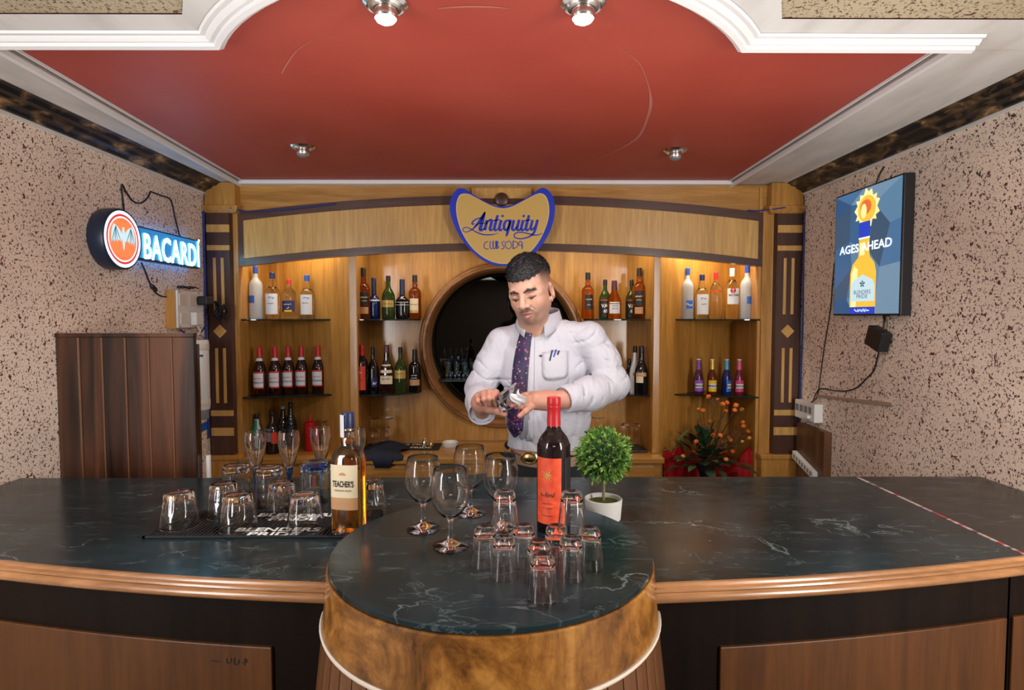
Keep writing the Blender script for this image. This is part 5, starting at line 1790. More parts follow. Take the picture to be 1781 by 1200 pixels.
MB().prism([(2.90, 0.735), (3.12, 0.795), (3.12, 0.835), (2.90, 0.775)], lambda a, b: (-0.060, a, b), lambda a, b: (-0.036, a, b)).build('body', 'white_plastic', sk, bevel=0.002)
for k in range(7):
    y_ = 2.92 + k * 0.028
    MB().box(-0.062, -0.0595, y_, y_ + 0.014, 0.752 + k * 0.0077, 0.772 + k * 0.0077).build('socket', 'grey_plastic', sk)
o = MB().prism([(2.39, 1.187), (2.42, 1.181), (2.98, 1.142), (2.98, 1.152), (2.42, 1.195), (2.39, 1.196)], lambda a, b: (WR - 0.012, a, b), lambda a, b: (WR - 0.0005, a, b)).build('wall_batten', 'box_wood')
principled('batten', (0.36, 0.26, 0.19), 0.7)
o.data.materials[0] = M['batten']
tag(o, 'thin sloping wooden batten on the right wall under the power brick', 'batten')

# ------------------------------------------------------------------ things on the ledge
LZ = 0.790


def lp(px, y):
    p = at(px, 770, y)
    return (p.x, y, LZ)


bottle('cola_bottle', 'dark bottle in the shade at the ledge\'s left end', lp(434, 3.42), 'round', 0.20, 0.035, 'black_glass', 'cap_black', 0.86)
bottle('syrup_bottle', 'green and white dressing bottle with dark cap on the ledge', lp(447, 3.32), 'liqueur', 0.212, 0.033, 'label_white', 'cap_black', 0.86, [('tape_green', 0.40, 0.78, -90, 90)] if False else [], rot=0)
principled('bottle_green', (0.02, 0.26, 0.16), 0.4)
patch_o = MB()
t_ = bpy.data.objects['syrup_bottle']
sh_ = [(a * 0.033, b * 0.212) for a, b in SHAPES['liqueur']]


def srf(z):
    for (ra, za), (rb, zb) in zip(sh_, sh_[1:]):
        if za <= z <= zb:
            return ra + (rb - ra) * (z - za) / (zb - za)
    return sh_[-1][0]


patch(patch_o, srf, 0.42 * 0.212, 0.84 * 0.212, R(-110), R(35), 0.0008, nz=6).build('label', 'bottle_green', t_, smooth=True)
bottle('soft_drink_bottle', 'dark cola bottle with red label on the ledge behind the flutes', lp(474, 3.27), 'beer', 0.235, 0.038, 'black_glass', 'cap_black', 0.93, [('grey_plastic', 0.30, 0.60, -70, 10), ('label_red', 0.25, 0.52, 12, 60)])
bottle('soft_drink_bottle', 'clear-necked dark bottle at the back of the ledge, centre of the group', lp(493, 3.40), 'beer', 0.245, 0.036, 'black_glass', 'grey_plastic', 0.93, [('label_black', 0.3, 0.6, -70, 70)])
bottle('soft_drink_bottle', 'tall dark bottle with black cap, right of the cola group', lp(506, 3.38), 'beer', 0.268, 0.034, 'black_glass', 'cap_black', 0.92, [('label_black', 0.3, 0.6, -70, 70)])
sq = thing('squeeze_bottle', 'red plastic ketchup squeeze bottle on the ledge', 'bottle', lp(540, 3.33))
lathe_obj('body', [(0, 0), (0.030, 0), (0.032, 0.004), (0.032, 0.135), (0.030, 0.14), (0, 0.14)], 'red_plastic', sq, seg=28)
lathe_obj('lid', [(0, 0.1405), (0.033, 0.1405), (0.033, 0.158), (0.026, 0.164), (0.010, 0.170), (0.006, 0.19), (0.003, 0.212), (0, 0.212)], 'red_plastic', sq, seg=28)
for px, y, lab in ((561, 3.36, 'upturned goblet on the ledge right of the red squeeze bottle'), (589, 3.38, 'upturned goblet on the ledge behind the champagne flute'), (650, 3.46, 'upturned goblet in the shade left of the bar mat'), (674, 3.46, 'upturned goblet in the shade, nearer the mirror'),
                   (1040, 3.46, 'upturned goblet on the ledge behind the topiary')):
    src = bpy.data.objects['wine_goblet']
    c = src.copy()
    COL.objects.link(c)
    p = lp(px, y)
    c.location = (p[0], p[1], LZ + 0.167)
    c.rotation_euler = (PI, 0, 0)
    tag(c, lab, 'glass', 'upturned goblets on the ledge')
m2 = thing('bar_mat', 'black printed bar mat lying on the back ledge', 'mat', (0, 0, LZ))
MB().box(-0.83, -0.395, 3.33, 3.50, 0.0, 0.006).build('base', 'black_rubber', m2, bevel=0.002)
mb = MB()
for cy in (3.375, 3.455):
    text_on(mb, 'BLENDERS PRIDE', lambda a, b, c_, cy=cy: (-0.62 + a, cy + b, 0.0068), 0.05, bold=0.0015, width=0.36)
mb.build('lettering', 'label_cream', m2)
cl = thing('dark_cloth', 'crumpled navy cloth hanging over the ledge edge', 'cloth', (0, 0, 0))
mb = MB()
vs, fs = [], []
nx, ny = 22, 16
for j in range(ny + 1):
    for i in range(nx + 1):
        u, v_ = i / nx, j / ny
        x = -0.80 + 0.22 * u + 0.02 * math.sin(9 * v_)
        y = 3.40 - 0.30 * v_
        z = LZ + 0.012 + 0.030 * math.sin(PI * u) * (1 - 0.6 * v_) + 0.010 * math.sin(11 * u + 7 * v_) * math.sin(PI * min(v_ * 1.4, 1))
        if y < 3.13:
            z = LZ + 0.010 - (3.13 - y) * (1.6 if 0.35 < u < 0.75 else 0.25) - 0.01
            y = 3.126 - 0.004 * math.sin(9 * u)
        vs.append((x, y, z))
for j in range(ny):
    for i in range(nx):
        a = j * (nx + 1) + i
        fs.append((a, a + 1, a + nx + 2, a + nx + 1))
o = mb.add(vs, fs).build('fabric', 'navy_cloth', cl, smooth=True, sharp=80)
md = o.modifiers.new('thick', 'SOLIDIFY')
md.thickness = 0.006
for px, y, hh, mat_, lab in ((738, 3.40, 0.050, 'chrome', 'small chrome cruet on the ledge mat'), (750, 3.385, 0.042, 'brass', 'small brass-coloured cruet on the ledge mat')):
    p = lp(px, y)
    o = lathe_obj('cruet', [(0, 0), (0.013, 0), (0.014, 0.003), (0.013, hh * 0.5), (0.009, hh * 0.68), (0.006, hh * 0.75), (0.007, hh * 0.85), (0.002, hh), (0, hh)], mat_, loc=(p[0], p[1], LZ + 0.0072), seg=20)
    tag(o, lab, 'cruet')
p = lp(783, 3.43)
o = lathe_obj('ashtray', [(0, 0.002), (0.040, 0), (0.044, 0.005), (0.046, 0.028), (0.044, 0.029), (0.040, 0.010), (0, 0.008)], 'white_plastic', loc=p, seg=32)
tag(o, 'white round dish on the back ledge beside the mat', 'dish')
o = MB().add([(-0.31, 3.30, LZ + 0.002), (-0.24, 3.28, LZ + 0.003), (-0.225, 3.335, LZ + 0.012), (-0.29, 3.35, LZ + 0.004), (-0.31, 3.30, LZ + 0.0035), (-0.24, 3.28, LZ + 0.0045), (-0.225, 3.335, LZ + 0.0135), (-0.29, 3.35, LZ + 0.0055)],
             [(3, 2, 1, 0), (4, 5, 6, 7), (0, 1, 5, 4), (1, 2, 6, 5), (2, 3, 7, 6), (3, 0, 4, 7)]).build('napkin', 'paper')
tag(o, 'folded white paper napkin lying on the back ledge', 'napkin')
# glass with a straw at the left plinth
p = at(398, 800, 3.0)
gl = thing('straw_glass', 'clear tumbler with a white straw beside the left pillar foot', 'glass', (-1.40, 3.22, LZ))
lathe_obj('glass', [(0, 0), (0.026, 0), (0.030, 0.095), (0.028, 0.095), (0.024, 0.006), (0, 0.006)], 'glass', gl, seg=28)
MB().tube([(-0.010, 0, 0.010), (0.045, -0.01, 0.155)], 0.0028, 8).build('straw', 'white_plastic', gl)
# tray with upturned glasses on the right end of the ledge
tr = MB().box(0.625, 0.775, 3.26, 3.42, LZ + 0.001, LZ + 0.014).build('tray', 'black_plastic', bevel=0.004)
tag(tr, 'small black tray on the ledge right of the topiary', 'tray')
for x, y, lab in ((0.665, 3.35, 'upturned tall glass at the left of the black tray'), (0.725, 3.33, 'upturned tall glass at the right of the black tray')):
    o = lathe_obj('tall_glass', tumbler_profile(0.135, 0.030, 0.024, 0.002, 0.012), 'glass', loc=(x, y, LZ + 0.0145), seg=28)
    tag(o, lab, 'glass', 'glasses on the black tray')
# blue shot glasses standing on the mirror's shelf
for k in range(8):
    x = MC - 0.335 + k * 0.052
    sgl = thing('mirror_glass', 'small blue-bottomed glass on the mirror shelf, %s from the left' % ['first', 'second', 'third', 'fourth', 'fifth', 'sixth', 'seventh', 'eighth'][k], 'glass', (x, NB + 0.085, MZ + zsh + 0.0005), 0, 'blue-bottomed glasses inside the mirror ring')
    lathe_obj('cup', [(0, 0.0175), (0.017, 0.0175), (0.0195, 0.105), (0.018, 0.105), (0.0155, 0.030), (0, 0.030)], 'glass_aqua', sgl, seg=20)
    lathe_obj('base', [(0, 0), (0.017, 0), (0.017, 0.017), (0, 0.017)], 'glass_blue', sgl, seg=20)

# ------------------------------------------------------------------ flower arrangement in the right niche
fl = thing('flower_arrangement', 'orange berry flowers and dark leaves in a dark vase, right niche', 'flowers', (1.08, 3.20, 0.648))
lathe_obj('vase', [(0, 0), (0.040, 0), (0.046, 0.006), (0.044, 0.012), (0.030, 0.024), (0.036, 0.05), (0.050, 0.08), (0.052, 0.10), (0.046, 0.10), (0.0, 0.095)], 'black_plastic', fl, seg=28)
principled('dark_leaf', (0.020, 0.045, 0.018), 0.5)
principled('mid_leaf', (0.035, 0.085, 0.030), 0.5)
principled('twig', (0.05, 0.025, 0.015), 0.7)
principled('orange_petal', (0.72, 0.16, 0.025), 0.5)
principled('amber_petal', (0.62, 0.24, 0.035), 0.5)
principled('dried_brown', (0.16, 0.06, 0.025), 0.7)
heads = [(1232, 690), (1248, 694), (1257, 703), (1215, 712), (1223, 714), (1278, 713), (1290, 712), (1263, 714), (1265, 700), (1235, 733), (1292, 734), (1293, 741), (1301, 750), (1253, 757), (1266, 759), (1270, 765), (1211, 768), (1217, 771), (1291, 768), (1235, 781), (1207, 785), (1188, 793), (1252, 786), (1274, 785), (1263, 799), (1212, 790), (1241, 757), (1303, 762), (1205, 763), (1280, 705)]
mbt = MB()
fh = MB()
fh.lathe([(0, -0.010)] + [(0.012 * math.sin(PI * k / 6) * (1 - 0.1 * (k > 3)), -0.010 * math.cos(PI * k / 6)) for k in range(1, 6)] + [(0.003, 0.011), (0, 0.009)], 10, flute=(5, lambda z: 0.18))
proto = None
base_pt = Vector((0, 0, 0.09))
for k, (hx, hy) in enumerate(heads):
    p = at(hx, hy, 3.20 + 0.09 * math.sin(k * 2.3)) - Vector(fl.location)
    s = 0.8 + 0.5 * random.random()
    if proto is None or k == 1:
        o = fh.build('flower_head', 'orange_petal' if k == 0 else 'amber_petal', fl, smooth=True)
        if k == 0:
            proto = o
            protos = [o]
        else:
            protos.append(o)
    else:
        o = protos[0 if (k % 3) else 1].copy()
        COL.objects.link(o)
    o.location = p
    o.scale = (s, s, s)
    o.rotation_euler = (random.uniform(-0.8, 0.8), random.uniform(-0.8, 0.8), random.random() * 6)
    mid = (p + base_pt) / 2 + Vector((random.uniform(-0.02, 0.02), random.uniform(-0.02, 0.02), 0.02))
    mbt.tube(catmull([base_pt, mid, p], 3), 0.0016, 5)
mbt.build('twigs', 'twig', fl)


def leaf(mb, p, d, L, w, droop=0.3):
    d = Vector(d).normalized()
    side = d.cross(Vector((0, 0, 1)))
    if side.length < 0.1:
        side = Vector((1, 0, 0))
    side.normalize()
    nrm = side.cross(d)
    vs, fs = [], []
    for i, (t, ww) in enumerate(((0, 0.15), (0.25, 0.8), (0.5, 1.0), (0.75, 0.7), (1.0, 0.02))):
        c = Vector(p) + d * L * t - Vector((0, 0, 1)) * droop * L * t * t
        vs += [c - side * w * ww + nrm * 0.15 * w * ww, c - nrm * 0.0, c + side * w * ww + nrm * 0.15 * w * ww]
    for i in range(4):
        a = 3 * i
        fs += [(a, a + 1, a + 4, a + 3), (a + 1, a + 2, a + 5, a + 4)]
    mb.add(vs, fs)


for k in range(84):
    a = k * 2.4
    e = random.uniform(0.0, 1.35)
    d = Vector((math.cos(a) * math.cos(e), math.sin(a) * math.cos(e) * 0.6 - 0.15, math.sin(e)))
    mb = MB()
    p = base_pt + d * random.uniform(0.04, 0.20)
    leaf(mb, p, d + Vector((0, -0.15, 0)), random.uniform(0.07, 0.13), random.uniform(0.014, 0.030))
    o = mb.build('leaf', 'mid_leaf' if k % 4 == 0 else 'dark_leaf', fl, smooth=True, recalc=False)
for (lx, ly, tx, ty) in ((1195, 776, 1150, 780), (1200, 770, 1165, 762), (1205, 785, 1178, 772), (1200, 745, 1178, 765)):
    p0, p1 = at(lx, ly, 3.15) - Vector(fl.location), at(tx, ty, 3.12) - Vector(fl.location)
    mb = MB()
    leaf(mb, p0, p1 - p0, (p1 - p0).length * 1.1, 0.014, 0.1)
    mb.build('leaf', 'mid_leaf', fl, smooth=True, recalc=False)
for k, (cx_, cy_) in enumerate(((1228, 740), (1215, 778), (1256, 775), (1280, 757), (1243, 700))):
    p = at(cx_, cy_, 3.14) - Vector(fl.location)
    mb = MB()
    for j in range(26):
        zc = 1 - 2 * (j + 0.5) / 26
        ph = j * 2.4
        d = Vector((math.sqrt(1 - zc * zc) * math.cos(ph), math.sqrt(1 - zc * zc) * math.sin(ph), zc))
        mb.lathe([(0, -0.0045), (0.004, 0), (0, 0.0045)], 6, c=tuple(p + d * 0.020))
    mb.build('dried_cluster', 'dried_brown', fl)
st_ = thing('wicker_stand', 'low round dark wicker stand under the flower vase', 'stand', (1.08, 3.20, 0))
lathe_obj('body', [(0, 0), (0.10, 0), (0.11, 0.02), (0.12, 0.60), (0.11, 0.63), (0.08, 0.644), (0, 0.647)], 'twig', st_, seg=40, flute=(60, lambda z: 0.02))
rc = thing('red_cloth_box', 'box draped in bright red cloth behind the flowers', 'box', (0, 0, 0))
mb = MB()
pts2 = [(0.865, 3.30), (0.92, 3.27), (1.0, 3.35), (1.15, 3.42), (1.22, 3.38), (1.30, 3.30), (1.355, 3.26), (1.36, 3.50), (0.95, 3.33)]
fr = catmull([(0.868, 3.255), (0.90, 3.235), (0.95, 3.29), (1.02, 3.36), (1.10, 3.40), (1.18, 3.385), (1.26, 3.30), (1.32, 3.25), (1.355, 3.245)], 4)
vs, fs = [], []
for i, p in enumerate(fr):
    hz = 0.80 + 0.02 * math.sin(i * 0.9) - 0.05 * (0.35 < i / len(fr) < 0.8)
    wv = 0.008 * math.sin(i * 1.7)
    vs += [(p.x, p.y - 0.01 + wv, 0.0), (p.x, p.y + wv * 0.5, hz), (p.x, p.y + 0.015, hz + 0.004), (p.x, p.y + 0.03, 0.0)]
for i in range(len(fr) - 1):
    a, b = 4 * i, 4 * i + 4
    fs += [(a + k, b + k, b + (k + 1) % 4, a + (k + 1) % 4) for k in range(4)]
mb.add(vs, fs).build('cloth', 'red_cloth', rc, smooth=True)

# ------------------------------------------------------------------ the bartender: surfaces grown from blended round forms


def nets(f, lo, hi, h):
    """naive surface nets: one quad mesh of the zero level of f over a box"""
    lo, hi = np.array(lo, float), np.array(hi, float)
    n = np.ceil((hi - lo) / h).astype(int) + 1
    ax = [lo[i] + h * np.arange(n[i]) for i in range(3)]
    B = 4                                        # coarse pass first, then only the blocks near the surface
    nb_ = -(-n // B)
    cc = np.stack(np.meshgrid(*[lo[i] + h * (B * np.arange(nb_[i]) + (B - 1) / 2) for i in range(3)], indexing='ij'), -1).reshape(-1, 3)
    vc = np.concatenate([f(c) for c in np.array_split(cc, max(1, len(cc) // 200000))])
    V = np.repeat(np.repeat(np.repeat(vc.reshape(nb_), B, 0), B, 1), B, 2)[:n[0], :n[1], :n[2]].copy()
    near = np.argwhere((np.abs(vc) < h * B * 1.6 + 0.004).reshape(nb_))
    off = np.stack(np.meshgrid(*[np.arange(B)] * 3, indexing='ij'), -1).reshape(-1, 3)
    gi = (near[:, None, :] * B + off[None]).reshape(-1, 3)
    gi = gi[(gi < n).all(1)]
    for c in np.array_split(gi, max(1, len(gi) // 300000)):
        V[tuple(c.T)] = f(lo + h * c)
    ins = V < 0
    c8 = [(i, j, k) for i in (0, 1) for j in (0, 1) for k in (0, 1)]
    sl = lambda A, o: A[o[0]:n[0] - 1 + o[0], o[1]:n[1] - 1 + o[1], o[2]:n[2] - 1 + o[2]]
    cnt = sum(sl(ins, o).astype(int) for o in c8)
    act = np.argwhere((cnt > 0) & (cnt < 8))
    idx = -np.ones(n - 1, int)
    idx[tuple(act.T)] = np.arange(len(act))
    acc = np.zeros((len(act), 3))
    num = np.zeros(len(act))
    for a in range(3):
        for o in c8:
            if o[a]:
                continue
            o2 = list(o)
            o2[a] = 1
            va = V[tuple((act + o).T)]
            vb = V[tuple((act + o2).T)]
            m_ = (va < 0) != (vb < 0)
            t = np.where(m_, va / np.where(m_, va - vb, 1), 0)
            p = np.array(o, float)[None].repeat(len(act), 0)
            p[:, a] = t
            acc += p * m_[:, None]
            num += m_
    verts = lo + h * (act + acc / num[:, None])
    faces = []
    for a in range(3):
        b, c = (a + 1) % 3, (a + 2) % 3
        s0 = [slice(0, n[i]) for i in range(3)]
        sA, sB = list(s0), list(s0)
        sA[a] = slice(0, n[a] - 1)
        sB[a] = slice(1, n[a])
        ch = ins[tuple(sA)] != ins[tuple(sB)]
        e = np.argwhere(ch)
        e = e[(e[:, b] > 0) & (e[:, c] > 0) & (e[:, b] < n[b] - 1) & (e[:, c] < n[c] - 1)]
        db, dc_ = np.eye(3, dtype=int)[b], np.eye(3, dtype=int)[c]
        q = np.stack([idx[tuple((e - db - dc_).T)], idx[tuple((e - dc_).T)], idx[tuple(e.T)], idx[tuple((e - db).T)]], 1)
        inside_first = ins[tuple(e.T)]
        q = np.where(inside_first[:, None], q, q[:, ::-1])
        faces.append(q[(q >= 0).all(1)])
    return verts, np.concatenate(faces)


def smin(a, b, k):
    h = np.clip(0.5 + 0.5 * (b - a) / k, 0, 1)
    return b + (a - b) * h - k * h * (1 - h)


def smax(a, b, k):
    return -smin(-a, -b, k)


def ell(p, c, r, rot=None):
    q = p - np.array(c)
    if rot is not None:
        q = q @ np.array(rot)
    r = np.array(r)
    k0 = np.linalg.norm(q / r, axis=1)
    k1 = np.linalg.norm(q / (r * r), axis=1)
    return k0 * (k0 - 1) / np.maximum(k1, 1e-6)


def cone(p, a, b, ra, rb):
    a, b = np.array(a, float), np.array(b, float)
    ab = b - a
    t = np.clip(((p - a) @ ab) / max(ab @ ab, 1e-9), 0, 1)
    return np.linalg.norm(p - a - t[:, None] * ab, axis=1) - (ra + (rb - ra) * t)


def chain(p, pts, rs, k=0.01):
    d = None
    for i in range(len(pts) - 1):
        c = cone(p, pts[i], pts[i + 1], rs[i], rs[i + 1])
        d = c if d is None else smin(d, c, k)
    return d


def np_obj(name, parts, mat, parent=None, colors=None, smooth=True):
    """one mesh object from one or more (verts, faces) arrays"""
    vs, fs, o = [], [], 0
    for v_, f_ in parts:
        vs.append(np.asarray(v_))
        fs.append(np.asarray(f_) + o)
        o += len(v_)
    vs = np.concatenate(vs)
    me = bpy.data.meshes.new(name)
    me.from_pydata(vs.tolist(), [], np.concatenate(fs).tolist())
    me.materials.append(M[mat])
    if smooth:
        me.polygons.foreach_set('use_smooth', [True] * len(me.polygons))
    if colors is not None:
        at2 = me.color_attributes.new('tone', 'FLOAT_COLOR', 'POINT')
        at2.data.foreach_set('color', np.concatenate([colors, np.ones((len(colors), 1))], 1).ravel())
    ob = bpy.data.objects.new(name, me)
    COL.objects.link(ob)
    if parent is not None:
        ob.parent = parent
    return ob


def A(px, py, y):
    return np.array(at(px, py, y))


# ---- pose (world points)
SR, SL_ = A(872, 597, 2.245), A(1026, 588, 2.155)          # shoulders (his right is on the left of the picture)
ER, EL = A(836, 676, 2.235), A(1066, 668, 2.120)           # elbows
WRr, WLl = A(838, 716, 2.075), A(984, 694, 1.990)          # wrists
NK = A(938, 566, 2.205)
CH, BE, WA = A(950, 648, 2.215), A(953, 722, 2.195), A(954, 785, 2.215)
belt_z = A(925, 785, 2.1)[2]


def torso_d(p, g=0.0):
    d = ell(p, CH, (0.172 + g, 0.118 + g, 0.165 + g))
    d = smin(d, ell(p, BE, (0.160 + g, 0.135 + g, 0.135 + g)), 0.06)
    d = smin(d, ell(p, WA, (0.158 + g, 0.122 + g, 0.11 + g)), 0.05)
    d = smin(d, cone(p, NK + [-0.02, 0.01, -0.03], SR + [0.01, 0, 0.0], 0.062 + g, 0.052 + g), 0.05)
    d = smin(d, cone(p, NK + [0.02, 0.01, -0.03], SL_ + [-0.01, 0, 0.0], 0.062 + g, 0.054 + g), 0.05)
    return d


def wrinkle(p, fx, fz, amp):
    """sharp-backed cloth folds running across the given direction"""
    w = 2.6 * np.sin(p[:, 2] * 23 + p[:, 0] * 13 + 1.3) + 2.2 * np.sin(p[:, 0] * 31 - p[:, 2] * 17 + p[:, 1] * 21)
    a = 1 - np.abs(np.sin(0.5 * (p[:, 0] * fx + p[:, 2] * fz) + 0.6 * w))
    m_ = (0.5 + 0.5 * np.sin(p[:, 0] * 29 - p[:, 2] * 37 + p[:, 1] * 33 + 1.2 * w)) ** 1.5
    return amp * a ** 3 * m_ - amp * 0.12


def tfold(p):
    """folds on the shirt body: fine drape, stronger towards the armpits and above the belt"""
    lowk = np.clip((belt_z + 0.16 - p[:, 2]) / 0.14, 0, 1)
    side = np.clip((np.abs(p[:, 0] - CH[0] + 0.02) - 0.05) / 0.08, 0, 1)
    return wrinkle(p, 130, 45, 0.0035) + side * wrinkle(p, -60, 120, 0.0085) + lowk * wrinkle(p, 210, 30, 0.0080)


def shirt_d(p):
    d = torso_d(p)
    armR = chain(p, [SR, (SR + ER) / 2 + [-0.004, 0, 0], ER, (ER * 0.42 + WRr * 0.58), WRr], [0.057, 0.056, 0.056, 0.054, 0.047], 0.02)
    armL = chain(p, [SL_, (SL_ + EL) / 2 + [0.008, 0, 0.004], EL, EL * 0.5 + WLl * 0.5 + [0, 0, -0.008], WLl], [0.057, 0.055, 0.056, 0.058, 0.046], 0.02)
    # folds: along the sleeves and a few on the torso front
    aR = wrinkle(p, 50, 75, 0.010) + wrinkle(p, -130, 60, 0.0035)
    aL = wrinkle(p, -45, 75, 0.010) + wrinkle(p, 140, 80, 0.004)
    armR = armR + aR
    armL = armL + aL
    d = d + tfold(p)
    d = smin(d, armR, 0.022)
    d = smin(d, armL, 0.022)
    # open at wrists, waist and neck
    vR = (WRr - ER) / np.linalg.norm(WRr - ER)
    vL = (WLl - EL) / np.linalg.norm(WLl - EL)
    nearR = np.linalg.norm(p - WRr, axis=1) < 0.10
    nearL = np.linalg.norm(p - WLl, axis=1) < 0.10
    d = np.where(nearR & (armR < d + 0.012), np.maximum(d, (p - WRr - vR * 0.004) @ vR), d)
    d = np.where(nearL & (armL < d + 0.012), np.maximum(d, (p - WLl - vL * 0.004) @ vL), d)
    d = np.maximum(d, belt_z - 0.004 - p[:, 2])
    d = np.maximum(d, p[:, 2] - (NK[2] + 0.030 - 0.25 * (p[:, 1] - NK[1]) * -1))
    return d


person = thing('person', 'man in white shirt and dark patterned tie wiping a glass behind the bar', 'person', (0, 0, 0))

# ---- head
HC = A(922, 503, 2.115)
HS = 0.945
ps_, ph_, rl_ = R(25), R(21), R(8)
Rp = np.array(Matrix.Rotation(ph_, 3, 'X'))      # pitch: nods the face (-Y) down
Rr_ = np.array(Matrix.Rotation(-rl_, 3, 'Y'))
Ry_ = np.array(Matrix.Rotation(-ps_, 3, 'Z'))
RH = Ry_ @ Rr_ @ Rp
FL = np.array([[1, 0, 0], [0, -1, 0], [0, 0, 1]], float)   # local +y (face) is world -Y


def head_local(w):
    return ((w - HC) @ RH) * [1, -1, 1] / HS


def head_world(q):
    return (q * [1, -1, 1] * HS) @ RH.T + HC


def cranium(p, g=0.0):
    return ell(p, (0, -0.014, 0.034), (0.0765 + g, 0.098 + g, 0.090 + g))


def head_d(p):
    d = cranium(p)
    d = smin(d, ell(p, (0, 0.024, -0.028), (0.064, 0.066, 0.080)), 0.03)
    for s in (-1, 1):
        d = smin(d, ell(p, (s * 0.035, 0.046, -0.034), (0.031, 0.034, 0.034)), 0.022)
        d = smin(d, ell(p, (s * 0.042, 0.000, -0.062), (0.023, 0.036, 0.030)), 0.025)
        d = smin(d, ell(p, (s * 0.046, 0.050, 0.000), (0.020, 0.022, 0.014)), 0.014)   # cheekbone
    d = smin(d, ell(p, (0, 0.068, -0.096), (0.023, 0.019, 0.017)), 0.022)
    d = smin(d, ell(p, (0, 0.026, -0.092), (0.042, 0.046, 0.024)), 0.022)        # soft under-chin
    d = smin(d, ell(p, (0, 0.068, -0.058), (0.034, 0.026, 0.032)), 0.018)        # muzzle
    d = smin(d, cone(p, (-0.034, 0.074, 0.020), (0.034, 0.074, 0.020), 0.0125, 0.0125), 0.014)   # brow
    for s in (-1, 1):
        d = smax(d, -ell(p, (s * 0.031, 0.101, -0.001), (0.020, 0.019, 0.0125)), 0.010)
        d = smin(d, ell(p, (s * 0.0310, 0.0715, -0.001), (0.0160, 0.0140, 0.0125)), 0.003)       # closed lids
        # sharp crease under the lashes
        d = smax(d, -chain(p, [(s * 0.017, 0.0855, -0.0085), (s * 0.031, 0.0885, -0.0120), (s * 0.047, 0.078, -0.0080)], [0.0012, 0.0020, 0.0014], 0.003), 0.003)
    d = smin(d, cone(p, (0, 0.083, 0.012), (0, 0.109, -0.030), 0.0075, 0.0135), 0.009)           # nose
    for s in (-1, 1):
        d = smin(d, ell(p, (s * 0.0150, 0.097, -0.034), (0.0105, 0.013, 0.0092)), 0.005)
        d = smax(d, -ell(p, (s * 0.0082, 0.108, -0.0435), (0.0050, 0.007, 0.0045)), 0.003)
        d = smax(d, -chain(p, [(s * 0.022, 0.094, -0.036), (s * 0.034, 0.083, -0.058)], [0.0016, 0.0012], 0.003) , 0.006)   # nose-mouth fold
    d = smin(d, chain(p, [(-0.025, 0.082, -0.066), (-0.008, 0.0960, -0.061), (0, 0.0950, -0.0630), (0.008, 0.0960, -0.061), (0.025, 0.082, -0.066)], [0.003, 0.0064, 0.0058, 0.0064, 0.003], 0.004), 0.004)
    d = smin(d, chain(p, [(-0.021, 0.083, -0.071), (0, 0.0945, -0.0745), (0.021, 0.083, -0.071)], [0.0035, 0.0080, 0.0035], 0.004), 0.004)
    d = smax(d, -chain(p, [(-0.024, 0.090, -0.068), (0, 0.102, -0.0683), (0.024, 0.090, -0.068)], [0.0014, 0.0020, 0.0014], 0.002), 0.002)
    for s in (-1, 1):
        # ear: flat shell with hollow and lobe
        e = ell(p, (s * 0.0800, -0.008, -0.020), (0.0090, 0.0210, 0.0330), Matrix.Rotation(-s * 0.55, 3, 'Z'))
        e = smin(e, ell(p, (s * 0.074, 0.002, -0.050), (0.006, 0.009, 0.011)), 0.006)
        e = smax(e, -ell(p, (s * 0.0895, 0.002, -0.017), (0.0085, 0.0110, 0.0200)), 0.004)
        d = smin(d, e, 0.004)
    return d


neck_a = head_local(np.array([HC + [0.004, 0.030, -0.06]]))[0]
neck_b = head_local(np.array([NK + [0, 0.012, -0.06]]))[0]


def head_neck_d(p):
    return smin(head_d(p), cone(p, neck_a, neck_b, 0.061, 0.068), 0.025)


hv, hf = nets(head_neck_d, (-0.125, -0.20, -0.26), (0.125, 0.135, 0.14), 0.0023)
# skin tones by place on the face
P_ = hv
ease = lambda d, w: np.clip(0.5 - d / w, 0, 1)[:, None]
skin = np.array([0.56, 0.315, 0.225])
tone = np.tile(skin, (len(P_), 1))
nz = 0.5 + 0.5 * np.sin(P_[:, 0] * 310 + 3 * np.sin(P_[:, 2] * 190)) * np.sin(P_[:, 2] * 280 + 2 * np.sin(P_[:, 1] * 230))
tone *= (0.96 + 0.08 * nz)[:, None]


F2 = P_ * [1, 0, 1]                 # face seen flat from the front
front = (P_[:, 1] > 0.035).astype(float)[:, None]


def flat(d_pts):
    return [(a, 0, c) for a, b, c in d_pts]


def paint(col, d, w, amt=1.0, only_front=False):
    global tone
    k = ease(d, w) * amt * (front if only_front else 1)
    tone = tone * (1 - k) + np.array(col) * k


for s in (-1, 1):
    paint((0.60, 0.27, 0.19), ell(P_, (s * 0.04, 0.075, -0.03), (0.022, 0.03, 0.02)), 0.02, 0.35)
    paint((0.30, 0.14, 0.095), ell(P_, (s * 0.031, 0.09, -0.008), (0.018, 0.02, 0.008)), 0.010, 0.5)
paint((0.085, 0.050, 0.040), chain(F2, flat([(-0.027, 0, -0.058), (-0.010, 0, -0.0515), (0.010, 0, -0.0515), (0.027, 0, -0.058)]), [0.0035, 0.0055, 0.0055, 0.0035]), 0.007, 0.72, True)   # moustache
for s in (-1, 1):
    paint((0.13, 0.075, 0.055), chain(F2, flat([(s * 0.028, 0, -0.060), (s * 0.031, 0, -0.078), (s * 0.020, 0, -0.098)]), [0.004, 0.004, 0.007]), 0.010, 0.55, True)
paint((0.14, 0.085, 0.065), chain(F2, flat([(-0.012, 0, -0.098), (0.012, 0, -0.098)]), [0.010, 0.010]), 0.014, 0.55, True)                  # chin stubble
paint((0.25, 0.140, 0.10), ell(P_, (0, 0.03, -0.10), (0.075, 0.075, 0.04)), 0.05, 0.40)
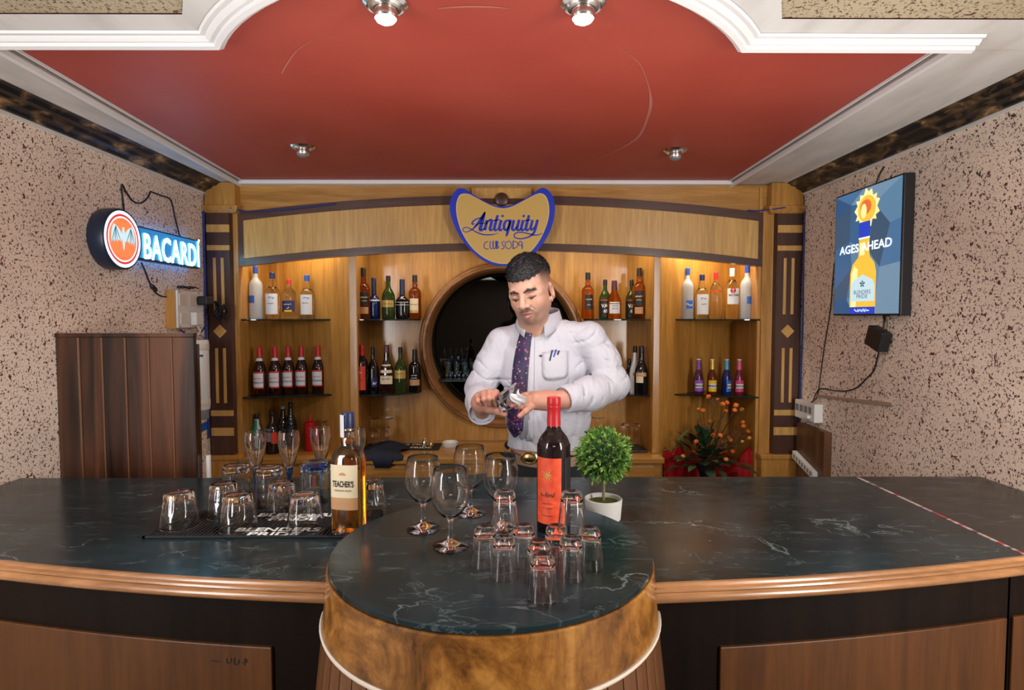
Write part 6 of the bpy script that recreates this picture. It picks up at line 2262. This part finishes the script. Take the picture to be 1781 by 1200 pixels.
paint((0.36, 0.125, 0.11), chain(F2, flat([(-0.022, 0, -0.0665), (-0.008, 0, -0.0625), (0.008, 0, -0.0625), (0.022, 0, -0.0665)]), [0.0012, 0.0038, 0.0038, 0.0012]), 0.0028, 0.9, True)
paint((0.50, 0.190, 0.165), chain(F2, flat([(-0.019, 0, -0.0715), (0, 0, -0.0750), (0.019, 0, -0.0715)]), [0.0015, 0.0050, 0.0015]), 0.003, 0.9, True)
paint((0.07, 0.020, 0.018), chain(F2, flat([(-0.024, 0, -0.0682), (0.024, 0, -0.0682)]), [0.0008, 0.0008]), 0.0026, 0.85, True)
for s in (-1, 1):
    paint((0.014, 0.009, 0.008), chain(F2, flat([(s * 0.012, 0, 0.0150), (s * 0.028, 0, 0.0215), (s * 0.045, 0, 0.0190), (s * 0.054, 0, 0.0110)]), [0.0036, 0.0042, 0.0034, 0.0012]), 0.0036, 0.95, True)
    paint((0.010, 0.007, 0.006), chain(F2, flat([(s * 0.016, 0, -0.0080), (s * 0.031, 0, -0.0120), (s * 0.048, 0, -0.0075)]), [0.0014, 0.0022, 0.0016]), 0.0028, 0.95, True)
    paint((0.30, 0.135, 0.095), chain(F2, flat([(s * 0.016, 0, 0.006), (s * 0.031, 0, 0.0095), (s * 0.046, 0, 0.006)]), [0.0012, 0.0016, 0.0012]), 0.003, 0.6, True)
    paint((0.05, 0.018, 0.015), ell(P_, (s * 0.0085, 0.106, -0.042), (0.0048, 0.008, 0.0042)), 0.002, 0.9)
# cropped hair on the sides of the head
hl_front = lambda q: q[:, 2] - (0.052 + 0.55 * (q[:, 1] - 0.06))
side = np.clip((P_[:, 2] + 0.010 - 0.30 * (P_[:, 1] + 0.02)) / 0.060, 0, 1) * np.clip((0.046 - P_[:, 1]) / 0.016, 0, 1) * (np.abs(P_[:, 0]) < 0.0835) * (P_[:, 2] > -0.01)
back = np.clip((-0.035 - P_[:, 1]) / 0.02, 0, 1) * np.clip((P_[:, 2] + 0.075) / 0.03, 0, 1)
kk = np.clip(np.maximum(side, back), 0, 1)[:, None]
ear_mask = np.zeros(len(P_))
for s in (-1, 1):
    ear_mask = np.maximum(ear_mask, (ell(P_, (s * 0.081, -0.008, -0.022), (0.014, 0.024, 0.036)) < 0).astype(float) * (np.abs(P_[:, 0]) > 0.070))
kk = kk * (1 - ear_mask)[:, None]
grain = (0.75 + 0.5 * nz)[:, None]
tone = tone * (1 - 0.93 * kk) + np.array([0.030, 0.020, 0.017]) * grain * 0.93 * kk
head_tone = tone
head_part = (head_world(hv), hf[:, ::-1] if np.linalg.det(RH @ FL) < 0 else hf)

# ---- hands (drawn on a 6.67x enlargement of the hand area)


def C(cx, cy, y):
    return A(800 + cx / 6.668, 640 + cy / 6.667, y)


def rhand_d(p):
    palm = chain(p, [WRr + [0.0, 0.01, 0.0], C(250, 405, 2.045), C(310, 375, 2.030)], [0.028, 0.033, 0.034], 0.02)
    palm = smin(palm, cone(p, C(235, 340, 2.030), C(400, 310, 2.030), 0.017, 0.018), 0.015)
    d = palm
    fg = [([C(400, 318, 2.030), C(418, 288, 1.985), C(412, 350, 1.966), C(415, 402, 1.975)], 0.0108),
          ([C(345, 318, 2.032), C(345, 284, 1.984), C(340, 350, 1.964), C(350, 412, 1.976)], 0.0112),
          ([C(285, 330, 2.036), C(275, 298, 1.992), C(282, 360, 1.970), C(300, 412, 1.982)], 0.0106),
          ([C(230, 350, 2.040), C(205, 330, 2.004), C(212, 380, 1.982), C(240, 412, 1.990)], 0.0098)]
    for pts, r in fg:
        d = smin(d, chain(p, pts, [r * 1.12, r * 1.10, r, r * 0.84], 0.004), 0.0035)
    th = chain(p, [C(250, 440, 2.040), C(350, 480, 2.005), C(440, 500, 1.985), C(515, 536, 1.978)], [0.019, 0.0155, 0.0125, 0.0095], 0.008)
    return smin(d, th, 0.006)


def lhand_d(p):
    d = chain(p, [WLl + [0.02, 0.0, 0.0], WLl, C(1010, 375, 1.985), C(900, 378, 1.972)], [0.030, 0.029, 0.031, 0.032], 0.02)
    d = smin(d, ell(p, C(900, 375, 1.972), (0.034, 0.018, 0.022)), 0.015)
    fg = [([C(850, 345, 1.972), C(745, 352, 1.952), C(650, 378, 1.944), C(575, 402, 1.942)], 0.0100),
          ([C(845, 375, 1.966), C(735, 392, 1.944), C(660, 410, 1.937), C(598, 432, 1.938)], 0.0100),
          ([C(850, 402, 1.966), C(760, 425, 1.946), C(700, 445, 1.942), C(648, 448, 1.946)], 0.0094),
          ([C(880, 415, 1.966), C(815, 460, 1.945), C(755, 508, 1.938), C(692, 556, 1.936)], 0.0100)]
    for pts, r in fg:
        d = smin(d, chain(p, pts, [r * 1.18, r * 1.06, r, r * 0.82], 0.004), 0.0035)
    th = chain(p, [C(930, 340, 1.985), C(840, 318, 1.985), C(770, 318, 1.985), C(700, 330, 1.985)], [0.016, 0.013, 0.011, 0.009], 0.006)
    return smin(d, th, 0.006)


def bounds(pts, m_):
    a = np.array(pts)
    return a.min(0) - m_, a.max(0) + m_


lo_, hi_ = bounds([WRr, C(150, 270, 1.95), C(540, 560, 2.06)], 0.045)
rv, rf_ = nets(rhand_d, lo_, hi_, 0.0019)
lo_, hi_ = bounds([WLl + [0.03, 0, 0], C(560, 300, 1.93), C(1100, 570, 2.0)], 0.045)
lv, lf_ = nets(lhand_d, lo_, hi_, 0.0019)
hand_skin = np.array([0.50, 0.235, 0.165])


def hand_tone(v_, tips, knuckles):
    t = np.tile(hand_skin, (len(v_), 1))
    for c in tips:
        k = np.clip(1 - np.linalg.norm(v_ - c, axis=1) / 0.017, 0, 1)[:, None] * 0.6
        t = t * (1 - k) + np.array([0.62, 0.28, 0.22]) * k
    for c in knuckles:
        k = np.clip(1 - np.linalg.norm(v_ - c, axis=1) / 0.012, 0, 1)[:, None] * 0.5
        t = t * (1 - k) + np.array([0.34, 0.15, 0.10]) * k
    return t


rt = hand_tone(rv, [C(415, 402, 1.97), C(350, 412, 1.97), C(300, 412, 1.97), C(240, 412, 1.98), C(515, 536, 1.97)], [C(418, 288, 1.975), C(345, 284, 1.975), C(275, 298, 1.98), C(205, 330, 1.99)])
lt = hand_tone(lv, [C(575, 402, 1.94), C(598, 432, 1.935), C(692, 556, 1.93)], [C(745, 352, 1.943), C(735, 392, 1.935), C(815, 460, 1.937), C(860, 360, 1.955), C(850, 390, 1.955)])


# ---- the covered body under the clothes, arms and legs included
def body_d(p):
    d = torso_d(p, -0.016)
    d = smin(d, chain(p, [SR, ER, WRr + [0, 0.004, 0.0]], [0.043, 0.040, 0.026], 0.02), 0.02)
    d = smin(d, chain(p, [SL_, EL, WLl], [0.043, 0.040, 0.026], 0.02), 0.02)
    for s in (-1, 1):
        hip = np.array([WA[0] + s * 0.085, WA[1], 0.93])
        knee = np.array([WA[0] + s * 0.10, WA[1] - 0.015, 0.50])
        ank = np.array([WA[0] + s * 0.105, WA[1] + 0.01, 0.09])
        d = smin(d, chain(p, [hip, knee, ank], [0.082, 0.056, 0.040], 0.02), 0.05)
        d = smin(d, cone(p, ank + [0, 0.03, -0.045], ank + [s * 0.02, -0.15, -0.06], 0.034, 0.024), 0.02)
    return d


bv, bf = nets(body_d, (WA[0] - 0.28, 1.93, 0.0), (WA[0] + 0.30, 2.42, NK[2] + 0.02), 0.010)
m = principled('skin', (0.5, 0.27, 0.18), 0.48)
m.node_tree.nodes['Principled BSDF'].inputs['Subsurface Weight'].default_value = 0.06
m.node_tree.nodes['Principled BSDF'].inputs['Subsurface Radius'].default_value = (0.01, 0.004, 0.002)
ca = m.node_tree.nodes.new('ShaderNodeVertexColor')
ca.layer_name = 'tone'
base(m, ca.outputs['Color'])
body_cols = np.concatenate([head_tone, rt, lt, np.tile(hand_skin, (len(bv), 1))])
np_obj('body', [head_part, (rv, rf_), (lv, lf_), (bv, bf)], 'skin', person, body_cols)

# ---- hair: short on top
m = principled('hair_black', (0.010, 0.009, 0.010), 0.42)
hn = noise(m, coords(m), 210, 3, 0.6, 0.5)
base(m, ramp(m, hn, [(0.42, (0.004, 0.004, 0.005)), (0.70, (0.045, 0.043, 0.048))]))
bump(m, hn, 0.9, 0.004)


def hair_d(p):
    lump = 0.0020 * np.sin(p[:, 0] * 230 + 2 * np.sin(p[:, 1] * 150)) * np.sin(p[:, 1] * 210 + 2 * np.sin(p[:, 2] * 170))
    top = cranium(p, 0.0105) + lump
    # hairline: low over the forehead, up at the temples, then falling behind the ear
    ax_ = np.abs(p[:, 0])
    cut = 0.058 + 0.25 * np.clip(ax_ - 0.040, 0, 0.03) * (p[:, 1] > 0.0) - 0.75 * np.clip(-0.03 - p[:, 1], 0, 0.1) + 0.0025 * np.sin(p[:, 0] * 300) + 0.002 * np.sin(p[:, 0] * 700 + p[:, 1] * 300)
    thin = np.clip((p[:, 2] - cut) / 0.035, 0, 1)
    d = smax(top + 0.0085 * (1 - thin) * np.where(p[:, 1] > 0.05, 0.45, 1.0), cut - p[:, 2], 0.004)
    return np.maximum(d, -cranium(p, -0.006))


h_v, h_f = nets(hair_d, (-0.10, -0.135, -0.03), (0.10, 0.11, 0.15), 0.0026)
tv_, tf_ = [], []
pick = rng.permutation(len(h_v))[:4200]
for k in pick:                                   # short tufts combed forward and to the side
    p = h_v[k]
    nrm = (p - [0, -0.014, 0.034]) / np.array([0.087, 0.108, 0.100]) ** 2
    nrm /= np.linalg.norm(nrm)
    if cranium(p[None], 0.004)[0] < 0:
        continue
    comb = np.array([0.55 * math.sin(p[1] * 60 + p[0] * 40), 0.75, 0.1]) + rng.normal(0, 0.35, 3)
    comb -= nrm * (comb @ nrm)
    dr = nrm * 0.55 + comb * 0.75
    dr /= np.linalg.norm(dr)
    sd = np.cross(dr, nrm)
    sd /= max(np.linalg.norm(sd), 1e-6)
    L_ = rng.uniform(0.007, 0.012) * (0.7 if p[2] < 0.07 else 1)
    o_ = len(tv_)
    tv_ += [p - sd * 0.0011, p + sd * 0.0011, p + dr * L_ + nrm * -0.001]
    tf_.append((o_, o_ + 1, o_ + 2, o_ + 2))
tf_ = np.array(tf_)
hw_ = head_world(np.concatenate([h_v, np.array(tv_)]))
hf_ = (h_f[:, ::-1] if np.linalg.det(RH @ FL) < 0 else h_f)
faces_all = hf_.tolist() + [tuple(t[:3] + len(h_v)) for t in tf_]
me = bpy.data.meshes.new('hair')
me.from_pydata(hw_.tolist(), [], faces_all)
me.materials.append(M['hair_black'])
me.polygons.foreach_set('use_smooth', [True] * len(hf_) + [False] * len(tf_))
ho = bpy.data.objects.new('hair', me)
COL.objects.link(ho)
ho.parent = person

# ---- shirt
m = principled('shirt_cotton', (0.50, 0.495, 0.55), 0.75)
v = coords(m, (1, 1, 1))
wn_ = noise(m, coords(m, (16, 16, 7), rot=(0.2, 0.5, 0.3)), 1.0, 4, 0.55, 1.6)
bump(m, wn_, 0.5, 0.012)
lo_, hi_ = bounds([SR, SL_, ER, EL, WRr, WLl, CH + [0, -0.16, 0], CH + [0, 0.16, 0], [WA[0], WA[1], belt_z], NK + [0, 0, 0.05]], 0.085)
s_v, s_f = nets(shirt_d, lo_, hi_, 0.0040)
shirt = np_obj('shirt', [(s_v, s_f)], 'shirt_cotton', person)


def torso_front(x, z, off=0.0):
    """Y of the shirt front at (x, z)"""
    ys = np.linspace(1.98, 2.26, 113)
    p = np.stack([np.full_like(ys, x), ys, np.full_like(ys, z)], 1)
    d = torso_d(p) + tfold(p)
    k = np.argmax(d < 0)
    if d[k] >= 0:
        return 2.2 - off
    if k > 0:
        return ys[k] - (ys[k] - ys[k - 1]) * (-d[k]) / max(d[k - 1] - d[k], 1e-9) - off
    return ys[k] - off


def ribbon(rows, thick, name, mat, parent):
    """cloth strip from rows of (left xz, right xz, offset) laid on the shirt front"""
    mb = MB()
    vs, fs = [], []
    nc = 6
    for (xl, zl, xr, zr, off) in rows:
        for i in range(nc + 1):
            t = i / nc
            x, z = xl + (xr - xl) * t, zl + (zr - zl) * t
            y = torso_front(x, z, off + 0.003 * math.sin(PI * t))
            vs.append((x, y, z))
    for j in range(len(rows) - 1):
        for i in range(nc):
            a = j * (nc + 1) + i
            fs.append((a, a + 1, a + nc + 2, a + nc + 1))
    o = mb.add(vs, fs).build(name, mat, parent, smooth=True, recalc=False, sharp=80)
    md = o.modifiers.new('thick', 'SOLIDIFY')
    md.thickness = thick
    md.offset = 0
    return o


def tie_rows(pts, off):
    rows = []
    q = catmull([(a, b, c) for a, b, c in pts], 6)
    for p in q:
        l_, r_ = A(p.x - p.z / 2, p.y, 2.07), A(p.x + p.z / 2, p.y, 2.07)
        rows.append((l_[0], l_[2], r_[0], r_[2], off))
    return rows


m = principled('tie_silk', (0.03, 0.02, 0.06), 0.5)
v = coords(m)
tc_ = ramp(m, noise(m, v, 30, 2), [(0.4, (0.018, 0.014, 0.050)), (0.6, (0.040, 0.016, 0.070))])
vo = m.node_tree.nodes.new('ShaderNodeTexVoronoi')
vo.inputs['Scale'].default_value = 75
m.node_tree.links.new(v, vo.inputs['Vector'])
spots = ramp(m, vo.outputs['Distance'], [(0.20, (1, 1, 1)), (0.30, (0, 0, 0))])
tint = ramp(m, noise(m, coords(m, loc=(2, 2, 2)), 60, 2), [(0.40, (0.45, 0.05, 0.03)), (0.5, (0.30, 0.06, 0.24)), (0.62, (0.62, 0.42, 0.42))])
base(m, mix(m, spots, tc_, tint))
ribbon(tie_rows([(919, 568, 20), (912, 600, 24), (906, 640, 27), (902, 690, 27), (897, 730, 28), (896, 750, 26), (895, 760, 12), (895, 766, 2)], 0.009), 0.003, 'tie', 'tie_silk', person)
ribbon(tie_rows([(913, 690, 20), (911, 730, 21), (909, 755, 18), (908, 768, 3)], 0.0045), 0.002, 'tie_tail', 'label_navy', person)
m = principled('grey_lining', (0.22, 0.22, 0.25), 0.6)
bpy.data.objects['tie_tail'].data.materials[0] = m
kn = A(921, 563, 2.075)
mb = MB()
mb.lathe([(0.0, -0.020), (0.010, -0.018), (0.015, -0.004), (0.019, 0.012), (0.014, 0.018), (0, 0.019)], 18, sx=1.1, sy=0.75)
o = mb.build('tie_knot', 'tie_silk', person, smooth=True, loc=tuple(np.array([kn[0] + 0.002, torso_front(kn[0], kn[2] - 0.008) - 0.004, kn[2] - 0.004])))
o.rotation_euler = (R(-18), R(14), 0)
# collar: stand plus two folded leaves
mb = MB()
vs, fs = [], []
nc = 40
for i in range(nc + 1):
    a = R(-158) + R(316) * i / nc                      # 0 is the nape, +-158 the front opening
    f_ = abs(a) / R(158)
    dx, dy = math.sin(a + 0.0), math.cos(a)
    # front opening turned to where he faces
    ang = R(-14)
    dxx, dyy = dx * math.cos(ang) - dy * math.sin(ang), dx * math.sin(ang) + dy * math.cos(ang)
    zt = 0.056 - 0.036 * f_ ** 1.5
    drop = 0.038 + 0.038 * f_ ** 3
    flare = 0.012 + 0.016 * f_ ** 2
    c0 = NK + [0.0, 0.002, 0.014]
    vs += [tuple(c0 + [dxx * 0.070, dyy * 0.064, zt - 0.030]), tuple(c0 + [dxx * 0.0705, dyy * 0.065, zt]), tuple(c0 + [dxx * 0.0745, dyy * 0.069, zt + 0.001]),
           tuple(c0 + [dxx * (0.072 + flare * 0.6), dyy * (0.068 + flare * 0.6), zt - drop * 0.5]), tuple(c0 + [dxx * (0.072 + flare), dyy * (0.069 + flare), zt - drop])]
for i in range(nc):
    a, b = 5 * i, 5 * i + 5
    fs += [(a + k, b + k, b + k + 1, a + k + 1) for k in range(4)]
o = mb.add(vs, fs).build('collar', 'shirt_cotton', person, smooth=True, sharp=60)
md = o.modifiers.new('thick', 'SOLIDIFY')
md.thickness = 0.003
# cuffs
for k, (e_, w_, r0_) in enumerate(((ER, WRr, 0.047), (EL, WLl, 0.045))):
    ax = (w_ - e_) / np.linalg.norm(w_ - e_)
    p0_, p1_, p2_ = w_ - ax * 0.045, w_ - ax * 0.020, w_ + ax * 0.012
    o = MB().tube([p0_, p1_, p2_], [r0_ + 0.004, r0_ + 0.003, r0_ + 0.001], 30, caps=False).build('cuff', 'shirt_cotton', person, smooth=True)
    md = o.modifiers.new('thick', 'SOLIDIFY')
    md.thickness = 0.004
# placket line, pocket, pens, emblem, buttons
ribbon([(A(919 - (y_ - 575) * 0.02, y_, 2.07)[0], A(919, y_, 2.07)[2], A(931 - (y_ - 575) * 0.02, y_, 2.07)[0], A(919, y_, 2.07)[2], 0.0028) for y_ in range(578, 780, 12)], 0.0015, 'placket', 'shirt_cotton', person)
pk = []
for y_ in range(614, 668, 6):
    wd = 0 if y_ < 655 else (y_ - 655) * 0.9
    l_, r_ = A(944 + wd, y_, 2.07), A(990 - wd, y_ - 3, 2.07)
    pk.append((l_[0], l_[2], r_[0], r_[2], 0.0035))
pkt = ribbon(pk, 0.0018, 'pocket', 'shirt_cotton', person)
for (x0_, y0_, x1_, y1_, mt_) in ((962, 610, 957, 628, 'cap_navy'), (969, 609, 964, 622, 'cap_blue'), (974, 611, 971, 618, 'cap_black')):
    a_, b2 = A(x0_, y0_, 2.07), A(x1_, y1_, 2.07)
    a_[1] = torso_front(a_[0], a_[2], 0.008)
    b2[1] = torso_front(b2[0], b2[2], 0.008)
    MB().tube([a_, b2], 0.0028, 8).build('pen', mt_, pkt, smooth=True)
e_ = A(942, 620, 2.07)
MB().box(-0.006, 0.006, -0.001, 0.001, -0.003, 0.003).build('chest_emblem', 'cap_maroon', person, loc=(e_[0], torso_front(e_[0], e_[2], 0.003), e_[2]))

# ---- trousers, belt, shoes
def trouser_d(p):
    d = ell(p, (WA[0], WA[1], 0.97), (0.163, 0.128, 0.14))
    for s in (-1, 1):
        d = smin(d, chain(p, [(WA[0] + s * 0.085, WA[1], 0.92), (WA[0] + s * 0.10, WA[1] - 0.012, 0.50), (WA[0] + s * 0.105, WA[1] + 0.01, 0.06)], [0.094, 0.076, 0.064], 0.02), 0.05)
    return np.maximum(np.maximum(d, p[:, 2] - belt_z - 0.004), 0.055 - p[:, 2])


t_v, t_f = nets(trouser_d, (WA[0] - 0.26, 1.98, 0.03), (WA[0] + 0.26, 2.42, belt_z + 0.03), 0.009)
principled('trouser_cloth', (0.008, 0.009, 0.013), 0.75)
np_obj('trousers', [(t_v, t_f)], 'trouser_cloth', person)
for s in (-1, 1):
    mb = MB()
    mb.lathe([(0, 0.0), (0.048, 0.0), (0.050, 0.02), (0.044, 0.05), (0.030, 0.075), (0, 0.08)], 20, sx=0.85, sy=2.4)
    mb.build('shoe', 'black_plastic', person, smooth=True, loc=(WA[0] + s * 0.105, WA[1] - 0.05, 0))
principled('belt_leather', (0.30, 0.19, 0.12), 0.5)
prf = []
mb = MB()
vs, fs = [], []
nb = 60
for i in range(nb):
    a = 2 * PI * i / nb
    zoff = -0.014 * math.sin(a) * -1 - 0.012 * (0.5 - 0.5 * math.sin(a))
    for r_, z_ in ((1.01, -0.017), (1.03, -0.017), (1.03, 0.017), (1.01, 0.017)):
        vs.append((WA[0] + 0.164 * r_ * math.cos(a), WA[1] + 0.131 * r_ * math.sin(a), belt_z - 0.014 + z_ + zoff))
for i in range(nb):
    a, b = 4 * i, 4 * ((i + 1) % nb)
    fs += [(a + k, b + k, b + (k + 1) % 4, a + (k + 1) % 4) for k in range(4)]
belt = mb.add(vs, fs).build('belt', 'belt_leather', person, smooth=True)
bx_ = A(921, 797, 2.07)
mb = MB()
mb.lathe([(0, 0), (0.030, 0), (0.031, 0.003), (0.026, 0.006), (0.020, 0.005), (0.012, 0.008), (0, 0.009)], 30, sx=1.0, sy=0.72, flute=(9, lambda z: 0.06))
o = mb.build('buckle', 'brass', belt, smooth=True, loc=(bx_[0], WA[1] - 0.138, bx_[2]))
o.rotation_euler = (PI / 2, 0, R(-12))

# ---- the glass in his hands and the paper towel
g0, g1 = C(452, 425, 1.962), C(700, 285, 1.958)
gax = (g1 - g0) / np.linalg.norm(g1 - g0)
hg = thing('tumbler', 'clear tumbler the bartender is holding and wiping', 'glass', tuple(g0))
hg.rotation_euler = Vector(gax).to_track_quat('Z', 'Y').to_euler()
lathe_obj('cup', [(0, 0.014), (0.027, 0.014), (0.0345, 0.088), (0.0370, 0.088), (0.033, 0.03), (0.0315, 0.002), (0.028, 0), (0, 0.003)], 'glass', hg, seg=40, flute=(10, lambda z: 0.03 if z < 0.05 else 0.0))
pt = MB()
vs, fs = [], []
gs = np.cross(gax, [0, 0, 1.0])
gs /= np.linalg.norm(gs)
gn = np.cross(gs, gax)
if gs[1] > 0:
    gs = -gs                                       # gs points to the camera side, gn upwards
for j in range(9):
    for i in range(13):
        u, v_ = i / 12, j / 8
        ang = R(-62) + R(78) * v_ + 0.12 * math.sin(8 * u)
        rr_ = 0.0405 + 0.0025 * math.sin(11 * u + 5 * v_) + 0.001 * math.sin(23 * v_ + 3 * u)
        w_ = g0 + gax * (0.052 + 0.036 * u + 0.006 * math.sin(6 * v_)) + (gs * math.cos(ang) + gn * math.sin(ang)) * rr_
        vs.append(tuple(w_))
for j in range(8):
    for i in range(12):
        a = j * 13 + i
        fs.append((a, a + 1, a + 14, a + 13))
o = pt.add(vs, fs).build('paper_towel', 'paper', smooth=True, sharp=80)
md = o.modifiers.new('thick', 'SOLIDIFY')
md.thickness = 0.002
tag(o, 'crumpled white paper towel between the bartender\'s hand and the glass', 'towel')
